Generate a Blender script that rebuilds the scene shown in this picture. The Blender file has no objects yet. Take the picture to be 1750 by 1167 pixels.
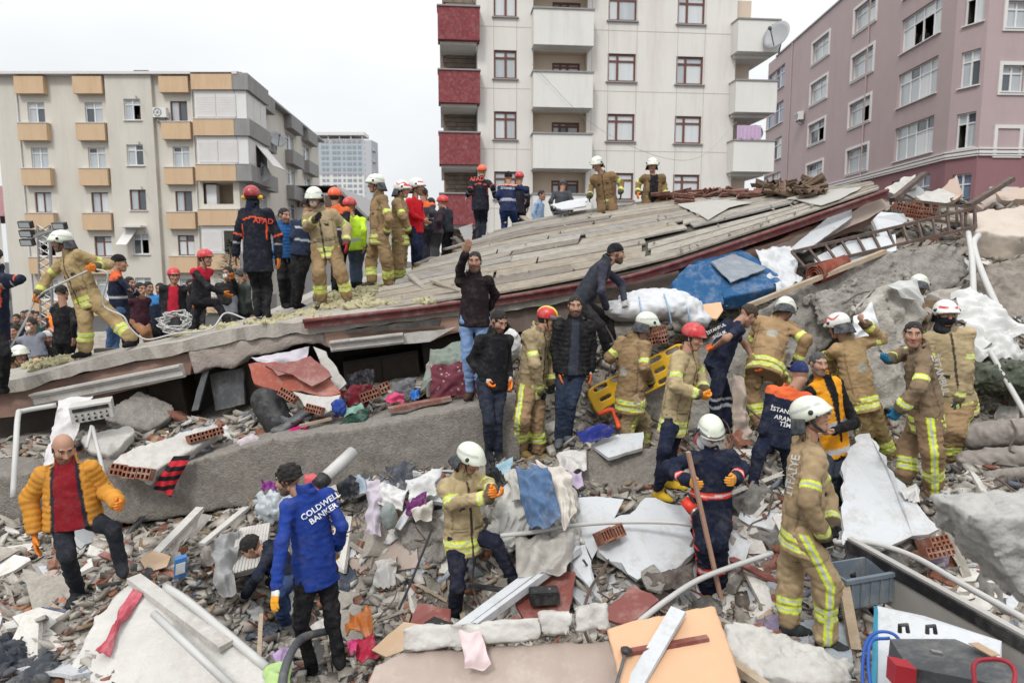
import bpy, math, random
import numpy as np
from mathutils import Vector, Matrix
from mathutils.bvhtree import BVHTree
rnd = random.Random(7)
R = math.radians
scene = bpy.context.scene
COL = scene.collection
# ---------------------------------------------------------------- camera, sky, sun, exposure
CAMZ = 3.6; PITCH = R(6.77); FPX = 1167.0
cd = bpy.data.cameras.new('camera'); cam = bpy.data.objects.new('camera', cd); COL.objects.link(cam)
cam.location = (0, 0, CAMZ); cam.rotation_euler = (math.pi/2-PITCH, 0, 0)
cd.sensor_width = 36.0; cd.lens = 24.0; cd.clip_start = 0.1; cd.clip_end = 4000
cd.dof.use_dof = True; cd.dof.focus_distance = 7.2; cd.dof.aperture_fstop = 2.0
scene.camera = cam
w = bpy.data.worlds.new('World'); scene.world = w; w.use_nodes = True
nt = w.node_tree; nt.nodes.clear()
wo = nt.nodes.new('ShaderNodeOutputWorld'); bg = nt.nodes.new('ShaderNodeBackground')
sky = nt.nodes.new('ShaderNodeTexSky'); sky.sky_type = 'NISHITA'; sky.sun_disc = False
sky.sun_elevation = R(48); sky.sun_rotation = R(200); sky.air_density = 1.0; sky.dust_density = 4.0
hs = nt.nodes.new('ShaderNodeHueSaturation'); hs.inputs['Saturation'].default_value = 0.25
tc = nt.nodes.new('ShaderNodeTexCoord')
mpn = nt.nodes.new('ShaderNodeMapping'); mpn.inputs['Scale'].default_value = (1, 1, 2.2)
cl = nt.nodes.new('ShaderNodeTexNoise'); cl.inputs['Scale'].default_value = 2.6; cl.inputs['Detail'].default_value = 6
cr = nt.nodes.new('ShaderNodeValToRGB')          # the closed cloud layer
cr.color_ramp.elements[0].position = .3; cr.color_ramp.elements[0].color = (8.9, 9.15, 9.4, 1)
cr.color_ramp.elements[1].position = .7; cr.color_ramp.elements[1].color = (10.3, 10.5, 10.7, 1)
mx = nt.nodes.new('ShaderNodeMixRGB'); mx.inputs[0].default_value = .93
L = nt.links.new
L(tc.outputs['Generated'], mpn.inputs[0]); L(mpn.outputs[0], cl.inputs['Vector']); L(cl.outputs['Fac'], cr.inputs[0])
L(sky.outputs[0], hs.inputs['Color']); L(hs.outputs[0], mx.inputs[1]); L(cr.outputs[0], mx.inputs[2])
sx_ = nt.nodes.new('ShaderNodeSeparateXYZ'); L(tc.outputs['Generated'], sx_.inputs[0])
m1 = nt.nodes.new('ShaderNodeMath'); m1.operation = 'MAXIMUM'; m1.inputs[1].default_value = 0; L(sx_.outputs['Z'], m1.inputs[0])
m2 = nt.nodes.new('ShaderNodeMath'); m2.operation = 'POWER'; m2.inputs[1].default_value = 1.6; L(m1.outputs[0], m2.inputs[0])
m3 = nt.nodes.new('ShaderNodeMath'); m3.operation = 'MULTIPLY_ADD'; m3.inputs[1].default_value = 1.15; m3.inputs[2].default_value = .76; L(m2.outputs[0], m3.inputs[0])
sc_ = nt.nodes.new('ShaderNodeVectorMath'); sc_.operation = 'SCALE'; L(mx.outputs[0], sc_.inputs[0]); L(m3.outputs[0], sc_.inputs['Scale'])
L(sc_.outputs[0], bg.inputs['Color']); bg.inputs['Strength'].default_value = 0.1
L(bg.outputs[0], wo.inputs['Surface'])
sd = bpy.data.lights.new('sun', 'SUN'); sd.energy = 1.4; sd.angle = R(11); sd.color = (1, .97, .93)
sun = bpy.data.objects.new('sun', sd); COL.objects.link(sun)
sun.rotation_euler = (R(42), 0, R(-20))
vs = scene.view_settings
vs.view_transform = 'Standard'; vs.look = 'None'; vs.gamma = 1; vs.use_curve_mapping = False; vs.exposure = 0.26
scene.cycles.max_bounces = 6; scene.cycles.diffuse_bounces = 3; scene.cycles.use_denoising = True

# ---------------------------------------------------------------- helpers
CAM = np.array([0, 0, CAMZ]); FWD = np.array([0, math.cos(PITCH), -math.sin(PITCH)])
UPC = np.array([0, math.sin(PITCH), math.cos(PITCH)]); RGT = np.array([1., 0, 0])
def ray(px, py):
    v = FWD + (px-875)/FPX*RGT - (py-583.5)/FPX*UPC
    return v/v[1]
def P(px, py, d):                       # a point of the place, d metres in front of the photographer
    return CAM + ray(px, py)*d
def nrm(v):
    v = np.asarray(v, float); return v/max(1e-9, np.linalg.norm(v))
ORG = {}
def mesh_data(name, V, F, mat=None, col=None, smooth=False, sharp=None):
    me = bpy.data.meshes.new(name)
    V = np.asarray(V, np.float32)
    if isinstance(F, np.ndarray):
        n, k = F.shape
        me.vertices.add(len(V)); me.vertices.foreach_set('co', V.ravel())
        me.loops.add(n*k); me.loops.foreach_set('vertex_index', F.astype(np.int32).ravel())
        me.polygons.add(n); me.polygons.foreach_set('loop_start', np.arange(0, n*k, k, dtype=np.int32))
        me.update(calc_edges=True); me.validate()
    else:
        me.from_pydata(V.tolist(), [], F); me.update()
    if mat:
        for m in (mat if isinstance(mat, (list, tuple)) else [mat]): me.materials.append(m)
    if col is not None:
        a = me.color_attributes.new('Col', 'FLOAT_COLOR', 'POINT')
        c = np.ones((len(V), 4), np.float32); c[:, :3] = col
        a.data.foreach_set('color', c.ravel())
    if smooth: me.polygons.foreach_set('use_smooth', np.ones(len(me.polygons), bool))
    return me
def tag(o, label=None, cat=None, group=None, kind=None):
    for k, v in (('label', label), ('category', cat), ('group', group), ('kind', kind)):
        if v: o[k] = v
    if label and not kind: o['kind'] = 'thing'
    return o
def link(name, data, parent=None, org=(0, 0, 0)):
    o = bpy.data.objects.new(name, data); COL.objects.link(o)
    if parent: o.parent = parent; ORG[o.name] = ORG[parent.name]
    else: o.location = Vector(org); ORG[o.name] = np.array(org, float)
    return o
def obj(name, V, F, mat, parent=None, col=None, smooth=False):     # V in world metres
    V = np.asarray(V, float)
    if parent is not None: org = ORG[parent.name]
    else: org = np.array([V[:, 0].mean(), V[:, 1].mean(), V[:, 2].min()])
    return link(name, mesh_data(name, V-org, F, mat, col, smooth), parent, org)
def thing(name, label, cat, loc, group=None):
    o = link(name, None, None, loc); o.empty_display_size = .2
    return tag(o, label, cat, group)
class MB:
    def __init__(s): s.V = []; s.F = []; s.n = 0
    def add(s, V, F):
        s.V.append(np.asarray(V, float)); s.F += [[i+s.n for i in f] for f in F]; s.n += len(V); return s
    def box(s, c, ax, sz):              # centre, three axes, full sizes
        c = np.asarray(c, float); a = [np.asarray(ax[i], float)*sz[i]/2 for i in range(3)]
        V = [c+x*a[0]+y*a[1]+z*a[2] for x in (-1, 1) for y in (-1, 1) for z in (-1, 1)]
        return s.add(V, [[0, 1, 3, 2], [4, 6, 7, 5], [0, 4, 5, 1], [2, 3, 7, 6], [0, 2, 6, 4], [1, 5, 7, 3]])
    def bar(s, a, b, w, h, up=(0, 0, 1)):
        a = np.asarray(a, float); b = np.asarray(b, float); d = nrm(b-a); sd = np.cross(d, up)
        if np.linalg.norm(sd) < 1e-4: sd = np.cross(d, (0, 1, 0))
        sd = nrm(sd); u = np.cross(sd, d)
        return s.box((a+b)/2, (d, sd, u), (np.linalg.norm(b-a), w, h))
    def tube(s, pts, r, n=8, closed=False):
        V, F = sweep(pts, r, n, closed); return s.add(V, F)
    def disc(s, c, nz, r, th, n=14):
        nz = nrm(nz); return s.tube([np.asarray(c)-nz*th/2, np.asarray(c)+nz*th/2], r, n)
    def build(s, name, mat, parent=None, smooth=False, col=None):
        return obj(name, np.concatenate(s.V), s.F, mat, parent, col, smooth)
def sweep(pts, r, n=8, closed=False):
    pts = [np.asarray(p, float) for p in pts]; m = len(pts)
    rs = r if hasattr(r, '__len__') else [r]*m
    V = []; u = None
    for i, p in enumerate(pts):
        if closed: t = nrm(pts[(i+1) % m]-pts[i-1])
        else: t = nrm(pts[min(i+1, m-1)]-pts[max(i-1, 0)])
        if u is None:
            u = np.cross(t, (0, 0, 1)) if abs(t[2]) < .9 else np.cross(t, (1, 0, 0))
        u = nrm(u-t*np.dot(u, t)); v = np.cross(t, u)
        for k in range(n):
            a = 2*math.pi*k/n; V.append(p+rs[i]*(math.cos(a)*u+math.sin(a)*v))
    F = [[i*n+k, i*n+(k+1) % n, (i+1)*n+(k+1) % n, (i+1)*n+k] for i in range(m-1) for k in range(n)]
    if closed: F += [[(m-1)*n+k, (m-1)*n+(k+1) % n, (k+1) % n, k] for k in range(n)]
    else: F += [list(range(n))[::-1], list(range((m-1)*n, m*n))]
    return V, F
def spline(pts, k=6):
    pts = [np.asarray(p, float) for p in pts]; q = [2*pts[0]-pts[1]]+pts+[2*pts[-1]-pts[-2]]; out = []
    for i in range(1, len(q)-2):
        for j in range(k):
            t = j/k; a, b, c, d = q[i-1:i+3]
            out.append(.5*((2*b)+(c-a)*t+(2*a-5*b+4*c-d)*t*t+(3*b-a-3*c+d)*t**3))
    return out+[pts[-1]]
# ---- value noise made of warped sines (numpy, for shapes)
class Noise:
    def __init__(s, seed, freq, n=7):
        g = np.random.default_rng(seed); k = g.normal(size=(n, 3)); k /= np.linalg.norm(k, axis=1)[:, None]
        s.k = k*freq*g.uniform(.6, 1.7, n)[:, None]*2*math.pi; s.p = g.uniform(0, 6.28, n)
        s.k2 = np.roll(s.k, 1, 0)*.6; s.a = 1/np.linalg.norm(s.k, axis=1); s.a /= s.a.sum()*.6
    def __call__(s, X):
        o = np.zeros(X.shape[:-1], np.float32)
        for k, k2, p, a in zip(s.k, s.k2, s.p, s.a): o += a*np.sin(X@k+p+1.3*np.sin(X@k2+p))
        return o
# ---- surface nets: a closed mesh from a distance field on a grid
OFF = np.array([[x, y, z] for x in (0, 1) for y in (0, 1) for z in (0, 1)])
EDG = [(a, b) for a in range(8) for b in range(a+1, 8) if abs(OFF[a]-OFF[b]).sum() == 1]
def snets(f, lo, h):
    s = f < 0
    c = np.zeros(tuple(n-1 for n in f.shape), np.int8)
    for o in OFF: c += s[o[0]:o[0]+c.shape[0], o[1]:o[1]+c.shape[1], o[2]:o[2]+c.shape[2]]
    act = (c > 0) & (c < 8); idx = np.argwhere(act)
    vals = [f[idx[:, 0]+o[0], idx[:, 1]+o[1], idx[:, 2]+o[2]] for o in OFF]
    acc = np.zeros((len(idx), 3)); cnt = np.zeros(len(idx))
    for a, b in EDG:
        m = (vals[a] < 0) != (vals[b] < 0)
        t = np.where(m, vals[a]/np.where(m, vals[a]-vals[b], 1), 0)
        acc += np.where(m[:, None], OFF[a]+t[:, None]*(OFF[b]-OFF[a]), 0); cnt += m
    V = (idx+acc/np.maximum(cnt, 1)[:, None])*h+lo
    ids = -np.ones(act.shape, np.int64); ids[act] = np.arange(len(idx))
    Q = []
    for ax in range(3):
        b, d = [(1, 2), (2, 0), (0, 1)][ax]
        s0 = np.moveaxis(s, (ax, b, d), (0, 1, 2)); i0 = np.moveaxis(ids, (ax, b, d), (0, 1, 2))
        ch = s0[:-1, 1:-1, 1:-1] != s0[1:, 1:-1, 1:-1]
        e = np.argwhere(ch); flip = s0[:-1, 1:-1, 1:-1][ch]
        i, j, k = e[:, 0], e[:, 1]+1, e[:, 2]+1
        q = np.stack([i0[i, j-1, k-1], i0[i, j, k-1], i0[i, j, k], i0[i, j-1, k]], 1)
        q[~flip] = q[~flip][:, ::-1]; Q.append(q)
    Q = np.concatenate(Q)
    return V, Q[(Q >= 0).all(1)]
class Cone:                              # rounded cone between two joints, may be flattened along fr
    def __init__(s, a, b, ra, rb, fr=None, ratio=1., tagn='', k=None):
        s.a = np.asarray(a, float); s.b = np.asarray(b, float); s.ra = ra; s.rb = rb
        s.fr = None if fr is None else nrm(fr); s.ratio = ratio; s.tag = tagn; s.k = k
    def bounds(s):
        m = max(s.ra, s.rb); return np.minimum(s.a, s.b)-m, np.maximum(s.a, s.b)+m
    def t(s, X):
        d = s.b-s.a; return np.clip((X-s.a)@d/max(1e-9, d@d), 0, 1)
    def __call__(s, X):
        t = s.t(X); q = X-s.a-t[..., None]*(s.b-s.a); r2 = (q*q).sum(-1)
        if s.fr is not None: r2 = r2+(q@s.fr)**2*(s.ratio**2-1)
        return np.sqrt(r2)-(s.ra+(s.rb-s.ra)*t)
class Ell:
    def __init__(s, c, r, rot=None, tagn='', k=None):
        s.c = np.asarray(c, float); s.r = np.asarray(r, float); s.rot = rot; s.tag = tagn; s.k = k
    def bounds(s): m = s.r.max(); return s.c-m, s.c+m
    def t(s, X): return np.zeros(X.shape[:-1])
    def __call__(s, X):
        q = X-s.c
        if s.rot is not None: q = q@s.rot.T
        k0 = np.sqrt(((q/s.r)**2).sum(-1)); k1 = np.sqrt(((q/s.r**2)**2).sum(-1))
        return k0*(k0-1)/np.maximum(k1, 1e-6)
def field(prims, h, k=.05, pad=.05, cut=None, noise=None, amp=0, subs=(), box=None):
    B = [p.bounds() for p in prims]
    lo = np.min([b[0] for b in B], 0)-pad-h*2; hi = np.max([b[1] for b in B], 0)+pad+h*2
    if box is not None: lo = np.maximum(lo, box[0]); hi = np.minimum(hi, box[1])
    n = np.ceil((hi-lo)/h).astype(int)+1
    ax = [lo[i]+h*np.arange(n[i]) for i in range(3)]
    X = np.stack(np.meshgrid(*ax, indexing='ij'), -1).astype(np.float32)
    f = np.full(X.shape[:3], 1., np.float32)
    for p, (bl, bh) in zip(prims, B):
        kk = p.k or k; m = kk+.02
        i0 = np.maximum(((bl-m-lo)/h).astype(int), 0); i1 = np.minimum(((bh+m-lo)/h).astype(int)+2, n)
        if (i1 <= i0).any(): continue
        sl = tuple(slice(i0[i], i1[i]) for i in range(3))
        a = f[sl]; b = p(X[sl]); g = np.maximum(kk-np.abs(a-b), 0)/kk
        f[sl] = np.minimum(a, b)-g*g*kk/4
    for p in subs:
        b = -p(X); kk = p.k or .01; g = np.maximum(kk-np.abs(f-b), 0)/kk; f = np.maximum(f, b)+g*g*kk/4
    if noise is not None:
        m = np.abs(f) < .06; f[m] += amp*noise(X[m])
    if cut is not None:
        for (q, nn) in cut: f = np.maximum(f, (X-q.astype(np.float32))@nn.astype(np.float32))
    f[0], f[-1], f[:, 0], f[:, -1], f[:, :, 0], f[:, :, -1] = (1,)*6
    return snets(f, lo, h)
# ---------------------------------------------------------------- materials
MATS = {}
def mat(key, col=(.4, .4, .4), rough=.8, var=.12, scale=4., bump=.25, bscale=40., metal=0., spec=.35, dirt=None, dscale=2.5, damt=.5, vcol=False, stretch=None, fine=0.0, coat=0.):
    if key in MATS: return MATS[key]
    m = bpy.data.materials.new(key); m.use_nodes = True; MATS[key] = m
    nt = m.node_tree; N = nt.nodes; l = nt.links.new; b = N['Principled BSDF']
    tc = N.new('ShaderNodeTexCoord'); vec = tc.outputs['Object']
    if stretch:
        mp = N.new('ShaderNodeMapping'); mp.inputs['Scale'].default_value = stretch; l(vec, mp.inputs[0]); vec = mp.outputs[0]
    n1 = N.new('ShaderNodeTexNoise'); n1.inputs['Scale'].default_value = scale; n1.inputs['Detail'].default_value = 8; n1.inputs['Roughness'].default_value = .65; l(vec, n1.inputs['Vector'])
    mr = N.new('ShaderNodeMapRange'); mr.inputs[1].default_value = .25; mr.inputs[2].default_value = .75; mr.inputs[3].default_value = 1-var; mr.inputs[4].default_value = 1+var; l(n1.outputs['Fac'], mr.inputs[0])
    base = N.new('ShaderNodeVectorMath'); base.operation = 'SCALE'; l(mr.outputs[0], base.inputs['Scale'])
    if vcol:
        at = N.new('ShaderNodeAttribute'); at.attribute_name = 'Col'; l(at.outputs['Color'], base.inputs[0])
    else: base.inputs[0].default_value = col
    out = base.outputs[0]
    if dirt:
        n2 = N.new('ShaderNodeTexNoise'); n2.inputs['Scale'].default_value = dscale; n2.inputs['Detail'].default_value = 10; n2.inputs['Roughness'].default_value = .78
        if key.endswith('render') and key != 'rough_render':      # rain streaks run down the facades
            mq = N.new('ShaderNodeMapping'); mq.inputs['Scale'].default_value = (3, 3, .35); l(tc.outputs['Object'], mq.inputs[0]); l(mq.outputs[0], n2.inputs['Vector'])
        else: l(tc.outputs['Object'], n2.inputs['Vector'])
        r2 = N.new('ShaderNodeMapRange'); r2.inputs[1].default_value = .48; r2.inputs[2].default_value = .68; r2.inputs[3].default_value = 0; r2.inputs[4].default_value = damt; l(n2.outputs['Fac'], r2.inputs[0])
        mxx = N.new('ShaderNodeMixRGB'); l(r2.outputs[0], mxx.inputs[0]); l(out, mxx.inputs[1]); mxx.inputs[2].default_value = (*dirt, 1); out = mxx.outputs[0]
    l(out, b.inputs['Base Color'])
    b.inputs['Roughness'].default_value = rough; b.inputs['Metallic'].default_value = metal; b.inputs['Specular IOR Level'].default_value = spec; b.inputs['Coat Weight'].default_value = coat
    if bump:
        n3 = N.new('ShaderNodeTexNoise'); n3.inputs['Scale'].default_value = bscale; n3.inputs['Detail'].default_value = 6; n3.inputs['Roughness'].default_value = .6; l(vec, n3.inputs['Vector'])
        bp = N.new('ShaderNodeBump'); bp.inputs['Strength'].default_value = bump; bp.inputs['Distance'].default_value = .03 if 'conc' in key or 'render' in key else .02; l(n3.outputs['Fac'], bp.inputs['Height']); l(bp.outputs[0], b.inputs['Normal'])
    return m
DUST = (.42, .39, .35)
M_conc = mat('concrete', (.265, .247, .222), .95, .32, 9, 1.0, 34, dirt=(.15, .133, .113), dscale=1.7, damt=.75)
M_rough = mat('rough_render', (.225, .205, .18), .97, .34, 22, 1.0, 48, dirt=(.31, .28, .25), dscale=1.3, damt=.55)
M_plas = mat('white_plaster', (.46, .445, .415), .9, .16, 4, .5, 24, dirt=(.26, .225, .19), dscale=2.6, damt=.7)
M_pale = mat('pale_plaster', (.6, .58, .54), .9, .14, 4, .4, 24, dirt=(.36, .31, .26), dscale=3, damt=.6)
M_warm = mat('warm_concrete', (.34, .31, .27), .95, .28, 9, .25, 20, dirt=(.22, .19, .16), dscale=2.5, damt=.6)
M_white = mat('white_board', (.49, .505, .52), .5, .07, 3, .1, 20, dirt=(.3, .27, .24), dscale=3.2, damt=.75)
M_pvc = mat('white_pvc', (.45, .445, .43), .4, .05, 5, .05, 30, dirt=DUST, dscale=6, damt=.5)
M_brick = mat('brick', (.235, .092, .057), .92, .3, 9, .6, 60, dirt=(.33, .26, .215), dscale=8, damt=.8)
M_wood = mat('grey_planks', (.37, .335, .285), .85, .28, 5, .5, 30, dirt=(.2, .175, .15), dscale=3.0, damt=.55)
M_tim = mat('timber', (.34, .26, .18), .8, .2, 9, .4, 30, dirt=DUST, dscale=5, damt=.6)
M_mar = mat('maroon_board', (.19, .055, .045), .4, .14, 3, .1, 20, dirt=(.36, .27, .23), dscale=3.5, damt=.55)
M_tile = mat('roof_tile', (.2, .085, .065), .8, .25, 8, .4, 40, dirt=DUST, dscale=6, damt=.6)
M_gutter = mat('maroon_metal', (.13, .03, .03), .5, .12, 3, .1, 20, dirt=(.3, .22, .2), dscale=4, damt=.5)
M_pink = mat('pinkish_paint', (.35, .28, .24), .85, .08, 3, .2, 25, dirt=(.5, .45, .4), dscale=1.8, damt=.6)
M_brown = mat('brown_wall_paint', (.25, .155, .12), .85, .12, 3, .25, 25, dirt=(.12, .11, .11), dscale=1.7, damt=.75)
M_peach = mat('peach_door', (.56, .34, .2), .55, .08, 2, .08, 14, dirt=(.4, .3, .22), dscale=2.5, damt=.5)
M_card = mat('cardboard', (.4, .28, .18), .9, .1, 4, .2, 30, dirt=DUST, dscale=4, damt=.4)
M_black = mat('black_plastic', (.018, .018, .02), .45, .2, 6, .15, 40, dirt=(.14, .13, .12), dscale=5, damt=.5)
M_dgrey = mat('dark_grey_plastic', (.07, .075, .08), .6, .2, 6, .2, 40, dirt=(.25, .23, .21), dscale=5, damt=.6)
M_steel = mat('steel', (.3, .3, .3), .45, .15, 6, .15, 40, metal=.7, dirt=(.3, .25, .2), dscale=6, damt=.5)
M_rust = mat('dark_iron', (.085, .06, .05), .75, .25, 9, .3, 40, dirt=(.22, .16, .12), dscale=6, damt=.6)
M_cloth = mat('cloth', vcol=True, rough=.92, var=.2, scale=7, bump=.55, bscale=13, spec=.12, dirt=(.34, .31, .27), dscale=8, damt=.11)
M_skin = mat('skin', vcol=True, rough=.55, var=.06, scale=20, bump=.05, bscale=60, spec=.3)
M_helm = mat('helmet_shell', vcol=True, rough=.35, var=.05, scale=12, bump=.05, bscale=30, spec=.45, dirt=(.4, .39, .36), dscale=9, damt=.35)
M_vc = mat('mixed_debris', vcol=True, rough=.92, var=.25, scale=14, bump=.08, bscale=120, dirt=DUST, dscale=7, damt=.35)
M_hair = mat('hair', vcol=True, rough=.6, var=.35, scale=60, bump=.8, bscale=130, spec=.35)
M_wool = mat('mineral_wool', (.43, .39, .24), .95, .22, 12, 1.0, 60, dirt=(.36, .31, .2), dscale=5, damt=.6)
M_sheet = mat('plastic_sheet', (.5, .51, .525), .4, .1, 5, .4, 16, dirt=(.5, .47, .43), dscale=4, damt=.4)
def cmat(name, c, rough=.9, bump=.4, bscale=18, **k): return mat(name, c, rough, .16, 8, bump, bscale, spec=.15, dirt=DUST, dscale=4, damt=.35, **k)
# ---------------------------------------------------------------- ground
g = MB(); g.add([(-900, -60, 0), (900, -60, 0), (900, 1800, 0), (-900, 1800, 0)], [[0, 1, 2, 3]])
tag(g.build('ground', mat('asphalt', (.06, .06, .06), .9, .25, .8, .3, 60, dirt=(.12, .11, .1))), kind='structure')
# ---------------------------------------------------------------- buildings
M_lbwall = mat('cream_render', (.575, .54, .475), .9, .05, .5, .12, 9, dirt=(.46, .43, .385), dscale=.28, damt=.6)
M_ora = mat('apricot_render', (.56, .405, .26), .9, .05, 1, .12, 12, dirt=(.45, .28, .16), dscale=.6, damt=.5)
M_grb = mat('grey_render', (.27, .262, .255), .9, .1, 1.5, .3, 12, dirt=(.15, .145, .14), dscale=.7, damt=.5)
M_cbwall = mat('pale_render', (.66, .635, .6), .9, .03, .5, .1, 9, dirt=(.5, .45, .41), dscale=.22, damt=.6)
M_cbbal = mat('white_render', (.66, .645, .61), .9, .04, .8, .1, 9, dirt=(.5, .47, .43), dscale=.35, damt=.5)
M_sand = mat('sand_render', (.6, .5, .4), .9, .06, .8, .1, 9)
M_red = mat('red_pebble_dash', (.2, .045, .05), .9, .25, 3, .5, 14, dirt=(.36, .22, .22), dscale=7, damt=.5)
M_rbwall = mat('mauve_render', (.40, .315, .312), .9, .05, .7, .12, 9, dirt=(.34, .265, .265), dscale=.3, damt=.5)
M_rbbase = mat('wine_render', (.24, .125, .135), .9, .08, .7, .12, 9, dirt=(.3, .13, .14), dscale=.4, damt=.5)
M_trim = mat('white_trim', (.62, .6, .585), .7, .05, 2, .1, 9)
M_fw = mat('white_frame', (.66, .66, .65), .4, .04, 3, 0)
M_fb = mat('brown_frame', (.14, .055, .04), .5, .15, 5, .1, 20)
M_gl = mat('pane_curtained', (.4, .43, .45), .12, .16, 1., 0, stretch=(9, 9, .3), spec=.6)
M_gw = mat('pane_white_curtain', (.55, .57, .58), .15, .1, 1., 0, stretch=(9, 9, .3), spec=.6)
M_gd = mat('pane_dark', (.07, .085, .1), .05, .2, 1., 0, spec=.7)
M_gb = mat('pane_blue', (.13, .17, .25), .08, .2, 1., 0, spec=.7)
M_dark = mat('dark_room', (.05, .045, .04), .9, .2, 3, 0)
M_slate = mat('roof_metal', (.26, .25, .245), .6, .1, 2, .1, 9)
PANES = [M_gl, M_gw, M_gl, M_gd]
Z3 = np.array([0, 0, 1.])
def wall(name, parent, O, U, W, z0, z1, ops, depth, m):
    O = np.asarray(O, float); U = nrm(U); Nn = np.array([U[1], -U[0], 0])
    us = sorted({0, W, *[a for o in ops for a in o[:2]]}); zs = sorted({z0, z1, *[a for o in ops for a in o[2:4]]})
    b = MB(); pt = lambda u, z, d=0: O+U*u+Z3*z-Nn*d
    for i in range(len(us)-1):
        for j in range(len(zs)-1):
            cu = (us[i]+us[i+1])/2; cz = (zs[j]+zs[j+1])/2
            if any(o[0] < cu < o[1] and o[2] < cz < o[3] for o in ops): continue
            b.add([pt(us[i], zs[j]), pt(us[i+1], zs[j]), pt(us[i+1], zs[j+1]), pt(us[i], zs[j+1])], [[0, 1, 2, 3]])
    for (a, c, e, f) in [o[:4] for o in ops]:
        q = [(a, e), (c, e), (c, f), (a, f)]
        for k in range(4):
            p0, p1 = q[k], q[(k+1) % 4]
            b.add([pt(*p0), pt(*p1), pt(*p1, depth), pt(*p0, depth)], [[0, 3, 2, 1]])
    return b.build(name, m, parent)
def window(parent, O, U, u0, u1, z0, z1, fm=None, cols=(.5,), tr=.3, inset=.14, open_=(), sill=True, mats=None, sillm=None, bars=.06):
    fm = fm or M_fw; O = np.asarray(O, float); U = nrm(U); Nn = np.array([U[1], -U[0], 0]); A = (U, Nn, Z3)
    f = MB(); W = u1-u0; H = z1-z0; t = bars
    c = lambda u, z, d=inset: O+U*u+Z3*z-Nn*d
    f.box(c((u0+u1)/2, z0+t/2), A, (W, .07, t)); f.box(c((u0+u1)/2, z1-t/2), A, (W, .07, t))
    for u in (u0+t/2, u1-t/2): f.box(c(u, (z0+z1)/2), A, (t, .07, H-2*t))
    zt = z1-tr*H if tr else z1-t/2
    cu = [u0]+[u0+W*k for k in cols]+[u1]
    for u in cu[1:-1]: f.box(c(u, (z0+z1)/2), A, (t*1.3, .066, H-2*t))
    if tr: f.box(c((u0+u1)/2, zt), A, (W-2*t, .062, t))
    fr = f.build('window', fm, parent)
    k = 0
    for i in range(len(cu)-1):
        for (a, b) in ([(z0, zt), (zt, z1)] if tr else [(z0, z1)]):
            if k not in open_:
                p = MB(); p.box(c((cu[i]+cu[i+1])/2, (a+b)/2, inset+.02), A, (cu[i+1]-cu[i]-.02, .012, b-a-.02))
                p.build('pane', (mats or rnd.choice)(PANES) if callable(mats) or mats is None else mats, fr)
            k += 1
    if open_:
        r = MB(); d = 1.6
        V = [c(u, z, dd) for dd in (inset+.06, d) for (u, z) in ((u0, z0), (u1, z0), (u1, z1), (u0, z1))]
        r.add(V, [[4, 5, 6, 7], [0, 1, 5, 4], [1, 2, 6, 5], [2, 3, 7, 6], [3, 0, 4, 7]]); r.build('room', M_dark, fr)
    if sill:
        s = MB(); s.box(c((u0+u1)/2, z0-.03, -.0), A, (W+.16, .2, .05)); s.build('sill', sillm or M_trim, fr)
    return fr
def bx(name, parent, O, U, u0, u1, d0, d1, z0, z1, m):      # d measured outwards from the facade
    U = nrm(U); Nn = np.array([U[1], -U[0], 0]); b = MB()
    b.box(np.asarray(O)+U*(u0+u1)/2+Nn*(d0+d1)/2+Z3*(z0+z1)/2, (U, Nn, Z3), (u1-u0, d1-d0, z1-z0)); return b.build(name, m, parent)
def dish(name, label, c, dirn, r, group=None):
    c = np.asarray(c, float); n = nrm(dirn); u = nrm(np.cross(n, Z3)); v = np.cross(u, n)
    t = thing(name, label, 'satellite dish', c-Z3*r*1.2, group)
    V = []; F = []; K = 18; M = 4
    for s in (0, .03):
        for i in range(M+1):
            q = i/M
            for k in range(K):
                a = 6.2832*k/K; V.append(c+r*q*(math.cos(a)*u+math.sin(a)*v)+n*(r*.22*q*q-s))
    for s in (0, 1):
        o = s*(M+1)*K
        F += [[o+i*K+k, o+i*K+(k+1) % K, o+(i+1)*K+(k+1) % K, o+(i+1)*K+k] for i in range(M) for k in range(K)]
    F += [[M*K+k, M*K+(k+1) % K, (2*M+1)*K+(k+1) % K, (2*M+1)*K+k] for k in range(K)]
    obj('reflector', V, F, mat('dish_grey', (.36, .37, .38), .5, .1, 3, .05, 9), t, smooth=True)
    b = MB(); b.tube([c-v*r*.8+n*.2*r, c+n*r*1.0], .025); b.box(c+n*r*1.05, (u, v, n), (.1, .1, .16)); b.build('feed_arm', M_dgrey, t)
    b = MB(); b.tube([c-n*.05, c-n*.35, c-n*.35-v*r*1.0], .035); b.build('mount', M_dgrey, t)
def aircon(label, c, U, s=1.):
    U = nrm(U); Nn = np.array([U[1], -U[0], 0]); c = np.asarray(c, float)
    t = thing('air_conditioner', label, 'air conditioner', c-Z3*.35)
    b = MB(); b.box(c, (U, Nn, Z3), (.85, .32, .6)); b.build('casing', M_fw, t)
    b = MB(); b.tube([c+Nn*.165-U*.12+.24*np.array([U[0]*math.cos(a), U[1]*math.cos(a), math.sin(a)]) for a in np.linspace(0, 6.28, 20)[:-1]], .02, 6, True)
    for k in range(6):
        a = k*1.047; b.bar(c+Nn*.165-U*.12, c+Nn*.165-U*.12+.23*(U*math.cos(a)+Z3*math.sin(a)), .015, .02)
    b.build('fan_grille', M_dgrey, t)
    b = MB()
    for s_ in (-.3, .3): b.bar(c+U*s_-Z3*.32-Nn*.3, c+U*s_-Z3*.32+Nn*.16, .04, .04); b.bar(c+U*s_-Z3*.32+Nn*.16, c+U*s_-Z3*.6-Nn*.28, .03, .03)
    b.build('bracket', M_dgrey, t)
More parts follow.
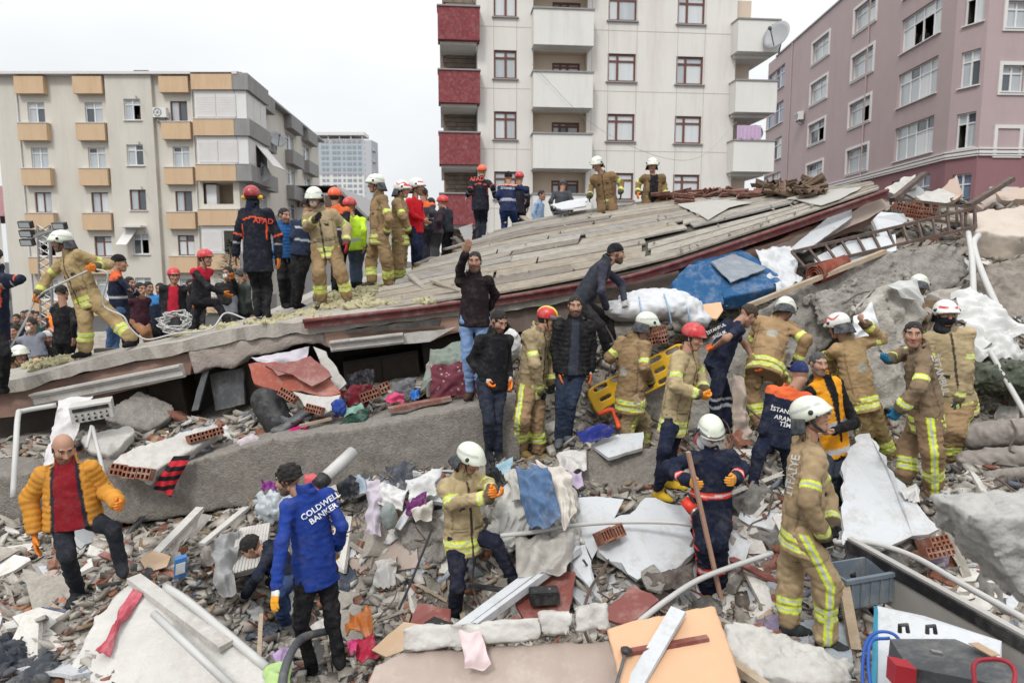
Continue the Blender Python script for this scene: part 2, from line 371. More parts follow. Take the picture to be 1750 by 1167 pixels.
# ---- left apartment block
def left_block():
    D = 45.; x0 = P(2, 300, D)[0]; x1 = P(400, 130, D)[0]; W = x1-x0; zt = P(0, 130, D)[2]
    B = thing('apartment_block', 'cream five storey block with apricot window boxes at the left', 'building', (x0, D, 0))
    O = np.array([x0, D, 0]); U = np.array([1., 0, 0])
    st = 2.815                                        # storey height
    def zz(py): return P(0, py, D)[2]
    def uu(px, py): return P(px, py, D)[0]-x0
    ops = []; wins = []
    cols = [(47, 76, 0), (145, 175, 0), (216, 244, -4), (291, 320, -2)]
    for ci, (a, b, dy) in enumerate(cols):
        for r in range(6):
            z1 = zz(175+dy)-st*r; z0 = z1-1.3
            u0, u1 = uu(a, 190), uu(b, 190)
            if z0 < .3: continue
            o = (u0, u1, z0, z1); ops.append(o); wins.append((ci, r, o))
    ops.append((uu(346, 300), uu(397, 300), zz(349), zz(313)))     # open loggia on the third floor
    bay0, bay1 = uu(186, 190), uu(264, 190)
    main = [o for o in ops if not (bay0 < o[0] < bay1)]
    wall('wall', B, O, U, W, 0, zt, main+[(bay0, bay1, .0, zt-.2)], .25, M_lbwall)
    Ob = O+np.array([0, -.28, 0])
    bo = [(o[0]-bay0, o[1]-bay0, o[2], o[3]) for o in ops if bay0 < o[0] < bay1]
    wall('wall', B, Ob+U*bay0, U, bay1-bay0, 0, zt-.02, bo, .25, M_lbwall)
    for u in (bay0, bay1): bx('wall_return', B, O, U, u-.01 if u == bay0 else u, u if u == bay0 else u+.01, 0, .275, 0, zt-.03, M_lbwall)
    for ci, r, o in wins:
        fm = M_fb if (r == 2 or (r == 3 and ci in (1, 3)) or (r == 0 and ci == 3)) else M_fw
        op = (2,) if (ci, r) == (2, 0) else ((2,) if (ci, r) == (2, 3) else ((0, 2) if (ci, r) == (0, 3) else ()))
        window(B, Ob if ci == 2 else O, U, *o, fm=fm, tr=.27 if fm is M_fw or r == 3 else 0, open_=op, sill=(ci == 2))
        if ci != 2 and r < 5:
            m = (o[0]+o[1])/2; hw = .92
            bx('window_box', B, O, U, m-hw-.07, m+hw-.07, 0, .42, o[2]-1.12, o[2]-.06, M_ora)
            bx('box_coping', B, O, U, m-hw-.1, m+hw-.04, 0, .46, o[2]-.06, o[2]-.015, M_trim)
        if ci != 2 and r == 0:
            m = (o[0]+o[1])/2; bx('window_box', B, O, U, m-.99, m+.85, 0, .42, o[3]+.45, zt-.12, M_ora)
    # corner balconies
    c0 = uu(335, 200); SU = nrm([-.064, 1, 0]); 
    for r in range(5):
        zb = zz(234)-st*(r)
        for rr in ([-1] if r == 0 else [])+[r]:
            zb = zz(234)-st*rr
            bx('balcony_front', B, O, U, c0, W+.02, 0, .5, zb, zb+1.02, M_ora)
            Os = np.array([x1, D-.5, 0])
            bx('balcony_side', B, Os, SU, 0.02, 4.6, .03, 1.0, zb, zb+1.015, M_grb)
            bx('balcony_coping', B, O, U, c0-.02, W+.05, 0, .54, zb+1.02, zb+1.07, M_trim)
        if r in (0, 1, 3):      # enclosed with white shutters
            z0_, z1_ = zb+1.08, zb+st-.02
            bx('glazing_surround', B, O, U, c0+.1, W+.06, 0, .3, z0_, z1_, M_fw)
            for k in range(2):
                a = c0+.2+k*1.28
                sh = bx('shutter', B, O, U, a, a+1.22, .3, .34, z0_+.08, z1_-.25, M_trim)
                for q in range(9):
                    bx('slat', sh, O, U, a+.02, a+1.2, .34, .352, z0_+.12+q*.14, z0_+.22+q*.14, M_trim)
            Os = np.array([x1, D-.5, 0])
            if r != 3:
                bx('glazing_surround', B, Os, SU, .2, 4.5, .1, .8, z0_, z1_, M_fw)
                for k in range(3 if r == 0 else 1): bx('shutter', B, Os, SU, .3+k*1.4, 1.6+k*1.4, .8, .83, z0_+.08, z1_-.25, M_trim)
            if r == 1:
                bx('dark_opening_sheet', B, Os, SU, 1.8, 4.3, .8, .815, z0_+.05, z1_-.3, M_dark)  # no hole here: a thin near-black sheet paints the opening's shade
                b = MB(); b.bar(Os+SU*3.0+np.array([.85, 0, z1_-.2]), Os+SU*3.0+np.array([2.0, 0, z0_+.1]), 2.2, .04, up=(1, 0, .5)); b.build('awning', M_trim, B)
            if r == 3: bx('dark_opening_sheet', B, O, U, c0+1.55, c0+2.6, .345, .36, z0_+.05, z1_-.3, M_dark)  # shade of the open bay painted as a thin dark sheet
    lo = MB(); a = (uu(346, 300), uu(397, 300), zz(349), zz(313))
    V = [O+U*u+Z3*z+np.array([0, d, 0]) for d in (.02, 1.8) for (u, z) in ((a[0], a[2]), (a[1], a[2]), (a[1], a[3]), (a[0], a[3]))]
    lo.add(V, [[4, 5, 6, 7], [0, 1, 5, 4], [1, 2, 6, 5], [2, 3, 7, 6], [3, 0, 4, 7]]); lo.build('loggia', M_sand, B)
    bx('cabinet', B, O, U, a[0]+.1, a[0]+.75, -.7, -.2, a[2], a[2]+1.25, M_fw)
    # side face running away from the camera
    Ls = 24.6; So = np.array([x1, D, 0]); sops = []
    spec = [(443, 469, [170, 240, 310]), (497, 516, [218, 274, 330]), (525, 541, [243, 293])]
    sw = []
    for (pa, pb, ys) in spec:
        ta = [(t, P(0, 0, 1)) for t in (0,)]
        def tt(px): k = (px-875)/FPX; return (x1-k*D)/(k+.064)      # distance along the side wall
        ua, ub = tt(pa), tt(pb); dm = D+(ua+ub)/2
        for r in range(5):
            zb = zz(234)-st*(r-1)-.05
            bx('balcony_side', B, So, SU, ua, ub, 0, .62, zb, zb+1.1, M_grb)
            if r: 
                o = (ua+.3, ub-.9, zb+1.25-0, zb+2.55); sops.append(o); sw.append((o, r))
    wall('wall', B, So, SU, Ls, 0, zt, sops, .2, M_lbwall)
    for o, r in sw: window(B, So, SU, *o, fm=M_fw, tr=.27, sill=False)
    wall('wall', B, So+SU*Ls, (-1, 0, 0), W+1, 0, zt, [], .2, M_lbwall)
    wall('wall', B, np.array([x0, D+Ls, 0]), (0, -1, 0), Ls, 0, zt, [], .2, M_lbwall)
    # roof edge
    r = MB(); r.box(O+U*(W/2)+np.array([0, -.05, zt+.08]), (U, (0, 1, 0), Z3), (W+.7, .9, .16)); r.build('gutter', M_trim, B)
    r = MB(); r.box(So+SU*(Ls/2)+np.array([.1, 0, zt+.1]), (SU, np.array([SU[1], -SU[0], 0]), Z3), (Ls+.6, .9, .15)); r.build('gutter', M_slate, B)
    r = MB(); cx = O+U*(W/2); hh = 1.6
    V = [O+np.array([-.2, -.4, zt+.17]), So+np.array([.4, -.4, zt+.17]), So+SU*Ls+np.array([.4, 0, zt+.17]), np.array([x0-.2, D+Ls, zt+.17]), O+np.array([W/2, 9, zt+hh]), O+np.array([W/2, 16, zt+hh])]
    r.add(V, [[0, 1, 4], [1, 2, 5, 4], [2, 3, 5], [3, 0, 4, 5]]); r.build('roof', M_slate, B)
    for px in (32, 330):
        u = uu(px, 200); b = MB(); b.tube([O+U*u+np.array([0, -.08, zt]), O+U*u+np.array([0, -.08, .2])], .05); b.build('downpipe', M_trim, B)
    for zr in (0, 1, 2, 3):
        u = uu(238, 200); z = zz(166)-st*zr; b = MB(); b.tube([Ob+U*u+Z3*z, Ob+U*(u+.35)+np.array([0, -.6, z-.25])], .03); b.build('flue', M_steel, B)
    b = MB(); b.box(O+U*uu(230, 126)+np.array([0, 1, zt+.3]), (U, (0, 1, 0), Z3), (.9, .5, .5)); b.build('chimney', M_dgrey, B)
    ca = P(279, 195, D); aircon('white air conditioner on the cream block beside a fourth floor window', np.array([ca[0], D-.35, ca[2]]), U)
    c = P(441, 295, D+2); dish('satellite_dish', 'grey satellite dish on the second corner balcony of the cream block', c, (.7, -.7, .35), .75)
    c = P(473, 239, D+6); dish('satellite_dish', 'grey satellite dish above the side balconies of the cream block', c, (.6, -.8, .35), .62)
    # awning over the fourth row window in the bay
    aw = MB(); u = uu(236, 400); z = zz(388); aw.box(Ob+U*u+np.array([0, -.35, z]), (U, (0, 1, 0), Z3), (1.4, .7, .12)); aw.build('canopy', M_trim, B)
    aw = MB(); p = Ob+U*(u-.15)+np.array([0, -.02, z-.2]); aw.add([p+np.array(v) for v in ((-.5, 0, 0), (.25, 0, 0), (-.05, -.8, -1.0), (-.75, -.8, -1.0), (-.5, 0, .03), (.25, 0, .03), (-.05, -.83, -.97), (-.75, -.83, -.97))], [[0, 1, 2, 3], [4, 7, 6, 5], [0, 3, 7, 4], [1, 5, 6, 2], [3, 2, 6, 7], [0, 4, 5, 1]]); aw.build('open_sash', M_trim, B)
left_block()
# ---- central white block
def central_block():
    D = 31.; U = nrm([.995, .0985, 0]); X0 = P(817, 300, D)[0]
    O = np.array([X0, D, 0]); Nn = np.array([U[1], -U[0], 0])
    B = thing('apartment_tower', 'pale white apartment tower with solid balconies and red corner balconies', 'building', (X0, D, 0))
    def uz(px, py):
        r_ = ray(px, py); t = (Nn@(O-CAM))/(Nn@r_); p = CAM+r_*t; return (p-O)@U, p[2]
    W = uz(1250, 300)[0]; zt = 21.; st = (uz(955, 131)[1]-uz(955, 234)[1])
    z_at = lambda px, py: uz(px, py)[1]
    ops = []; wins = []
    for (a, b, t0, b0) in ((844, 883, 86, 135), (1038, 1086, 92, 140), (1155, 1201, 97, 145)):
        zt0, zb0 = z_at((a+b)/2, t0), z_at((a+b)/2, b0)
        for r in range(-2, 4):
            o = (uz(a, 140)[0], uz(b, 140)[0], zb0-st*r, zt0-st*r)
            if o[2] > .3 and o[3] < zt: ops.append(o); wins.append((o, r, a))
    ru0, ru1 = uz(911, 140)[0], uz(1003, 140)[0]
    rec = []
    for r in range(-2, 4):
        z1 = z_at(957, 83)-st*r; z0 = z_at(957, 131)-st*r-.2; rec.append((ru0, ru1, z0, min(z1-.12, zt-.1), r))
    wall('wall', B, O, U, W, 0, zt, ops+[q[:4] for q in rec], .2, M_cbwall)
    for o, r, a in wins: window(B, O, U, *o, fm=M_fb, cols=(.52,) if a < 900 else (.36,), tr=.26, mats=lambda l: rnd.choice([M_gw, M_gw, M_gl]), sillm=M_slate, bars=.075, inset=.1)
    for (a, b, z0, z1, r) in rec:
        b_ = MB(); V = [O+U*u+Z3*z-Nn*d for d in (.2, .62) for (u, z) in ((a, z0), (b, z0), (b, z1), (a, z1))]
        b_.add(V, [[0, 1, 5, 4], [1, 2, 6, 5], [2, 3, 7, 6], [3, 0, 4, 7]]); b_.build('loggia', M_sand, B)
        wu0, wu1 = a+.82+.12, b-.2
        Ob = O-Nn*.62
        wall('loggia_wall', B, Ob+U*a, U, b-a, z0, z1, [(wu0-a, wu1-a, z0+.25, z1-.32)], .12, M_sand)
        fr = window(B, Ob, U, wu0, wu1, z0+.25, z1-.32, fm=M_fb, cols=(.3, .56), tr=.26, inset=.08, sill=False, mats=lambda l: rnd.choice([M_gl, M_gl, M_gw, M_gd]), bars=.085)
        bx('balcony', B, O, U, a-.08, b+.12, .0, .75, z0-1.28, z0+.2-.02, M_cbbal)
        bx('balcony_coping', B, O, U, a-.12, b+.16, -.1, .8, z0+.18, z0+.25, M_slate)
    for u in [uz(p, 200)[0] for p in (844, 883, 1010, 1038, 1086, 1155, 1201)]:
        bx('joint', B, O, U, u-.012, u+.012, 0, .004, 0, zt, mat('joint_line', (.42, .38, .35), .9, .1, 3, 0))
    for r in range(-2, 4):
        z = z_at(1120, 158)-st*r
        for (a, b) in ((0, ru0-.1), (ru1+.14, W)): bx('joint', B, O, U, a, b, 0, .006, z-.012, z+.012, MATS['joint_line'])
    # red corner balconies on the left
    u0 = uz(749, 130)[0]; u1 = uz(819, 130)[0]
    Mst = mat('stone_cladding', (.22, .18, .145), .9, .3, 2.5, .8, 5, dirt=(.12, .1, .085), dscale=2, damt=.7)
    for r in range(-1, 4):
        zp1 = z_at(783, 127)-st*r; zp0 = z_at(783, 181)-st*r
        bx('red_balcony', B, O, U, u0, u1, -.2, .62, zp0, zp1, M_red)
        bx('balcony_coping', B, O, U, u0-.03, u1+.03, -.25, .67, zp1, zp1+.06, M_slate)
        bx('balcony_slab', B, O, U, u0+.08, u1-.12, -4.5, .3, zp0-.12, zp0-.002, M_cbbal)
        b = MB(); bo = O-Nn*1.3
        for i in range(4):
            for j in range(7): 
                b_ = MB(); b_.box(bo+U*(u0+.32+.25+i*.44+(j % 2)*.1-.1)+Z3*(zp1+.1+j*.2)+Nn*rnd.uniform(0, .02), (U, Nn, Z3), (.42, .1, .18)); b_.build('stone', Mst, B)
        bx('back_wall', B, O, U, u0+.2, u1-.05, -1.6, -1.36, zp1-.8, zp1+st-1.25, M_brown)
    # right hand balconies
    a, b2 = uz(1247, 130)[0], uz(1318, 130)[0]
    for r in range(-1, 4):
        zp1 = z_at(1280, 146)-st*r; zp0 = z_at(1280, 198)-st*r
        bx('balcony', B, O, U, a, b2-.05, -.4, .75, zp0, zp1, M_cbbal)
        bx('balcony_coping', B, O, U, a-.03, b2, -.45, .8, zp1, zp1+.06, M_slate)
        bx('balcony_slab', B, O, U, a+.1, b2-.25, -4, .2, zp0-.13, zp0-.004, M_cbbal)
        bx('back_wall', B, O, U, W+.02, W+1.05, -2.2, -.9, zp1-1.2, zp1+st-1.2, M_sand)
    Rw = O+U*W
    wall('wall', B, Rw, (-U[1], U[0], 0), 12, 0, zt, [], .2, M_cbwall); wall('wall', B, O-Nn*12, (U[1], -U[0], 0), 12, 0, zt, [], .2, M_cbwall)
    wall('wall', B, Rw-Nn*12, -U, W, 0, zt, [], .2, M_cbwall)
    b = MB(); b.box(O+U*(W/2)-Nn*6+Z3*(zt+.15), (U, Nn, Z3), (W+1, 13, .3)); b.build('roof', M_slate, B)
    c = P(1329, 62, 31.0); dish('satellite_dish', 'large grey satellite dish on the top right balcony of the white tower', c, (-.75, -.6, .3), .62)
    c = P(1288, 231, 32.6); dish('satellite_dish', 'satellite dish behind the washing on the white tower balcony', c, (-.5, -.8, .3), .45)
    # lilac washing on the balcony line
    V = []; F = []; nx, nz = 30, 8; q0 = uz(1250, 230)[0]; q1 = uz(1290, 230)[0]; zt_ = z_at(1270, 219); zb_ = z_at(1270, 243)
    for s in (0, 1):
        for i in range(nx+1):
            for j in range(nz+1):
                h = j/nz; V.append(O+U*(q0+(q1-q0)*i/nx)+Z3*(zt_+(zb_-zt_)*h*(1+.1*math.sin(i*.9)))+Nn*(.6+.05*math.sin(i*1.3)*h+s*.012))
    m = (nx+1)*(nz+1)
    for i in range(nx):
        for j in range(nz):
            k = i*(nz+1)+j; F.append([k, k+1, k+nz+2, k+nz+1]); F.append([m+k, m+k+nz+1, m+k+nz+2, m+k+1])
    tag(obj('washing', V, F, cmat('lilac_cloth', (.5, .36, .52)), smooth=True), 'lilac and white washing hung across the right balcony of the white tower', 'washing')
    # a thin cable sagging over the facade
    pts = [O+U*uz(x, y)[0]+Z3*uz(x, y)[1]+Nn*.9 for (x, y) in ((905, 120), (1000, 215), (1100, 268), (1180, 275), (1245, 215))]
    b = MB(); b.tube(spline(pts), .008, 5); tag(b.build('cable', M_steel), 'thin grey cable sagging across the white tower facade', 'cable')
central_block()
# ---- right mauve block
def right_block():
    SU = nrm([.047, 1, 0]); X1, D = 21.1, 34.
    C = np.array([X1, D, 0]); Ls = 26.; far = C+SU*Ls; U = -SU            # facade runs from the far end towards the camera
    O = far; Nn = np.array([U[1], -U[0], 0])
    B = thing('mauve_block', 'mauve apartment block with wine red base at the right', 'building', (X1, D, 0))
    def uz(px, py):
        r_ = ray(px, py); t = (Nn@(O-CAM))/(Nn@r_); p = CAM+r_*t; return (p-O)@U, p[2]
    zt = 20.6; ops = []; wins = []
    zs = [uz(1393, 91)[1], uz(1396, 162)[1], uz(1392, 232)[1], uz(1390, 297)[1]]
    st = (zs[0]-zs[3])/3
    for (pa, pb, hh) in ((1384, 1411, .72), (1452, 1487, .72)):
        for r in range(5):
            zc = zs[0]-st*r; o = (uz(pa, 200)[0], uz(pb, 200)[0], zc-hh, zc+hh); ops.append(o); wins.append((o, 'n', r))
    for r in range(5):
        zc = zs[0]+.15-st*(r-.0); o = (uz(1538, 100)[0], uz(1604, 100)[0], zc-.95, zc+.85); ops.append(o); wins.append((o, 'w', r))
    for r in range(5):
        zc = uz(1327, 135)[1]-st*r; o = (uz(1313, 130)[0], uz(1341, 130)[0], zc-1.0, zc+.75); ops.append(o); wins.append((o, 'f', r))
    zbase = uz(1604, 271)[1]
    W = Ls
    up = [o for o in ops if o[2] > zbase]; dn = [o for o in ops if o[3] < zbase]
    mid = [o for o in ops if o not in up and o not in dn]
    wall('wall', B, O, U, W, zbase, zt, up, .22, M_rbwall); wall('base_wall', B, O, U, W, 0, zbase, dn, .22, M_rbbase)
    for o, k, r in wins:
        if (o not in up and o not in dn): continue
        opn = ()
        if k == 'w' and r == 1: opn = (2, 4)
        if k == 'n' and r == 2 and o[0] < 15: opn = (2,)
        cols = (.5,) if k == 'n' else ((.28, .52, .78) if k == 'w' else (.4, .7))
        window(B, O, U, *o, fm=M_fw, cols=cols, tr=.32, open_=opn, inset=.16, mats=(lambda l: M_gb) if (k == 'f' and r < 2) or o in dn else None)
        if k == 'n':
            f = MB(); a, b, c, d = o; t = .16
            for (u0, u1, z0, z1) in ((a-t, b+t, d, d+t), (a-t, b+t, c-t, c), (a-t, a, c, d), (b, b+t, c, d)):
                f.box(O+U*(u0+u1)/2+Nn*.03+Z3*(z0+z1)/2, (U, Nn, Z3), (u1-u0, .08, z1-z0))
            f.build('surround', M_trim, B)
    # chamfered corner and the face to the right
    K = P(1676, 200, 32.6); K[2] = 0; CU = nrm(K-C); CW = np.linalg.norm(K-C)
    O2 = C; N2 = np.array([CU[1], -CU[0], 0])
    def uz2(px, py):
        r_ = ray(px, py); t = (N2@(O2-CAM))/(N2@r_); p = CAM+r_*t; return (p-O2)@CU, p[2]
    o2 = []
    for r in range(5):
        z1 = uz2(1640, 92)[1]-2.82*(r-1); z0 = uz2(1640, 152)[1]-2.82*(r-1); o2.append((CW*.26, CW*.86, z0, z1))
    wall('wall', B, O2, CU, CW, zbase, zt, [o for o in o2 if o[2] > zbase], .22, M_rbwall); wall('base_wall', B, O2, CU, CW, 0, zbase, [o for o in o2 if o[3] < zbase], .22, M_rbbase)
    for i, o in enumerate(o2): 
        if o[2] > zbase or o[3] < zbase: window(B, O2, CU, *o, fm=M_fw, cols=(.5,), tr=.3, open_=(0,) if i in (0, 2) else (), inset=.14, mats=(lambda l: M_gb) if o[3] < zbase else None)
    FU = nrm([1, .05, 0]); N3 = np.array([FU[1], -FU[0], 0]); O3 = K
    def uz3(px, py):
        r_ = ray(px, py); t = (N3@(O3-CAM))/(N3@r_); p = CAM+r_*t; return (p-O3)@FU, p[2]
    o3 = []
    for r in range(5):
        z1 = uz3(1725, 112)[1]-2.82*(r-1); z0 = uz3(1725, 157)[1]-2.82*(r-1)
        o3.append((uz3(1712, 130)[0], uz3(1750, 130)[0], z0, z1)); o3.append((uz3(1712, 130)[0]+3.2, uz3(1750, 130)[0]+3.2, z0, z1))
    wall('wall', B, O3, FU, 9, zbase, zt, [o for o in o3 if o[2] > zbase], .22, M_rbwall); wall('base_wall', B, O3, FU, 9, 0, zbase, [o for o in o3 if o[3] < zbase], .22, M_rbbase)
    for o in o3:
        if o[2] > zbase or o[3] < zbase: window(B, O3, FU, *o, fm=M_fw, cols=(.5,), tr=.3, inset=.14)
        if o[0] < 2.5:
            f = MB(); a, b, c, d = o; t = .16
            for (u0, u1, z0, z1) in ((a-t, b+t, d, d+t), (a-t, b+t, c-t, c), (a-t, a, c, d), (b, b+t, c, d)):
                f.box(O3+FU*(u0+u1)/2+N3*.03+Z3*(z0+z1)/2, (FU, N3, Z3), (u1-u0, .08, z1-z0))
            f.build('surround', M_trim, B)
    for (o_, u_, n_, w_) in ((O, U, Nn, W), (O2, CU, N2, CW), (O3, FU, N3, 9)):
        for dz, th in ((0, .12), (.16, .07), (-.14, .06)): bx('cornice', B, o_, u_, 0, w_, 0, .1, zbase+dz-th/2, zbase+dz+th/2, M_trim)
        bx('parapet', B, o_, u_, -.05, w_+.05, -.15, .08, zt, zt+.12, M_slate)
    # the part behind, set back, with the far glazed balconies
    wall('wall', B, O+np.array([30, 0, 0]), (-1, 0, 0), 30, 0, zt, [], .2, M_rbwall)
    b = MB(); b.add([O+Z3*(zt+.05), C+Z3*(zt+.05), K+Z3*(zt+.05), K+FU*9+Z3*(zt+.05), O+np.array([30, 0, zt+.05])], [[0, 1, 2, 3, 4]]); b.build('roof', M_slate, B)
    u, z = uz(1373, 199); aircon('white air conditioner on the mauve block wall', O+U*u+Nn*.3+Z3*z, U)
    for (px, py) in ((1350, 100), (1478, 100)):
        u, z = uz(px, 200); b = MB(); b.tube([O+U*u+Nn*.06+Z3*(zt), O+U*u+Nn*.06+Z3*.2], .05); b.build('downpipe', M_rbwall, B)
right_block()
# ---- far tower, low shed, far left house
def far_tower():
    D = 300.; x0 = P(541, 300, D)[0]; x1 = P(622, 300, D)[0]; W = x1-x0
    B = thing('high_rise', 'distant blue grey and white high rise with an open roof frame', 'building', (x0, D, 0))
    z = lambda py: P(580, py, D)[2]; O = np.array([x0, D, 0]); U = np.array([1., 0, 0])
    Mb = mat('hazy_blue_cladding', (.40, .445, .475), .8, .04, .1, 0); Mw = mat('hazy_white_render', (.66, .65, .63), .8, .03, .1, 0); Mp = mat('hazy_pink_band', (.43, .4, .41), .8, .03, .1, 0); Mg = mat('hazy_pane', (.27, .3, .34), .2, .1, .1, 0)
    SU = nrm([.16, 1, 0]); So = O+U*W
    segs = [(0, z(300), Mw), (z(300), z(295), Mp), (z(295), z(246), Mb), (z(246), z(238), Mp)]
    for (a, b, m) in segs:
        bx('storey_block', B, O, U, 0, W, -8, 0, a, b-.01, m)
    for row in range(22):
        zc = z(242)-row*2.33
        for (u0, w_) in ((2.5, 1.3), (4.3, 1.2), (7.2, 1.6), (9.2, 1.4), (11.6, 1), (13.4, 2.0), (16, 1.4), (18.3, 1.4)):
            b = MB(); b.box(O+U*(u0*W/20.6+w_/2)+np.array([0, -.05, zc]), (U, (0, 1, 0), Z3), (w_*W/20.6, .14, 1.25)); b.build('pane', Mg, B)
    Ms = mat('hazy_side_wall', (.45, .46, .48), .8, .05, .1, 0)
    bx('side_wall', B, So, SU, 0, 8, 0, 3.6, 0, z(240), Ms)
    for row in range(24):
        zc = z(244)-row*2.33
        b = MB(); b.box(So+np.array([1.8, -.06, zc]), (U, (0, 1, 0), Z3), (2.6, .14, 1.0)); b.build('pane', Mg, B)
        if row % 2: 
            b = MB(); b.box(So+np.array([4.1, 2.5, zc-.6]), (U, (0, 1, 0), Z3), (.9, 4, .9)); b.build('balcony', Ms, B)
    b = MB(); b.box(O+np.array([W/2, 4, z(229)]), (U, (0, 1, 0), Z3), (W+1.5, 9.4, 1.3))
    for u in np.linspace(.5, W-.5, 5): b.box(O+np.array([u, .6, (z(238)+z(231))/2]), (U, (0, 1, 0), Z3), (.5, .5, z(231)-z(238)))
    b.build('roof_frame', Mw, B)
far_tower()
def low_buildings():
    D = 60.; a = P(545, 318, D); b = P(612, 360, D+14); B = thing('low_building', 'low building with a pitched grey metal roof before the high rise', 'building', (a[0], D, 0))
    U = np.array([1., 0, 0]); O = np.array([a[0]-4, D, 0]); zt = a[2]
    bx('wall', B, O, U, 0, 5.2, -20, 0, 0, zt-.6, M_trim)
    m = MB(); m.add([O+np.array([0, -.3, zt]), O+np.array([5.6, -.3, zt]), O+np.array([8.2, -.3, zt-2.6]), O+np.array([8.2, 20, zt-2.6]), O+np.array([5.6, 20, zt]), O+np.array([0, 20, zt]), O+np.array([5.6, -.3, zt-.3]), O+np.array([8.2, -.3, zt-2.9])], [[0, 1, 4, 5], [1, 2, 3, 4], [1, 6, 7, 2]]); m.build('roof', M_slate, B)
    bx('wall', B, O, U, 5.21, 8, -20, 0, 0, zt-2.9, M_trim)
    for k in range(6): bx('brown_panel', B, O, U, 1.0+k*.7, 1.6+k*.7, 0, .05, zt-1.8, zt-.8, M_brown)
    D = 62.; B = thing('low_house', 'cream house with a dark red roof beyond the left block', 'building', (-50, D, 0)); O = np.array([-56, D, 0]); zt = P(5, 370, D)[2]
    ops = [(7.6, 8.4, zt-1.4, zt-.2), (7.6, 8.4, zt-4.2, zt-3.)]
    wall('wall', B, O, U, 10.2, 0, zt, ops, .2, M_lbwall)
    for o in ops: window(B, O, U, *o)
    m = MB(); m.add([O+np.array([-1, -.5, zt]), O+np.array([10.8, -.5, zt]), O+np.array([10.8, 12, zt]), O+np.array([-1, 12, zt]), O+np.array([3, 5, zt+3.2]), O+np.array([8, 5, zt+3.2])], [[0, 1, 5, 4], [1, 2, 5], [2, 3, 4, 5], [3, 0, 4]]); m.build('roof', M_rbbase, B)
low_buildings()
# ---------------------------------------------------------------- who stands where (read from the photograph; d = metres from the photographer)
TAN = (.37, .29, .172); TAND = (.21, .15, .095); TANY = (.40, .315, .18); NAVY = (.012, .016, .034); BLK = (.012, .012, .014); GLO = (.62, .19, .03); JEAN = (.03, .042, .075)
ORG_ = (.62, .13, .035); YEL = (.62, .74, .05); SIL = (.5, .5, .48)
PPL = []
def man(L, d, s, hd, hp, N, H, la=None, ra=None, ll=None, rl=None, **k):
    PPL.append(dict(L=L, d=d, s=s, hd=hd, hp=hp, N=N, H=H, la=la, ra=ra, ll=ll, rl=rl, **k))
FFJ = ('ff', TAN); FFT = ('ff', TAN)
# -- foreground
man('man in an open yellow padded jacket and red shirt stepping over rubble at the left', 5.8, 22, (108, 766), 45, (112, 790), (125, 885), la=((177, 838), (200, 857, -.1)), ra=((50, 850), (59, 915)), ll=((193, 903), (206, 958)), rl=((114, 950), (132, 1008)), pt=-22,
    j=('puff', (.5, .225, .035), dict(open=(.1, (.2, .012, .018)), hem=.0, lining=1)), t=('jean', (.018, .02, .026)), gl=GLO, shoe=(.02, .022, .026), hair='bald', beard=.75, g=1, belly=1.12)
man('man in a bright blue fleece with white back print seen from behind', 5.55, -140, (493, 820), -98, (524, 838), (540, 985), la=((482, 925), (472, 1003)), ra=((585, 900), (578, 935, .2)), ll=((514, 1068), (534, 1143)), rl=((567, 1060), (580, 1122)), pt=-12,
    j=('civ', (.015, .04, .215), dict(collar=1)), t=('jean', (.012, .012, .014)), gl=(.7, .32, .03), cuff=(.6, .6, .58), shoe=(.02, .02, .022), hair='full', beard=.85, g=1)
man('dark haired man in navy crouching to pick through rubble behind the blue fleece man', 6.5, -80, (430, 935), -75, (455, 930), (492, 985), la=((440, 985, -.2), (418, 1017, -.2)), ra=((448, 990, .15), (470, 1000, .1)), ll=((474, 1015, -.2), (490, 1065, -.05)), rl=((480, 1015, .1), (497, 1060, .15)), pt=-45,
    j=('civ', (.014, .018, .032), {}), t=('jean', (.03, .055, .13)), gl=(.6, .55, .5), shoe=(.05, .035, .025), hair='short', beard=.5, g=1)
man('firefighter in a pale tan coat and white helmet looking at his glove, navy trousers', 6.4, 38, (803, 785), 62, (788, 812), (792, 915), la=((832, 828, -.05), (842, 838, -.25)), ra=((772, 862, -.1), (836, 849, -.3)), ll=((846, 925, -.12), (872, 978, -.05)), rl=((782, 1000), (776, 1053)), pt=-28,
    j=('ff', TANY, {}), t=('plain', (.014, .016, .03)), hat='ff', gl=GLO, shoe=(.015, .017, .022), beard=.5, g=1)
man('firefighter in a dark navy suit with orange bands holding a wooden pole', 6.5, 2, (1214, 738), 0, (1216, 768), (1216, 868), la=((1270, 802), (1256, 818, -.28)), ra=((1142, 800), (1178, 822, -.3)), ll=((1228, 928), (1224, 1003)), rl=((1205, 928), (1209, 1008)), pt=-32,
    j=('dark', NAVY, {}), t=('dark', NAVY), hat='ffv', gl=(.6, .27, .05), shoe=(.3, .16, .05), hood=(.6, .6, .6), beard=.2, g=1)
man('firefighter at the front right looking up to the right, lettering down his back', 5.2, 78, (1388, 712), 55, (1384, 752), (1370, 903), la=((1418, 852, .15), (1422, 897, .1)), ra=((1381, 856, -.15), (1408, 915, -.22)), ll=((1350, 988, .08), (1348, 1064, .1)), rl=((1414, 992, -.08), (1410, 1090, -.08)), pt=14,
    j=('ff', (.33, .24, .14), {}), t=('ffv', (.34, .25, .145)), hat='ff', gl=BLK, shoe=(.03, .034, .036), beard=.25, g=1, chin=1)
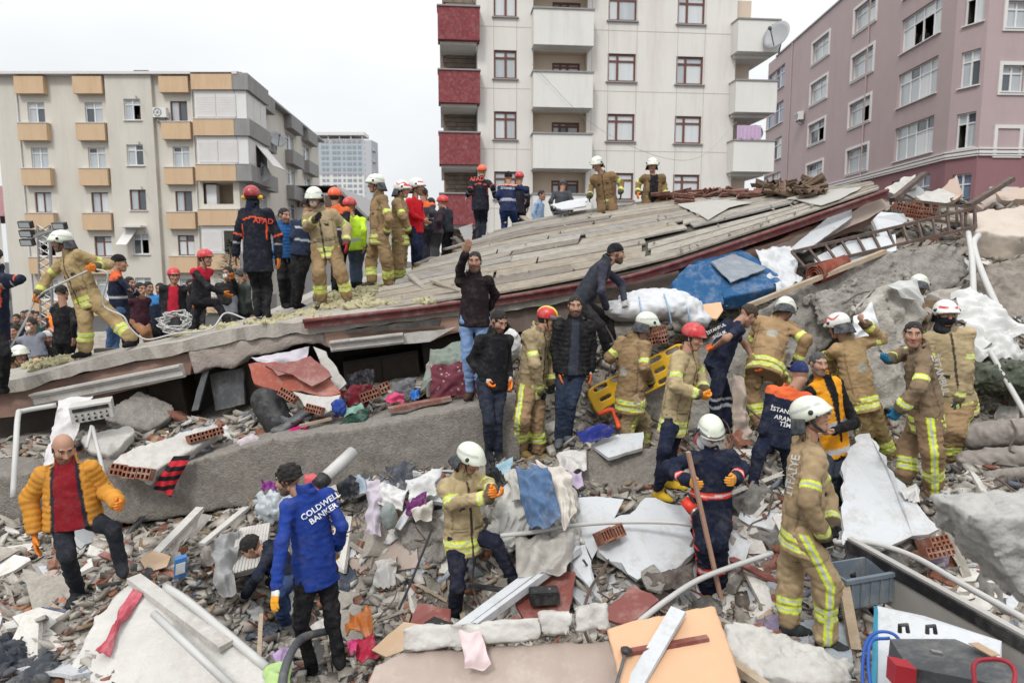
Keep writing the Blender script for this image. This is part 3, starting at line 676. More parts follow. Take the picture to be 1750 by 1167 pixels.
man('bearded man in a yellow orange safety vest over black sleeves', 7.3, 18, (1399, 622), 5, (1408, 649), (1424, 770), la=((1461, 722), (1424, 737, -.3)), ra=((1376, 705), (1388, 732, -.25)), ll=((1428, 812), (1437, 868)), rl=((1412, 815), (1420, 862)), pt=0,
    j=('civ', BLK, {}), vest=((.7, .29, .015), 1), t=('jean', (.035, .045, .06)), gl=None, shoe=(.02, .02, .02), hair='grey', beard=.75, g=1)
man('rescuer in navy with an orange yoke crouching with his back turned', 7.0, 172, (1366, 640), 170, (1352, 660), (1330, 752), la=((1305, 735), (1312, 762, .2)), ra=((1378, 735), (1370, 760, .2)), ll=((1298, 772, -.05), (1288, 822, -.05)), rl=((1350, 790), (1350, 830)), pt=-25,
    j=('orange', NAVY, {}), t=('plain', NAVY), gl=BLK, shoe=BLK, hair='beanie', hatc=(.02, .03, .09), g=1)
man('bareheaded firefighter in a brown coat turning to look back at the camera', 6.6, -112, (1561, 572), -28, (1572, 598), (1583, 708), la=((1570, 662, -.12), (1539, 698, -.2)), ra=((1545, 606, .2), (1519, 613, .1)), ll=((1594, 772), (1595, 838)), rl=((1553, 760, .12), (1546, 812, .15)), pt=0,
    j=('ff', TAND, {}), t=('ffv', (.235, .155, .09)), gl=(.02, .12, .22), shoe=(.12, .1, .07), hair='short', beard=.3, g=1)
man('firefighter with a white helmet and a dark scarf over his chin', 7.8, -18, (1616, 537), -5, (1620, 562), (1634, 685), la=((1653, 630), (1636, 682, -.1)), ra=((1590, 620), (1592, 670)), ll=((1635, 735), (1632, 792)), rl=((1620, 735), (1618, 790)), pt=-5,
    j=('ff', TAN, {}), t=('ffv', (.27, .18, .095)), hat='ffr', gl=(.02, .05, .08), shoe=BLK, scarf=(.012, .013, .018), beard=.2, g=1)
man('firefighter with a red and white helmet reaching up under the broken slab', 7.9, -160, (1432, 558), -150, (1447, 582), (1471, 680), la=((1412, 610, .2), (1425, 640, .4)), ra=((1506, 578, .05), (1478, 553, .1)), ll=((1476, 735), (1482, 775)), rl=((1502, 735), (1522, 782)), pt=-20, nd=.15,
    j=('ff', (.33, .225, .115), {}), t=('ffv', (.24, .17, .075)), hat='ffred', gl=None, shoe=BLK, g=1)
man('firefighter bending into the gap below the broken slab, helmet half hidden', 8.2, 165, (1342, 530), 150, (1326, 546), (1308, 620), la=((1285, 590, .15), (1300, 615, .3)), ra=((1378, 582), (1362, 616, .15)), ll=((1284, 668), (1298, 727)), rl=((1338, 650, .15), (1352, 690, .2)), pt=-35, nd=.35,
    j=('ff', (.3, .2, .105), {}), t=('ffv', (.28, .19, .1)), hat='ff', gl=BLK, shoe=(.05, .05, .05), g=1)
man('rescuer in a navy short sleeved shirt bending with a hand on his hip', 7.9, 98, (1279, 539), 100, (1257, 548), (1226, 620), la=((1275, 590, .25), (1290, 620, .25)), ra=((1241, 578, -.3), (1222, 592, -.22)), ll=((1240, 676, .1), (1242, 725, .1)), rl=((1222, 674, -.08), (1226, 728, -.08)), pt=-42, nd=0,
    j=('tee', NAVY, {}), t=('rescue', NAVY), gl=ORG_, shoe=BLK, hair='brown', beard=.3, g=1)
man('firefighter with a red helmet and pale tan coat facing right, yellow boots', 7.3, 55, (1185, 577), 50, (1173, 600), (1153, 716), la=((1196, 640, .1), (1204, 668, -.05)), ra=((1154, 660, -.2), (1193, 674, -.3)), ll=((1148, 765, .1), (1146, 820, .1)), rl=((1136, 768), (1126, 838)), pt=-18,
    j=('ff', TANY, {}), t=('plain', NAVY), hat='red', gl=(.7, .25, .03), shoe=(.55, .36, .03), shoe2=1, beard=.15, g=1)
man('firefighter with a white helmet carrying the yellow stretcher, seen from behind', 8.3, 125, (1106, 556), 105, (1083, 577), (1077, 682), la=((1042, 610, .0), (1060, 600, .3)), ra=((1102, 628, -.1), (1112, 652, .1)), ll=((1100, 722, .15), (1098, 760, .25)), rl=((1073, 722), (1069, 775)), pt=-15,
    j=('ff', (.29, .195, .105), {}), t=('ffv', TAN), hat='ff', gl=BLK, shoe=(.25, .16, .04), g=1)
man('man in a black quilted leather jacket with orange gloves facing the camera', 8.0, 2, (983, 524), 0, (983, 545), (977, 630), la=((1010, 592), (1009, 630)), ra=((950, 594), (955, 630)), ll=((976, 690), (970, 743)), rl=((958, 692), (956, 748)), pt=0,
    j=('puff', BLK, dict(open=(.055, (.03, .035, .05)))), t=('jean', (.02, .03, .055)), gl=(.66, .14, .03), cuff=(.55, .53, .5), shoe=(.09, .1, .11), hair='short', beard=1, g=1)
man('firefighter with a red and yellow helmet looking down to the right', 8.1, 55, (936, 546), 75, (919, 562), (909, 655), la=((940, 622, .1), (942, 655, .1)), ra=((914, 622, -.12), (922, 668, -.1)), ll=((917, 716), (920, 772)), rl=((892, 716), (890, 765)), pt=-15,
    j=('ff', TAN, {}), t=('ffv', (.27, .18, .1)), hat='redy', gl=BLK, shoe=(.2, .14, .05), g=1)
man('young man in a black jacket looking down, orange palmed gloves', 7.8, 25, (853, 549), 35, (846, 568), (841, 655), la=((867, 612), (871, 643)), ra=((806, 614), (828, 647, -.1)), ll=((849, 718), (851, 776)), rl=((835, 718), (836, 770)), pt=-25,
    j=('civ', BLK, dict(collar=1)), t=('jean', (.02, .025, .04)), gl=(.8, .2, .03), cuff=(.5, .48, .45), shoe=(.02, .022, .025), hair='short', beard=.9, g=1)
man('man in a dark jumper and pale jeans raising his arm towards the camera', 8.3, 0, (811, 448), 0, (811, 469), (811, 548), la=((846, 505), (836, 528, .15)), ra=((786, 462, -.1), (796, 432, -.3)), ll=((820, 610), (820, 662)), rl=((798, 612), (803, 668)), pt=0,
    j=('civ', (.018, .012, .015), dict(collar=1)), t=('jean', (.16, .25, .42)), gl=None, shoe=(.06, .035, .025), hair='short', beard=.7, g=1)
man('man in a black beanie and grey work vest climbing along the roof edge', 9.0, 78, (1053, 434), 85, (1036, 448), (993, 516), la=((1062, 484, .15), (1067, 513, .1)), ra=((1028, 497, -.15), (1037, 526, -.15)), ll=((1040, 545, .2), (1046, 578, .25)), rl=((1026, 556, -.1), (1038, 600, -.05)), pt=-5,
    j=('civ', (.04, .04, .06), {}), vest=((.03, .035, .045), 0), t=('jean', (.02, .02, .022)), gl=(.45, .44, .42), shoe=BLK, hair='beanie', hatc=(.012, .013, .016), beard=.9, g=1)
man('firefighter half hidden in the hole behind the broken pillar', 9.3, 160, (1570, 490), 150, (1566, 508), (1560, 590), la=((1545, 545), (1550, 575)), ra=((1590, 545), (1585, 575)), pt=-30,
    j=('ff', TAND, {}), t=('plain', TAND), hat='ff', gl=BLK)
# -- on the deck at the left
man('firefighter in a tan suit paying out a rope at the left end of the deck', 9.5, -22, (104, 414), -62, (118, 434), (148, 508), la=((185, 452), (164, 457, -.25)), ra=((82, 472), (66, 502, -.15)), ll=((192, 545), (226, 580, -.1)), rl=((146, 548), (146, 598, -.1)), pt=-8,
    j=('ff', (.38, .28, .14), {}), t=('ff', (.37, .27, .135)), hat='ff', gl=GLO, shoe=BLK, beard=.7, k=1)
man('person in a dark navy jacket cut by the left edge of the photo', 8.7, -60, (-14, 440), -60, (-6, 462), (-8, 560), la=((33, 477, -.1), (12, 486, -.2)), ra=((-30, 510), (-30, 550)), ll=((8, 605), (4, 660)), rl=((-8, 605), (-12, 660)), j=('piped', NAVY, {}), t=('plain', BLK), gl=None, hair='short', k=1)
man('man in a black knit cap and navy jacket with orange shoulders', 10.7, 125, (204, 450), 110, (198, 465), (204, 532), ra=((221, 494), (234, 502, -.05)), la=((190, 500), (200, 525)), ll=((198, 565), (196, 600)), rl=((190, 563), (187, 600)), j=('orange', NAVY, {}), t=('jean', (.05, .1, .2)), gl=None, hair='beanie', hatc=BLK)
man('grey haired man in a maroon jacket with orange gloves behind the deck', 13, 60, (240, 494), 60, (237, 507), (240, 550), ra=((231, 530), (242, 550)), la=((250, 528), (252, 545)), ll=((252, 568), (262, 590)), rl=((247, 568), (252, 592)), j=('civ', (.045, .015, .025), {}), t=('jean', (.3, .15, .08)), gl=GLO, hair='short', beard=.6)
man('man with a light blue collar beside the maroon jacket', 13.6, 40, (254, 492), 60, (256, 504), (266, 552), ra=((255, 530), (262, 548)), la=((276, 526), (277, 548)), ll=((270, 575), (270, 600)), rl=((264, 575), (264, 600)), j=('civ', (.02, .03, .05), dict(yoke=(.05, .22, .5))), t=('plain', BLK), gl=None, hair='short', beard=.3)
man('rescuer in a red helmet and red fronted black jacket, left of the pair', 12.5, 25, (297, 472), 40, (297, 486), (295, 536), ra=((277, 515), (284, 534)), la=((312, 510), (316, 533)), ll=((302, 560), (304, 585)), rl=((290, 560), (290, 585)), j=('civ', (.016, .016, .02), dict(open=(.09, (.45, .02, .04)))), t=('plain', (.03, .03, .034)), hat='red', gl=BLK)
man('rescuer in a red helmet stepping right with an orange glove held out', 11.5, 72, (351, 442), 80, (345, 456), (343, 512), ra=((356, 490, -.1), (379, 500, -.15)), la=((325, 492), (330, 512)), rl=((370, 518), (386, 545)), ll=((334, 535), (332, 562)), j=('civ', (.018, .018, .022), dict(yoke=(.45, .02, .04))), t=('plain', (.02, .02, .024)), hat='red', gl=GLO, k=1)
man('dark haired man in black holding a white dust mask to his mouth', 13, -10, (389, 467), -10, (386, 480), (390, 514), la=((404, 498), (398, 476, -.2)), ra=((372, 500), (378, 515)), ll=((400, 534), (402, 562)), rl=((388, 536), (390, 562)), j=('civ', (.02, .02, .022), {}), t=('jean', (.12, .125, .14)), gl=GLO, hair='short', mask=1)
man('man with yellow ear muffs on a red helmet, lettered black jacket, back turned', 9.75, 180, (431, 337), 180, (436, 354), (441, 448), la=((406, 402), (403, 433)), ra=((475, 404), (476, 438)), ll=((439, 490), (440, 530)), rl=((456, 490), (455, 535)), pt=0,
    j=('afad', (.013, .015, .024), {}), t=('plain', BLK), hat='muff', gl=None, glr=GLO, shoe=BLK, hood=NAVY, k=1)
man('man in a blue puffer jacket looking right', 11.3, 50, (486, 369), 55, (485, 384), (488, 436), ra=((478, 410), (484, 432)), la=((500, 408), (503, 432)), ll=((492, 476), (494, 515)), rl=((482, 476), (486, 516)), j=('puff', (.02, .09, .25), {}), t=('plain', BLK), gl=None, hair='short', beard=.7, k=1)
man('rescuer in a navy jacket with silver bands leaning behind the masked firefighter', 10.9, 165, (527, 352), 150, (521, 374), (516, 430), la=((499, 405), (506, 428, .15)), ra=((540, 405), (538, 425)), ll=((506, 476), (503, 515)), rl=((514, 476), (508, 517)), j=('orange', (.02, .03, .06), dict(noy=1)), t=('plain', BLK), gl=None, hair='short', k=1)
man('firefighter pressing a black glove to his mask at the centre of the deck', 10.3, 4, (537, 339), 0, (546, 360), (557, 424), la=((592, 388), (592, 415, -.05)), ra=((524, 388, -.1), (539, 374, -.42)), ll=((582, 466), (594, 508)), rl=((545, 466), (550, 514)), pt=-22,
    j=('ff', TAN, {}), t=('ff', (.31, .21, .11)), hat='ff', gl=BLK, gll=(.3, .02, .03), mask=2, shoe=(.1, .09, .06), k=1)
man('person in a red hood and lime high visibility jacket behind the masked firefighter', 12.2, 165, (598, 353), 150, (604, 370), (609, 420), la=((590, 400), (594, 420)), ra=((622, 395), (622, 418)), ll=((604, 450), (604, 482)), rl=((613, 450), (614, 482)), j=('hivis', (.5, .75, .05), {}), t=('plain', (.05, .07, .1)), hat='red', gl=None, k=1)
man('rescuer in an orange helmet mostly hidden by the masked firefighter', 11.7, 175, (573, 337), 160, (575, 352), (578, 415), la=((560, 385), (562, 410)), ra=((592, 385), (592, 410)), ll=((572, 450), (572, 492)), rl=((582, 450), (584, 492)), j=('orange', (.02, .02, .03), {}), t=('plain', BLK), hat='orange', gl=None, k=1)
man('firefighter in a white helmet in left profile with black gloves at his side', 11.3, -62, (641, 315), -80, (648, 334), (648, 402), la=((665, 374, -.15), (661, 397, -.15)), ra=((638, 372, .15), (640, 395, .1)), ll=((660, 446, -.05), (664, 484)), rl=((633, 445, .1), (636, 480, .1)), pt=-5,
    j=('ff', (.28, .19, .1), {}), t=('ff', (.28, .19, .1)), hat='ff', gl=BLK, shoe=(.08, .07, .05), k=1)
man('firefighter in a red topped white helmet turned right behind his colleague', 11.9, 85, (688, 325), 80, (682, 340), (684, 404), la=((690, 370, .1), (698, 392, .1)), ra=((690, 372, -.1), (698, 394, -.1)), ll=((686, 446, .1), (686, 480, .1)), rl=((680, 447), (680, 480)), j=('ff', (.31, .215, .115), {}), t=('ff', (.29, .2, .105)), hat='ffred', gl=BLK, shoe=(.2, .13, .05), k=1)
man('man in a red jacket and white helmet looking right', 12.5, 65, (713, 320), 75, (708, 338), (709, 392), la=((720, 365, .1), (726, 376)), ra=((703, 366, -.1), (722, 376, -.15)), ll=((716, 420), (716, 448)), rl=((709, 420), (709, 452)), j=('civ', (.5, .012, .022), {}), t=('plain', (.014, .02, .05)), hat='ffr', gl=None, shoe=(.45, .25, .03), beard=.5, k=1)
man('rescuer with an orange grey yoke beside the red jacket', 13.2, 160, (724, 332), 160, (725, 345), (726, 388), la=((715, 368), (716, 385)), ra=((738, 366), (733, 376, -.1)), ll=((723, 418), (722, 446)), rl=((729, 418), (729, 446)), j=('orange', (.04, .04, .05), {}), t=('plain', (.02, .02, .03)), gl=ORG_, hair='short', k=1)
man('dark clothed man with his back turned at the gap by the red balcony', 14, 178, (737, 349), 178, (740, 360), (742, 396), la=((732, 378), (733, 393)), ra=((751, 378), (751, 393)), ll=((738, 422), (738, 446)), rl=((746, 422), (746, 446)), j=('civ', (.03, .018, .025), {}), t=('plain', (.05, .05, .055)), gl=None, hair='short', k=1)
man('rescuer in a red helmet with a yellow glove before the red balcony', 14.5, -120, (756, 347), -120, (760, 356), (763, 392), la=((752, 374), (757, 386)), ra=((771, 374), (770, 388)), ll=((760, 415), (760, 436)), rl=((767, 415), (767, 436)), j=('civ', (.02, .022, .03), {}), t=('plain', BLK), hat='red', gl=(.6, .3, .02))
man('man in a dark jacket behind the red helmeted pair', 13.4, 30, (326, 488), 40, (326, 501), (324, 548), j=('civ', (.03, .03, .035), {}), t=('plain', BLK), gl=None, hair='short')
man('bareheaded man in a grey coat between the maroon jacket and the red helmets', 14.2, 0, (273, 494), 10, (273, 506), (272, 550), j=('civ', (.12, .12, .13), {}), t=('plain', BLK), gl=None, hair='short', beard=.6)
man('man in a dark green coat left of the lettered black jacket', 13.2, 150, (414, 470), 140, (413, 483), (412, 530), j=('civ', (.04, .05, .045), {}), t=('plain', BLK), gl=None, hair='grey')
man('dark haired man behind the black knit cap', 13.5, 60, (222, 484), 70, (221, 496), (220, 545), j=('civ', (.03, .025, .03), {}), t=('plain', BLK), gl=None, hair='short', beard=.5)
man('man in a black coat low behind the rope coil', 13.8, -20, (310, 505), -10, (310, 517), (309, 560), j=('civ', BLK, {}), t=('plain', BLK), gl=None, hair='short')
# -- at the back of the roof
man('rescuer in an orange helmet and black jacket standing at the roof edge, back turned', 16, 178, (824, 294), 175, (821, 306), (821, 350), la=((804, 324), (799, 334)), ra=((842, 320), (846, 336)), ll=((817, 378), (818, 408)), rl=((827, 378), (825, 409)), j=('afad', (.016, .017, .026), {}), t=('plain', (.016, .018, .03)), hat='orange', gl=(.5, .5, .5), k=2)
man('man in a black cap and navy jacket leaning forward at the roof edge', 15.5, 178, (869, 304), 178, (869, 314), (868, 360), la=((850, 335), (856, 350, .2)), ra=((900, 325), (899, 338, .15)), ll=((862, 384), (860, 408)), rl=((882, 382), (885, 405)), nd=.15, j=('orange', (.014, .022, .06), dict(noy=2)), t=('plain', (.012, .03, .1)), gl=None, hair='beanie', hatc=BLK, k=2)
man('rescuer in a red helmet hidden behind the two men on the roof', 16.6, 170, (888, 305), 170, (888, 316), (886, 360), la=((872, 336), (874, 352)), ra=((902, 336), (902, 352)), j=('civ', (.02, .02, .03), {}), t=('plain', BLK), hat='red', gl=None)
man('man in a light blue shirt seen behind the ridge', 18, 60, (926, 334), 60, (922, 344), (920, 380), j=('civ', (.25, .35, .5), {}), t=('plain', BLK), gl=None, hair='short')
man('man in a grey leather jacket seen from behind at the ridge', 17.5, 178, (962, 315), 178, (960, 325), (960, 362), la=((941, 345), (944, 360)), ra=((979, 345), (977, 360)), j=('civ', (.06, .065, .075), {}), t=('plain', BLK), gl=None, hair='grey')
man('firefighter on the ridge bending to lift roof tiles', 14.8, -15, (1020, 281), -35, (1029, 295), (1036, 340), ra=((1012, 316), (1008, 336, -.2)), la=((1061, 313), (1061, 328)), ll=((1048, 360), (1048, 385)), rl=((1028, 360), (1028, 385)), pt=-25,
    j=('ff', (.22, .14, .07), {}), t=('ff', (.2, .13, .07)), hat='ff', gl=(.03, .035, .03), nd=-.1)
man('firefighter on the ridge with an open coat over a black shirt', 15.1, 0, (1115, 283), 0, (1117, 297), (1114, 338), ra=((1091, 314), (1090, 330, -.1)), la=((1133, 314), (1138, 334, -.1)), ll=((1122, 360), (1122, 385)), rl=((1106, 360), (1106, 385)), pt=-15,
    j=('ff', (.22, .145, .075), dict(open=(.1, (.012, .012, .014)))), t=('ff', (.2, .13, .07)), hat='ff', gl=GLO)
# -- crowd at the lower left, behind the deck
man('man in a grey jumper with a white dust mask kneeling in the crowd', 12.3, 15, (53, 556), 0, (50, 570), (61, 604), la=((68, 594), (64, 612, -.1)), ra=((36, 592), (40, 612)), j=('civ', (.2, .21, .25), {}), t=('jean', (.1, .12, .17)), gl=GLO, hair='short', mask=1)
man('firefighter crouching at the foot of the deck in the left corner', 10.9, 35, (34, 607), 60, (29, 620), (24, 665), la=((44, 646), (46, 660)), ra=((10, 646), (14, 665)), j=('ff', (.3, .2, .11), {}), t=('ff', TAN), hat='ff', gl=BLK)
man('bearded man with a white cap in the crowd', 12.6, 40, (80, 578), 40, (82, 592), (90, 625), j=('civ', (.02, .02, .022), {}), t=('plain', BLK), gl=None, hair='short', beard=.9, cap=(.6, .6, .58))
man('man in an orange high visibility vest bending in the crowd', 13.6, 160, (103, 527), 140, (96, 540), (92, 572), la=((84, 556), (86, 570)), ra=((106, 560), (108, 575)), j=('civ', (.02, .02, .028), dict(yoke2=(.8, .2, .03))), t=('plain', BLK), gl=None, hair='short')
man('man in black standing right behind the rope handling firefighter', 11.2, 175, (106, 500), 175, (110, 522), (112, 580), la=((98, 552), (98, 575)), ra=((126, 552), (126, 575)), ll=((110, 612), (110, 650)), rl=((118, 612), (118, 650)), j=('civ', BLK, {}), t=('plain', BLK), gl=None, hair='short')
cr = random.Random(3)
CROWD = [(28, 545, 17, 'hatless onlooker in a dark coat at the far left of the crowd'), (40, 538, 21, 'onlooker in a brown coat at the back of the crowd'), (47, 537, 20, 'onlooker in a grey coat at the back of the crowd'), (55, 538, 19.5, 'onlooker in a navy coat at the back of the crowd'), (63, 540, 18, 'onlooker with a reddish coat beside the dust masked man'), (72, 544, 16.5, 'onlooker in a dark green coat right of the masked man'), (24, 566, 14, 'man with a pale cap low in the crowd at the left'), (13, 560, 15, 'onlooker in dark blue near the left edge of the crowd')]
CC = [(.02, .02, .024), (.08, .05, .035), (.1, .1, .11), (.015, .02, .05), (.18, .03, .04), (.02, .05, .04), (.03, .03, .04), (.02, .03, .07)]
for (x, y, d, lab), c in zip(CROWD, CC):
    q = 1167/d; man(lab, d, cr.uniform(-30, 40), (x, y), cr.uniform(-30, 50), (x, y+.15*q), (x+2, y+.7*q), j=('civ', c, {}), t=('plain', BLK), gl=None, hair='short', beard=cr.choice((.2, .8)))
# -- people looking out of windows
for (x, y, d, c, lab) in ((240, 192, 45.5, (.3, .12, .14), 'woman with a pale headscarf leaning from a window of the cream block'), (1566, 60, 36, (.03, .03, .035), 'person in black leaning out of the wide top window of the mauve block'), (1581, 52, 36.6, (.06, .05, .05), 'person standing behind the open sash of the mauve block'), (1636, 33, 34, (.03, .03, .035), 'man in black at the top corner window of the mauve block'), (1626, 236, 34, (.4, .2, .25), 'child in pink at the lower corner window of the mauve block'), (1400, 236, 44.3, (.1, .07, .06), 'person in the half open window of the mauve block beside the air conditioner'), (413, 263, 46.2, (.05, .04, .04), 'person behind the propped awning of the cream block')):
    if x > 900:                         # just inside the wall the sight line meets
        a_, b_ = (np.array([21.1, 34.]), np.array([22.32, 60.])) if x < 1606 else (np.array([21.1, 34.]), P(1676, 200, 32.6)[:2])
        r_ = ray(x, y)[:2]; n_ = np.array([b_[1]-a_[1], a_[0]-b_[0]]); d = float((n_@a_)/(n_@r_))+(.9 if x < 1606 else .45)
    q = 1167/d; man(lab, d, 0 if x < 900 else -50, (x, y), 0 if x < 900 else -40, (x, y+.16*q), (x, y+.72*q), j=('civ', c, {}), t=('plain', BLK), gl=None, hair='short')
# ---------------------------------------------------------------- the mound of rubble
class TPS:
    def __init__(s, pts, reg=.02):
        s.p = np.array(pts)[:, :2]; z = np.array(pts)[:, 2]; n = len(z)
        K = s.k(s.p)+reg*np.eye(n); Q = np.c_[np.ones(n), s.p]
        A = np.block([[K, Q], [Q.T, np.zeros((3, 3))]]); s.w = np.linalg.solve(A, np.r_[z, 0, 0, 0])
    def k(s, X):
        r = np.linalg.norm(X[:, None]-s.p[None], axis=2)+1e-9; return r
    def __call__(s, X):
        X = np.atleast_2d(X); return s.k(X)@s.w[:-3]+np.c_[np.ones(len(X)), X]@s.w[-3:]
CT = [(-100, 1200, 4.9), (60, 1190, 4.8), (200, 1190, 4.75), (450, 1190, 5.0), (650, 1175, 5.2), (850, 1200, 4.9), (1150, 1230, 4.7), (1300, 1190, 4.7), (1430, 1180, 4.9), (1600, 1210, 4.4), (1800, 1210, 4.3),
      (0, 1030, 6.2), (0, 905, 7.2), (300, 960, 6.5), (300, 905, 7.2), (700, 960, 6.8), (640, 1030, 6.2), (500, 860, 7.35), (700, 830, 7.4), (620, 930, 7.0), (1000, 1020, 6.2), (1000, 920, 6.9), (950, 1060, 5.9), (1120, 1040, 6.2), (1290, 1060, 5.8), (1300, 950, 6.6), (1500, 980, 6.2), (1650, 980, 6.0), (1760, 930, 6.0), (1560, 1080, 5.4),
      (300, 715, 10.5), (600, 640, 10.6), (0, 740, 10.4), (800, 610, 10.6), (950, 640, 9.0), (950, 560, 10.4),
      (1040, 728, 8.85), (1200, 742, 8.85), (1350, 728, 8.95), (1500, 735, 8.6), (1300, 640, 9.9), (1450, 600, 10.2), (1180, 620, 10), (1600, 600, 9.3), (1700, 625, 8.6), (1760, 720, 7.7), (1700, 790, 7.2), (1650, 440, 11), (1800, 420, 11.2), (1250, 500, 11.4), (1480, 440, 11.6), (1650, 345, 13.5), (1800, 345, 13.5), (1400, 345, 14), (1900, 700, 8), (1950, 1000, 6),
      (600, 1000, 6.75), (740, 990, 6.55), (480, 1020, 6.7), (1090, 892, 7.1), (980, 880, 7.15)]
for (x, yt, yb, d) in ((-80, 816, 890, 7.5), (90, 808, 895, 7.52), (230, 800, 897, 7.55), (330, 790, 882, 7.6), (430, 762, 866, 7.65), (520, 745, 850, 7.7), (640, 728, 825, 7.75), (760, 703, 803, 7.88), (840, 690, 795, 7.97)):
    zb = P(x, yb+4, d-.12); zt_ = P(x, yt, d)[2]
    for dd in (-.12, .1, .35): q = P(x, yb, d+dd); q[2] = zb[2]-(.0 if dd < 0 else .12); CT.append(q)
    for dd in (.72, .95, 1.2): q = P(x, yt, d+dd); q[2] = zt_-.02-(.05 if dd < .8 else 0); CT.append(q)
CTP = [P(*c) if isinstance(c, tuple) else c for c in CT]
for p in PPL:
    if p.get('g'):
        for leg in (p['ll'], p['rl']):
            a = leg[1]; q = P(a[0], a[1], p['d']+(a[2] if len(a) > 2 else 0)); CTP.append(q-np.array([0, 0, .1]))
for x in (-16, -11, -6, 0, 6, 11, 17): CTP += [np.array([x, 2.2, -.25]), np.array([x, 19.5, 1.6])]
CTP += [np.array(q) for q in ((-14, 6, .3), (-14, 10, .6), (-14, 14, .6), (-9, 11.5, 1.2), (-10, 14, .6), (-6, 12.5, 1.9), (-2, 13, 2.9), (2, 13, 3.2), (17, 6, 1.6), (17, 11, 3.2), (17, 15, 3.5), (0, 15.5, 3.2), (6, 16, 4.0), (-7, 15.5, .8))]
TERR = TPS(CTP, .008)
NZ1 = Noise(5, .55); NZ2 = Noise(6, 1.9)
def ground_z(x, y):
    X = np.c_[np.atleast_1d(x), np.atleast_1d(y)]; X3 = np.c_[X, 0*X[:, 0]]
    return TERR(X)+.065*NZ1(X3)+.045*(.35-np.abs(NZ2(X3)))
xs = np.arange(-17, 19.01, .1); ys = np.arange(2.2, 19.6, .1)
GX, GY = np.meshgrid(xs, ys, indexing='ij'); GZ = ground_z(GX.ravel(), GY.ravel()).reshape(GX.shape)
def gz(x, y): return float(GZ[int(np.clip(round((x+17)/.1), 0, len(xs)-1)), int(np.clip(round((y-2.2)/.1), 0, len(ys)-1))])
def on(px, py):                          # where the sight line through a pixel meets the mound
    r_ = ray(px, py)
    for d in np.arange(3.5, 16, .04):
        q = CAM+r_*d
        if q[2] <= gz(q[0], q[1]): return q
    return None
nxx, nyy = GX.shape
V = np.stack([GX, GY, GZ], -1).reshape(-1, 3); i, j = np.meshgrid(np.arange(nxx-1), np.arange(nyy-1), indexing='ij'); k = (i*nyy+j).ravel()
M_rub = mat('crushed_rubble', (.26, .235, .2), .95, .35, 7, 1.0, 40, dirt=(.36, .33, .295), dscale=2.4, damt=.7)
t_ = obj('rubble_mound', V, np.stack([k, k+nyy, k+nyy+1, k+1], 1), M_rub, smooth=True); tag(t_, kind='structure')
# ---------------------------------------------------------------- builders for broken things
def poly_frame(W):
    n = np.zeros(3)
    for a, b in zip(W, np.roll(W, -1, 0)): n += np.cross(a, b)
    n = nrm(n); c = W.mean(0)
    if n@(CAM-c) < 0: n = -n
    u = nrm(W[1]-W[0]); u = nrm(u-n*(u@n)); return c, u, np.cross(n, u), n
def refine(W, step, jag, n, g):
    out = []
    for a, b in zip(W, np.roll(W, -1, 0)):
        k = max(1, int(np.linalg.norm(b-a)/step)); pp = np.cross(nrm(b-a), n)
        for i in range(k): out.append(a+(b-a)*i/k+(pp*g.normal()*jag if i else pp*0))
    return np.array(out)
SEED = [100]
def plate(name, label, cat, pts, th, m, jag=.012, step=.09, parent=None, group=None, world=False):
    SEED[0] += 1; g = np.random.default_rng(SEED[0])
    W = np.array(pts if world else [P(*p) for p in pts], float); c, u, v, n = poly_frame(W)
    if jag: W = refine(W, step, jag, n, g)
    k = len(W); V = np.r_[W, W-n*th+g.normal(size=(k, 3))*jag*.5]
    F = [list(range(k)), list(range(k, 2*k))[::-1]]+[[i, k+i, k+(i+1) % k, (i+1) % k] for i in range(k)]
    a = np.cross(W-c, np.roll(W, -1, 0)-c).sum(0)
    if a@n < 0: F = [f[::-1] for f in F]
    o = obj(name, V, F, m, parent)
    return o if parent else tag(o, label, cat, group)
def sd_poly(X, Pn):
    d = ((X-Pn[0])**2).sum(-1); s = np.ones(X.shape[:-1]); j = len(Pn)-1
    for i in range(len(Pn)):
        e = Pn[j]-Pn[i]; w_ = X-Pn[i]; t = np.clip((w_@e)/(e@e), 0, 1); b = w_-t[..., None]*e; d = np.minimum(d, (b*b).sum(-1))
        c1 = X[..., 1] >= Pn[i][1]; c2 = X[..., 1] < Pn[j][1]; c3 = e[0]*w_[..., 1] > e[1]*w_[..., 0]
        fl = (c1 & c2 & c3) | (~c1 & ~c2 & ~c3); s = np.where(fl, -s, s); j = i
    return s*np.sqrt(d)
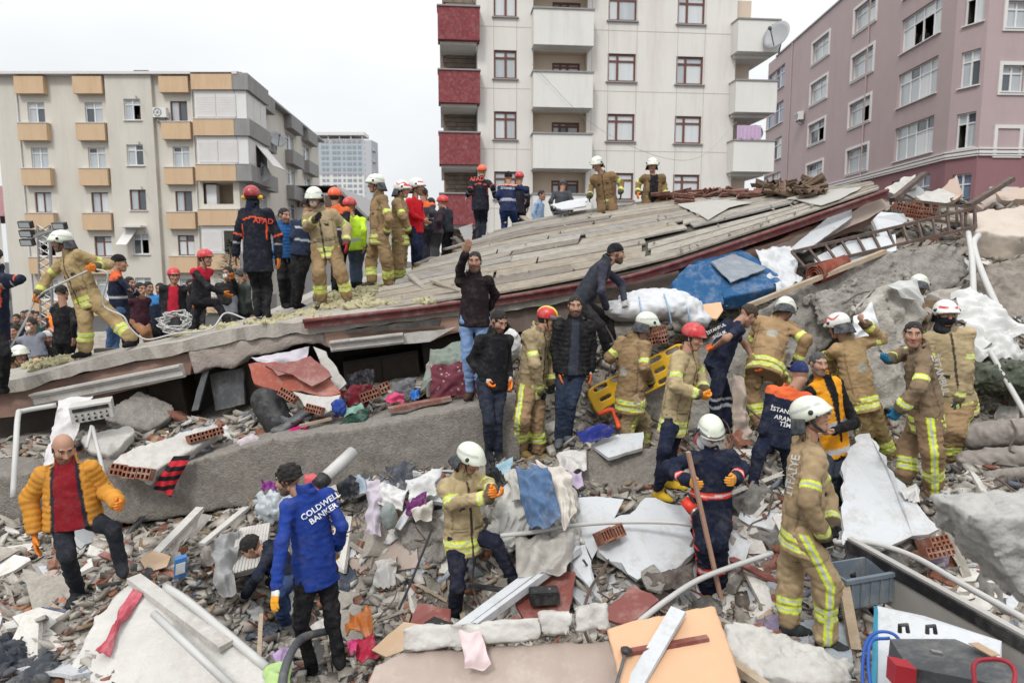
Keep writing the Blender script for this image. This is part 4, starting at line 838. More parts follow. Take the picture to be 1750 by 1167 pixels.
def rough(name, label, cat, pts, th, m, vox=.035, amp=.025, freq=2.2, parent=None, group=None, world=False, smooth=False):
    SEED[0] += 1; W = np.array(pts if world else [P(*p) for p in pts], float); c, u, v, n = poly_frame(W)
    Q = np.c_[(W-c)@u, (W-c)@v]; lo = np.r_[Q.min(0)-.12, -th-.12]; hi = np.r_[Q.max(0)+.12, .12]; k = np.ceil((hi-lo)/vox).astype(int)+1
    ax = [lo[i]+vox*np.arange(k[i]) for i in range(3)]; X = np.stack(np.meshgrid(*ax, indexing='ij'), -1)
    d2 = sd_poly(X[:, :, 0, :2], Q)[:, :, None]; f = np.maximum(d2, np.abs(X[..., 2]+th/2)-th/2)
    n1, n2 = Noise(SEED[0], freq), Noise(SEED[0]+999, freq*4)
    mk = np.abs(f) < .15; q1 = n1(X[mk]); f[mk] += amp*(.5*q1+.9*np.round(q1*2.2+.3*n2(X[mk]))/2.2)+amp*.45*n2(X[mk])+amp*.8*(.3-np.abs(n1(X[mk]*1.7)))
    f[0], f[-1], f[:, 0], f[:, -1], f[:, :, 0], f[:, :, -1] = (1,)*6
    V, F = snets(f, lo, vox); V = V[:, :1]*u+V[:, 1:2]*v+V[:, 2:]*n+c
    o = obj(name, V, F, m, parent, smooth=smooth)
    return o if parent else tag(o, label, cat, group)
def tube(name, label, cat, pts, r, m, sp=True, n=8, world=False, group=None, closed=False):
    W = [np.asarray(p, float) if world else P(*p) for p in pts]
    b = MB(); b.tube(spline(W, 6) if sp and len(W) > 2 and not closed else W, r, n, closed); return tag(b.build(name, m, smooth=n > 5), label, cat, group)
def bar(name, label, cat, a, b, w_, h_, m, up=(0, 0, 1), group=None, parent=None):
    q = MB(); q.bar(P(*a), P(*b), w_, h_, up); o = q.build(name, m, parent); return o if parent else tag(o, label, cat, group)
def drape(name, label, cat, quad, m, amp=.03, folds=5, n=22, th=.008, edge=.03, group=None, world=False, parent=None, bulge=0.):
    SEED[0] += 1; a, b, c, d = [np.asarray(q, float) if world else P(*q) for q in quad]; nn = nrm(np.cross(b-a, d-a))
    if nn@(CAM-a) < 0: nn = -nn
    n1, n2, n3 = Noise(SEED[0], 1.2), Noise(SEED[0]+1, 3.5), Noise(SEED[0]+2, 2.); s = np.linspace(0, 1, n+1); U, T = np.meshgrid(s, s, indexing='ij')
    X = ((1-U)*(1-T))[..., None]*a+(U*(1-T))[..., None]*b+(U*T)[..., None]*c+((1-U)*T)[..., None]*d
    th_ = SEED[0]*1.7; c_, s_ = math.cos(th_), .6*math.sin(th_); ph = 6.283*folds*.6*(U*c_+T*s_)+5*n1(X*1.8)+th_
    hgt = amp*(.45*np.sin(ph)*(.35+.65*T)+.95*(.6-2.0*np.abs(n2(X*.8)))+.45*(.5-1.8*np.abs(n3(X*2.1))))+bulge*np.sin(np.pi*U)*np.sin(np.pi*T)
    ed = edge*n3(X*1.5); ux = nrm(b-a); vx = nrm(d-a)
    X = X+nn*hgt[..., None]+(ed*(2*U-1))[..., None]*ux+(edge*n3(X*1.9)*(2*T-1))[..., None]*vx
    V = np.r_[X.reshape(-1, 3), (X-nn*th).reshape(-1, 3)]; q = (n+1)**2; F = []
    for i in range(n):
        for j in range(n): k = i*(n+1)+j; F += [[k, k+1, k+n+2, k+n+1], [q+k, q+k+n+1, q+k+n+2, q+k+1]]
        for (k0, k1) in ((i*(n+1), (i+1)*(n+1)), (i*(n+1)+n, (i+1)*(n+1)+n), (i, i+1), (n*(n+1)+i, n*(n+1)+i+1)): F.append([k0, k1, q+k1, q+k0])
    o = obj(name, V, F, m, parent, smooth=True); return o if parent else tag(o, label, cat, group)
def blob(name, label, cat, prims, m, h=.02, amp=.02, freq=3., k=.08, group=None, cut=None, parent=None, fold=1.):
    SEED[0] += 1; n1, n2 = Noise(SEED[0], freq), Noise(SEED[0]+5, freq*2.2)
    V, F = field(prims, h, k=k, noise=lambda X: n1(X)+fold*(.5-1.6*np.abs(n2(X))), amp=amp, cut=cut); o = obj(name, V, F, m, parent, smooth=True)
    return o if parent else tag(o, label, cat, group)
def EP(px, py, d, r, yaw=0):            # an ellipsoid at a place
    c, s = math.cos(R(yaw)), math.sin(R(yaw)); return Ell(P(px, py, d), r, np.array([[c, s, 0], [-s, c, 0], [0, 0, 1]]))
def hollow_brick(b, c, ax, sz, nx=3, nz=2):      # ax[1] is the face with the holes
    u, f, v = [np.asarray(a, float) for a in ax]; w_, dp, h_ = sz; c = np.asarray(c, float)
    us = [-w_/2]; 
    for i in range(nx): us += [-w_/2+w_*(i+.18)/nx, -w_/2+w_*(i+.82)/nx]
    us.append(w_/2); vs_ = [-h_/2]
    for i in range(nz): vs_ += [-h_/2+h_*(i+.18)/nz, -h_/2+h_*(i+.82)/nz]
    vs_.append(h_/2); pt = lambda a, q, e: c+u*a+v*q+f*e
    for i in range(len(us)-1):
        for j in range(len(vs_)-1):
            q = [(us[i], vs_[j]), (us[i+1], vs_[j]), (us[i+1], vs_[j+1]), (us[i], vs_[j+1])]
            if i % 2 and j % 2:
                V = [pt(*z, dp/2) for z in q]+[pt(*z, dp/2-min(.09, dp*.7)) for z in q]
                b.add(V, [[4, 5, 6, 7], [0, 4, 7, 3], [1, 2, 6, 5], [0, 1, 5, 4], [3, 7, 6, 2]])
            else: b.add([pt(*z, dp/2) for z in q], [[0, 1, 2, 3]])
    a = [(-w_/2, -h_/2), (w_/2, -h_/2), (w_/2, h_/2), (-w_/2, h_/2)]; V = [pt(*z, dp/2) for z in a]+[pt(*z, -dp/2) for z in a]
    b.add(V, [[0, 4, 5, 1], [1, 5, 6, 2], [2, 6, 7, 3], [3, 7, 4, 0], [4, 7, 6, 5]])
def brick_row(parent, a, b, n, h_=.1, dp=.12, face=None, nx=3, nz=2):     # hollow bricks along a broken edge, each its own part
    a, b = P(*a), P(*b); u = nrm(b-a); f = nrm(CAM-(a+b)/2) if face is None else nrm(face); f = nrm(f-u*(f@u)); v = np.cross(f, u)
    if v[2] < 0: v = -v
    L_ = np.linalg.norm(b-a)/n
    for i in range(n):
        q = MB(); c = a+u*L_*(i+.5); hollow_brick(q, c+f*rnd.uniform(-.02, .02)+v*rnd.uniform(-.006, .006), (u, f, v), (L_*.94, dp, h_), nx, nz); q.build('brick', M_brick, parent)
# ---------------------------------------------------------------- the fallen top floor: slab, lintels, roof boards
FE = [(-90, 670, 8.8), (0, 651, 9.0), (90, 630, 9.1), (160, 612, 9.2), (300, 585, 9.25), (400, 562, 9.3), (470, 553, 9.3), (545, 547, 9.3), (700, 528, 9.5), (860, 512, 9.7), (1000, 490, 9.95)]
FEP = np.array([P(*p) for p in FE]); dk = [q for q in FEP]
for p in PPL:
    if p.get('k') == 1:
        for leg in (p['ll'], p['rl']):
            a = leg[1]; dk.append(P(a[0], a[1], p['d']+(a[2] if len(a) > 2 else 0))-np.array([0, 0, .105]))
dk += [P(860, 440, 13)-np.array([0, 0, .3]), P(950, 440, 12.5)-np.array([0, 0, .5])]
DECK = TPS(dk, .01)
wid = np.interp([f[0] for f in FE], [-90, 160, 300, 400, 480, 560, 700, 860, 1000], [.9, .8, .9, 1.5, 3.2, 4.9, 5.4, 4.6, 3.])
def deck_solid():
    ns, ntt = 110, 26; sI = np.linspace(0, len(FE)-1, ns); F0 = np.array([[np.interp(s, range(len(FE)), FEP[:, i]) for i in range(3)] for s in sI]); wd = np.interp(sI, range(len(FE)), wid)
    n1 = Noise(40, 2.5); T = np.linspace(0, 1, ntt); V = []
    for lay in (0, .17):
        for i in range(ns):
            for t in T:
                x, y = F0[i, 0]*(1+.0*t), F0[i, 1]+wd[i]*t; x = F0[i, 0]*(1+wd[i]*t/F0[i, 1]*.9)
                p = np.array([x, y, 0]); z = float(DECK(np.array([[x, y]]))[0]) if lay == 0 else 0; V.append([x, y, z])
    V = np.array(V); m = ns*ntt; V[m:] = V[:m]; nz = n1(V[:m]); V[:m, 2] += .012*nz; V[m:, 2] -= .17+.02*nz
    fr = np.arange(ns)*ntt; V[fr, 1] += .03*Noise(41, 5)(V[fr]); V[m+fr, 1] += .04*Noise(42, 5)(V[fr]); F = []
    for i in range(ns-1):
        for j in range(ntt-1): k = i*ntt+j; F += [[k, k+ntt, k+ntt+1, k+1], [m+k, m+k+1, m+k+ntt+1, m+k+ntt]]
        k = i*ntt; F += [[k, m+k, m+k+ntt, k+ntt]]; k += ntt-1; F += [[k, k+ntt, m+k+ntt, m+k]]
    for j in range(ntt-1): F += [[j, j+1, m+j+1, m+j]]; k = (ns-1)*ntt+j; F += [[k, m+k, m+k+1, k+1]]
    return V, F
SL = thing('collapsed_roof', 'collapsed top floor with grey roof boards, slab edge and maroon gutter', 'collapsed roof', P(700, 560, 11)*np.array([1, 1, 0])+np.array([0, 0, 2.]))
V, F = deck_solid(); bw = MB()
for i in range(len(FE)-1):
    a, c = FEP[i], FEP[i+1]; oa, oc = min(wid[i]-.08, 1.5), min(wid[i+1]-.08, 1.5); Z_ = lambda q, o: np.array([q[0]*(1+o/q[1]*.9), q[1]+o, 0])
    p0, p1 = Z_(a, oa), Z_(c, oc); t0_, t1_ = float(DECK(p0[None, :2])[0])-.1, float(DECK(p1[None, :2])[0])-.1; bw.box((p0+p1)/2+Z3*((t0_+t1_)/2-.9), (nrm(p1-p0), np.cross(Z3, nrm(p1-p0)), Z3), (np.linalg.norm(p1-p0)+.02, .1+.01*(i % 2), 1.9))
bw.build('back_wall', mat('light_blocking_wall', (.09, .075, .065), .9, .25, 2, .3, 12, dirt=(.04, .035, .03)), SL)  # added dark wall closing the gap, stops light leaking in from behind
obj('floor_slab', V, F, mat('slab_concrete', (.345, .32, .285), .92, .18, 3, .6, 26, dirt=(.27, .24, .205), dscale=1.8, damt=.6), SL)
lint = lambda pts, m, th=.2, nm='lintel': plate(nm, None, None, pts, th, m, .008, .15, SL)
lint([(-90, 692, 8.95), (0, 672, 9.1), (160, 634, 9.3), (300, 607, 9.36), (330, 602, 9.36), (325, 640, 9.36), (130, 690, 9.2), (0, 714, 9.1), (-90, 730, 8.95)], M_brown)
rough('beam', None, None, [(322, 600, 9.3), (400, 584, 9.33), (470, 574, 9.36), (556, 566, 9.38), (562, 598, 9.36), (545, 588, 9.36), (500, 590, 9.36), (470, 603, 9.36), (425, 610, 9.34), (398, 630, 9.33), (365, 628, 9.32), (330, 642, 9.3)], .35, mat('patched_concrete', (.35, .3, .265), .92, .2, 3, .6, 26, dirt=(.19, .19, .2), dscale=1.6, damt=.8), .035, .012, 2.2, SL)
lint([(553, 568, 9.34), (700, 551, 9.5), (860, 531, 9.72), (858, 556, 9.72), (790, 566, 9.6), (740, 582, 9.55), (573, 600, 9.36), (560, 592, 9.34)], mat('tan_wall_paint', (.31, .2, .15), .85, .1, 2, .2, 20, dirt=(.22, .16, .13), dscale=2, damt=.6))
lint([(590, 565, 9.3), (755, 545, 9.46), (752, 557, 9.46), (592, 570, 9.3)], mat('dark_glass', (.05, .05, .05), .25, .2, 4, .1, 20, dirt=(.2, .18, .15), dscale=3, damt=.5), .03, 'glass_strip')
def moulding(a, b, h_):
    a, b = P(*a), P(*b); q = MB(); d = nrm(b-a); f = nrm(np.cross(d, (0, 0, 1))); f = f if f@(CAM-a) > 0 else -f; u = np.cross(f, d); u = u if u[2] > 0 else -u
    for (o, dp, hh) in ((0, .1, .5), (.28, .13, .16), (-.3, .07, .2), (.42, .16, .14)): q.box((a+b)/2+u*o*h_+f*dp/2, (d, f, u), (np.linalg.norm(b-a), dp, hh*h_))
    q.build('moulding', M_plas, SL)
moulding((64, 683, 9.05), (316, 633, 9.22), .21); moulding((566, 592, 9.26), (690, 578, 9.38), .17)
lint([(690, 570, 9.42), (780, 558, 9.5), (735, 584, 9.45), (690, 588, 9.4)], M_plas, .06, 'moulding')
# soffit and fascia below the gutter to the right
lint([(855, 530, 9.8), (1000, 500, 10.0), (1100, 476, 10.4), (1160, 462, 10.6), (1165, 490, 10.5), (1000, 545, 10.0), (880, 568, 9.75)], mat('dark_soffit', (.12, .09, .075), .9, .2, 2, .3, 20, dirt=(.22, .2, .17), dscale=2, damt=.5))
lint([(1300, 432, 11.0), (1400, 388, 11.35), (1505, 338, 11.75), (1524, 352, 11.75), (1470, 380, 11.5), (1400, 412, 11.3), (1330, 445, 11.0)], M_pink, .3)
lint([(1100, 476, 10.5), (1300, 420, 11.1), (1500, 345, 11.9), (1500, 380, 11.9), (1300, 455, 11.1), (1150, 500, 10.6)], M_brown, .3)
RF = [(0, (556, 543, 9.5)), (.2, (700, 522, 9.7)), (.42, (860, 499, 9.95)), (.68, (1100, 455, 10.4)), (.86, (1320, 384, 11.1)), (1., (1505, 322, 11.8))]
RBk = [(0, (640, 452, 13.2)), (.2, (745, 420, 14.3)), (.42, (905, 374, 15.3)), (.68, (1085, 346, 15.4)), (.86, (1290, 327, 14.6)), (1., (1480, 319, 13.7))]
def pl(tab, s):
    S = [a for a, _ in tab]; Q = np.array([P(*p) for _, p in tab]); return np.array([np.interp(s, S, Q[:, i]) for i in range(3)])
def roof(s, t): 
    a, b = pl(RF, s), pl(RBk, s); q = a+(b-a)*t; q[2] += .10*math.sin(math.pi*t); return q
def project(q):
    v = np.asarray(q)-CAM; z = v@FWD; return 875+FPX*(v@RGT)/z, 583.5-FPX*(v@UPC)/z
RG = [(s, t, *project(roof(s, t))) for s in np.linspace(0, 1, 90) for t in np.linspace(0, 1, 40)]; RGA = np.array(RG)
def onroof(px, py, lift=.03):
    k = ((RGA[:, 2]-px)**2+(RGA[:, 3]-py)**2).argmin(); return roof(*RGA[k, :2])+np.array([0, 0, lift])
ns, ntt = 40, 14; V = []; s0 = lambda t: .1+.1*t+.2*t*t
for lay in (-.06, -.2):
    for i in range(ns):
        for j in range(ntt): t = j/(ntt-1); a = s0(t)+.03; V.append(roof(a+(1-a)*i/(ns-1), t)+np.array([0, 0, lay]))
m = ns*ntt; F = []
for i in range(ns-1):
    for j in range(ntt-1): k = i*ntt+j; F += [[k, k+ntt, k+ntt+1, k+1], [m+k, m+k+1, m+k+ntt+1, m+k+ntt]]
    k = i*ntt; F.append([k, m+k, m+k+ntt, k+ntt]); k += ntt-1; F.append([k, k+ntt, m+k+ntt, m+k])
for j in range(ntt-1): F.append([j, j+1, m+j+1, m+j]); k = (ns-1)*ntt+j; F.append([k, m+k, m+k+1, k+1])
obj('roof_deck', V, F, mat('dark_boarding', (.07, .06, .05), .95, .3, 4, .3, 20), SL)
rows = 15; pr = random.Random(21)
WD = [mat('grey_planks_%d' % i, c, .92, .42, 4, .9, 26, stretch=(.8, 9, 9), dirt=dd, dscale=4.5, damt=.7) for i, (c, dd) in enumerate((((.31, .277, .232), (.17, .145, .118)), ((.37, .338, .29), (.2, .175, .148)), ((.23, .2, .168), (.125, .107, .088)), ((.33, .285, .226), (.16, .135, .108)), ((.29, .272, .246), (.16, .145, .13))))]
for r_i in range(rows):
    t0, t1 = r_i/rows, (r_i+pr.uniform(.9, .975))/rows; tm = (t0+t1)/2; s = s0(tm)+pr.uniform(-.02, .03)
    if r_i in (2, 3): s = .1
    while s < .995:
        ln = pr.uniform(.13, .34); e = min(1, s+ln); miss = (r_i in (2, 3) and .12 < s < .3 and pr.random() < .6) or pr.random() < .008
        if not miss and e-s > .03:
            j_ = [pr.gauss(0, .008) for _ in range(4)]; w0 = pr.choice((0, 0, 0, 0, .1))/rows
            a0, a1, b0, b1 = roof(s+j_[0]*.5, t0+w0), roof(s+j_[1]*.5, t1), roof(e-.002+j_[2]*.2, t0+w0), roof(e-.002+j_[3]*.2, t1)
            lf_ = np.array([0, 0, .004+pr.uniform(0, .012)]); dn = np.array([0, 0, .03]); mid = [ (roof((s+e)/2, t0+w0)), roof((s+e)/2, t1)]
            top = [a0+lf_, mid[0]+lf_, b0+lf_+[0, 0, pr.uniform(-.004, .012)], b1+lf_, mid[1]+lf_, a1+lf_]; Vp = top+[q-dn for q in top]
            obj('plank', Vp, [[0, 1, 4, 5], [1, 2, 3, 4], [6, 11, 10, 7], [7, 10, 9, 8], [0, 6, 7, 1], [1, 7, 8, 2], [2, 8, 9, 3], [3, 9, 10, 4], [4, 10, 11, 5], [5, 11, 6, 0]], WD[pr.choice((0, 0, 1, 1, 2, 3, 3, 4))], SL)
        s = e+.003
# maroon gutter along the eaves
gq = [P(*p)+np.array([0, -.1, -.02]) for p in ((524, 551, 9.3), (700, 531, 9.55), (790, 519, 9.65), (860, 511, 9.75), (1000, 488, 10.05), (1100, 468, 10.3), (1320, 396, 11.0), (1508, 330, 11.7))]
b = MB(); SPg = spline(gq, 5)
for a, c in zip(SPg[:-1], SPg[1:]): d = nrm(c-a); a2, c2 = a-d*.0, c; b.bar(a2, c2, .10, .10); 
b.build('gutter', M_gutter, SL)
b = MB(); b.tube([q+np.array([0, -.07, .05]) for q in SPg], .03, 8); b.build('gutter_lip', M_gutter, SL, smooth=True)
b = MB()
for (a, c) in (((1050, 392), (1070, 385)),): pass
# loose boards along the left end of the roof, on the insulation
k_ = 0
for (a, c, w_) in (((634, 500, 10.6), (706, 491, 10.9), .1), ((700, 470, 11.0), (733, 500, 10.3), .1), ((662, 522, 10.05), (785, 498, 10.1), .14), ((740, 480, 10.6), (783, 497, 10.2), .12), ((714, 462, 11.6), (860, 405, 14), .14), ((760, 426, 13.5), (895, 388, 14.6), .14), ((775, 405, 15), (800, 425, 13.8), .12), ((893, 370, 15.5), (918, 390, 14.5), .14), ((870, 395, 14.6), (893, 408, 13.8), .14), ((838, 398, 14.6), (858, 418, 13.6), .14), ((712, 452, 12.0), (740, 440, 12.6), .12), ((690, 512, 10.2), (720, 485, 10.8), .1)):
    tag(bar('loose_board', None, None, (a[0], a[1], a[2]), (c[0], c[1], c[2]), w_, .035, WD[k_ % 4]), 'loose grey board lying at the open left end of the roof', 'board', 'loose boards at the left end of the roof'); k_ += 1
def felt(label, pts): plate('roofing_felt', label, 'roofing felt', [onroof(*p, .05) for p in pts], .012, mat('grey_felt', (.36, .35, .32), .95, .15, 3, .5, 25, dirt=(.24, .22, .2), dscale=3, damt=.6), .02, .2, world=True)
felt('grey sheet of roofing felt lying over the boards below the tile stack', [(1158, 352), (1230, 344), (1290, 348), (1240, 362), (1212, 379), (1190, 372)])
felt('grey roofing felt sheet curling at the upper right of the roof', [(1345, 343), (1400, 334), (1470, 327), (1440, 345), (1405, 360), (1385, 352)])
plate('sheet_metal', 'bent grey metal sheet behind the two men on the roof', 'metal sheet', [(783, 390, 14.6), (808, 382, 15), (806, 414, 13.8), (800, 420, 13.6)], .02, M_steel, .01)
plate('roofing_felt', 'pale crumpled roofing sheet at the ridge left of the kneeling firefighter', 'roofing felt', [(940, 350, 15.2), (985, 340, 15.4), (1005, 338, 15.3), (1000, 352, 14.8), (960, 358, 14.6)], .03, M_sheet, .015)
# roof tiles
def tile_mesh():
    V = []; F = []; n = 12
    for s in (0, .016):
        for i in range(n+1):
            x = -.12+.24*i/n; z = .03*math.cos(i/n*4*math.pi)
            for y in (-.2, .2): V.append((x, y, z-s))
    q = 2*(n+1)
    for i in range(n): k = 2*i; F += [[k, k+2, k+3, k+1], [q+k, q+k+1, q+k+3, q+k+2], [k, q+k, q+k+2, k+2], [k+1, k+3, q+k+3, q+k+1]]
    F += [[0, 1, q+1, q], [2*n, q+2*n, q+2*n+1, 2*n+1]]; return mesh_data('roof_tile', V, F, M_tile)
TILE = tile_mesh(); TILE2 = TILE.copy(); TILE2.materials[0] = mat('mossy_tile', (.16, .105, .075), .95, .35, 8, .5, 40, dirt=(.2, .19, .13), dscale=6, damt=.8); tr = random.Random(4)
def put(name, me, q, rot, label, cat, group, sc=1.):
    o = bpy.data.objects.new(name, me); COL.objects.link(o); o.location = Vector(q); o.rotation_euler = rot; o.scale = (sc,)*3 if not hasattr(sc, '__len__') else sc; ORG[o.name] = np.array(q); return tag(o, label, cat, group)
for i in range(14): put('roof_tile', TILE, onroof(1100+tr.uniform(0, 80), 338+tr.uniform(0, 10), .05+.02*i/2), (tr.uniform(-.2, .2), tr.uniform(-.2, .2), 1.2+tr.gauss(0, .2)), 'maroon clay tile in the stack before the ridge firefighters', 'roof tile', 'tile stack on the ridge')
for i in range(34): put('roof_tile', TILE2, onroof(1295+tr.uniform(0, 100), 332+tr.uniform(-2, 8), .05+tr.uniform(0, .16)), (tr.gauss(0, .35), tr.gauss(0, .35), tr.uniform(-.5, 1.5)), 'mossy clay tile in the heap at the upper right ridge', 'roof tile', 'tile heap at the upper right ridge')
for i in range(18): put('roof_tile', TILE, onroof(1185+tr.uniform(0, 110), 338+tr.uniform(-6, 0), .04+tr.uniform(0, .06)), (tr.gauss(0, .15), tr.gauss(0, .15), tr.uniform(0, 1.6)), 'loose clay tile along the ridge between stack and heap', 'roof tile', 'loose tiles along the ridge')
# yellow mineral wool on the deck
def wool():
    g = np.random.default_rng(9); pr = []
    for _ in range(120):
        px, py = g.uniform(560, 790), 0; d = g.uniform(9.9, 11.6); X = P(px, 500, d); z = float(DECK(X[None, :2])[0]); pr.append((X[0], X[1], z))
    for _ in range(26): px = g.uniform(60, 130); d = g.uniform(9.45, 9.8); X = P(px, 610, d); pr.append((X[0], X[1], float(DECK(X[None, :2])[0])))
    for _ in range(14): px = g.uniform(300, 560); d = g.uniform(9.45, 10.1); X = P(px, 560, d); pr.append((X[0], X[1], float(DECK(X[None, :2])[0])-.02))
    return pr
W_pts = wool(); g = np.random.default_rng(10); VV = []; FF = []; o_ = 0
for (x, y, z) in W_pts:
    e = [Ell((x, y, z), g.uniform((.09, .08, .03), (.26, .2, .06)))]; n1 = Noise(int(g.integers(1e6)), 9); V, F = field(e, .022, noise=n1, amp=.05, pad=.06); VV.append(V); FF.append(F+o_); o_ += len(V)
tag(obj('mineral_wool', np.concatenate(VV), np.concatenate(FF), M_wool), 'torn yellow mineral wool strewn over the deck slab', 'insulation', kind='stuff')
# ---------------------------------------------------------------- big concrete pieces
cn = 'concrete'
rough('concrete_beam', 'long rough grey concrete beam crossing the left half of the pile', 'beam', [(-90, 816, 7.5), (200, 800, 7.55), (308, 796, 7.6), (450, 754, 7.7), (600, 734, 7.75), (829, 688, 7.95), (885, 688, 8.02), (890, 785, 8.0), (760, 803, 7.88), (640, 825, 7.75), (520, 850, 7.65), (230, 897, 7.55), (-90, 890, 7.5)], .95, M_rough, .03, .010, 3)
rough('concrete_beam', 'short concrete beam under the boots of the stretcher carrier', 'beam', [(950, 805, 7.6), (985, 772, 7.75), (1110, 766, 7.7), (1215, 800, 7.5), (1200, 855, 7.3), (1115, 872, 7.25), (975, 862, 7.4)], .7, M_rough, .03, .012, 3)
rough('concrete_beam', 'lower concrete beam behind the blue fleece man', 'beam', [(440, 962, 6.95), (600, 912, 7.0), (790, 868, 7.1), (815, 905, 7.05), (700, 948, 6.95), (590, 980, 6.85), (450, 1005, 6.85)], .5, M_rough, .03, .011, 3)
rough('concrete_slab', 'huge broken concrete slab sloping up at the right centre', 'slab', [(1000, 652, 8.95), (1180, 586, 9.25), (1270, 545, 9.4), (1400, 470, 9.8), (1500, 438, 10.05), (1630, 422, 10.3), (1648, 470, 10.1), (1600, 505, 9.8), (1500, 522, 9.5), (1420, 590, 9.2), (1360, 690, 8.95), (1200, 735, 8.8), (1040, 725, 8.8)], .55, M_conc, .032, .036, 2.2)
rough('concrete_crust', 'flaked crust of concrete lying on the huge sloping slab', 'slab', [(1390, 505, 9.45), (1470, 478, 9.6), (1540, 468, 9.8), (1535, 492, 9.6), (1480, 530, 9.3), (1440, 545, 9.2), (1410, 540, 9.2)], .12, M_conc, .025, .05, 3)
rough('concrete_pillar', 'broken leaning concrete pillar with a rag over its top', 'pillar', [(1490, 525, 8.8), (1520, 490, 9.0), (1565, 482, 9.1), (1590, 505, 9.1), (1562, 600, 8.9), (1545, 680, 8.7), (1500, 700, 8.55), (1478, 640, 8.6)], .35, mat('pillar_concrete', (.4, .375, .335), .95, .2, 8, .8, 34, dirt=(.26, .235, .2), dscale=2, damt=.6), .03, .035, 3)
rough('concrete_slab', 'dark brown broken slab at the right edge of the pile', 'slab', [(1650, 492, 9.7), (1700, 452, 10.0), (1840, 396, 10.4), (1840, 540, 9.5), (1690, 562, 9.4)], .5, mat('brown_concrete', (.24, .21, .18), .95, .25, 3, .8, 26, dirt=(.13, .115, .1), dscale=1.8, damt=.6), .035, .04)
rough('concrete_slab', 'cream topped slab lying flat at the upper right edge', 'slab', [(1655, 366, 11.6), (1760, 352, 12.2), (1860, 352, 12.2), (1860, 402, 10.9), (1745, 402, 10.6), (1668, 393, 10.7)], .42, mat('cream_slab', (.45, .385, .325), .85, .1, 2, .3, 20, dirt=DUST, dscale=2, damt=.5), .035, .015)
rough('concrete_block', 'large out of focus concrete block in the right foreground', 'block', [(1672, 888, 2.6), (1900, 878, 2.6), (1900, 1085, 2.6), (1765, 1035, 2.6), (1722, 985, 2.6), (1688, 935, 2.6)], .32, mat('pale_concrete', (.37, .36, .34), .95, .2, 7, .7, 30, dirt=(.24, .225, .205), dscale=5, damt=.7), .014, .012, 6)
rough('concrete_slab', 'flat tilted slab with hollow bricks beside the red and black cloth', 'slab', [(190, 792, 7.35), (205, 775, 7.5), (330, 728, 8.2), (372, 724, 8.4), (380, 738, 8.3), (268, 800, 7.4), (262, 806, 7.35)], .14, M_plas, .02, .012)
sl = thing('brick_edge', 'row of hollow bricks in the broken edge of the tilted slab at left', 'bricks', P(230, 810, 7.3)); brick_row(sl, (190, 802, 7.3), (262, 812, 7.3), 3, .13, .12); brick_row(sl, (320, 752, 7.9), (380, 735, 8.2), 3, .1, .12)
rough('concrete_slab', 'grey slab leaning in the dark gap behind the white device', 'slab', [(188, 690, 8.9), (235, 668, 9.3), (285, 690, 9.3), (298, 705, 9.2), (255, 735, 8.8), (180, 720, 8.7)], .15, M_conc, .03, .02)
rough('concrete_slab', 'small grey slab between the white device and the tilted slab', 'slab', [(135, 745, 8.2), (225, 724, 8.5), (232, 735, 8.4), (190, 778, 8.0), (150, 770, 8.0)], .12, M_plas, .025, .015)
rough('concrete_chunk', 'broken grey concrete slab with flaking plaster below the clothes heap', 'slab', [(672, 905, 6.75), (700, 885, 6.85), (755, 880, 6.85), (765, 935, 6.75), (740, 975, 6.65), (700, 955, 6.65)], .2, M_conc, .02, .03, 4)
rough('concrete_slab', 'white painted slab sloping down at the bottom left corner', 'slab', [(228, 985, 5.75), (330, 1052, 5.3), (452, 1125, 4.95), (470, 1230, 4.55), (70, 1230, 4.5), (120, 1130, 4.95), (165, 1060, 5.35)], .14, mat('chalky_plaster', (.5, .485, .455), .92, .14, 3, .7, 24, dirt=(.32, .275, .23), dscale=1.6, damt=.6), .022, .012)
rough('concrete_slab', 'white crusted concrete beam at the bottom right of centre', 'beam', [(1236, 1062, 5.0), (1290, 1066, 4.95), (1400, 1100, 4.8), (1458, 1138, 4.7), (1462, 1165, 4.6), (1420, 1168, 4.55), (1300, 1150, 4.6), (1250, 1120, 4.75)], .22, M_plas, .02, .02, 3)
wl_ = rough('wall_slab', 'pinkish wall slab lying flat at the bottom centre', 'wall slab', [(600, 1240, 4.35), (640, 1135, 4.75), (690, 1112, 4.85), (1040, 1090, 4.9), (1062, 1150, 4.65), (1075, 1240, 4.3)], .18, M_pink, .022, .008)
for (a, c, h_) in (((690, 1110, 4.83), (920, 1092, 4.86), .13), ((925, 1088, 4.86), (975, 1085, 4.88), .15), ((985, 1078, 4.9), (1040, 1074, 4.9), .16)):
    b_ = P(*a); e_ = P(*c); rough('cornice', None, None, [b_+np.array([0, -.04, .02]), e_+np.array([0, -.04, .02]), e_+np.array([0, .03, .02+h_]), b_+np.array([0, .03, .02+h_])], .16, M_plas, .018, .012, 5, wl_, world=True)
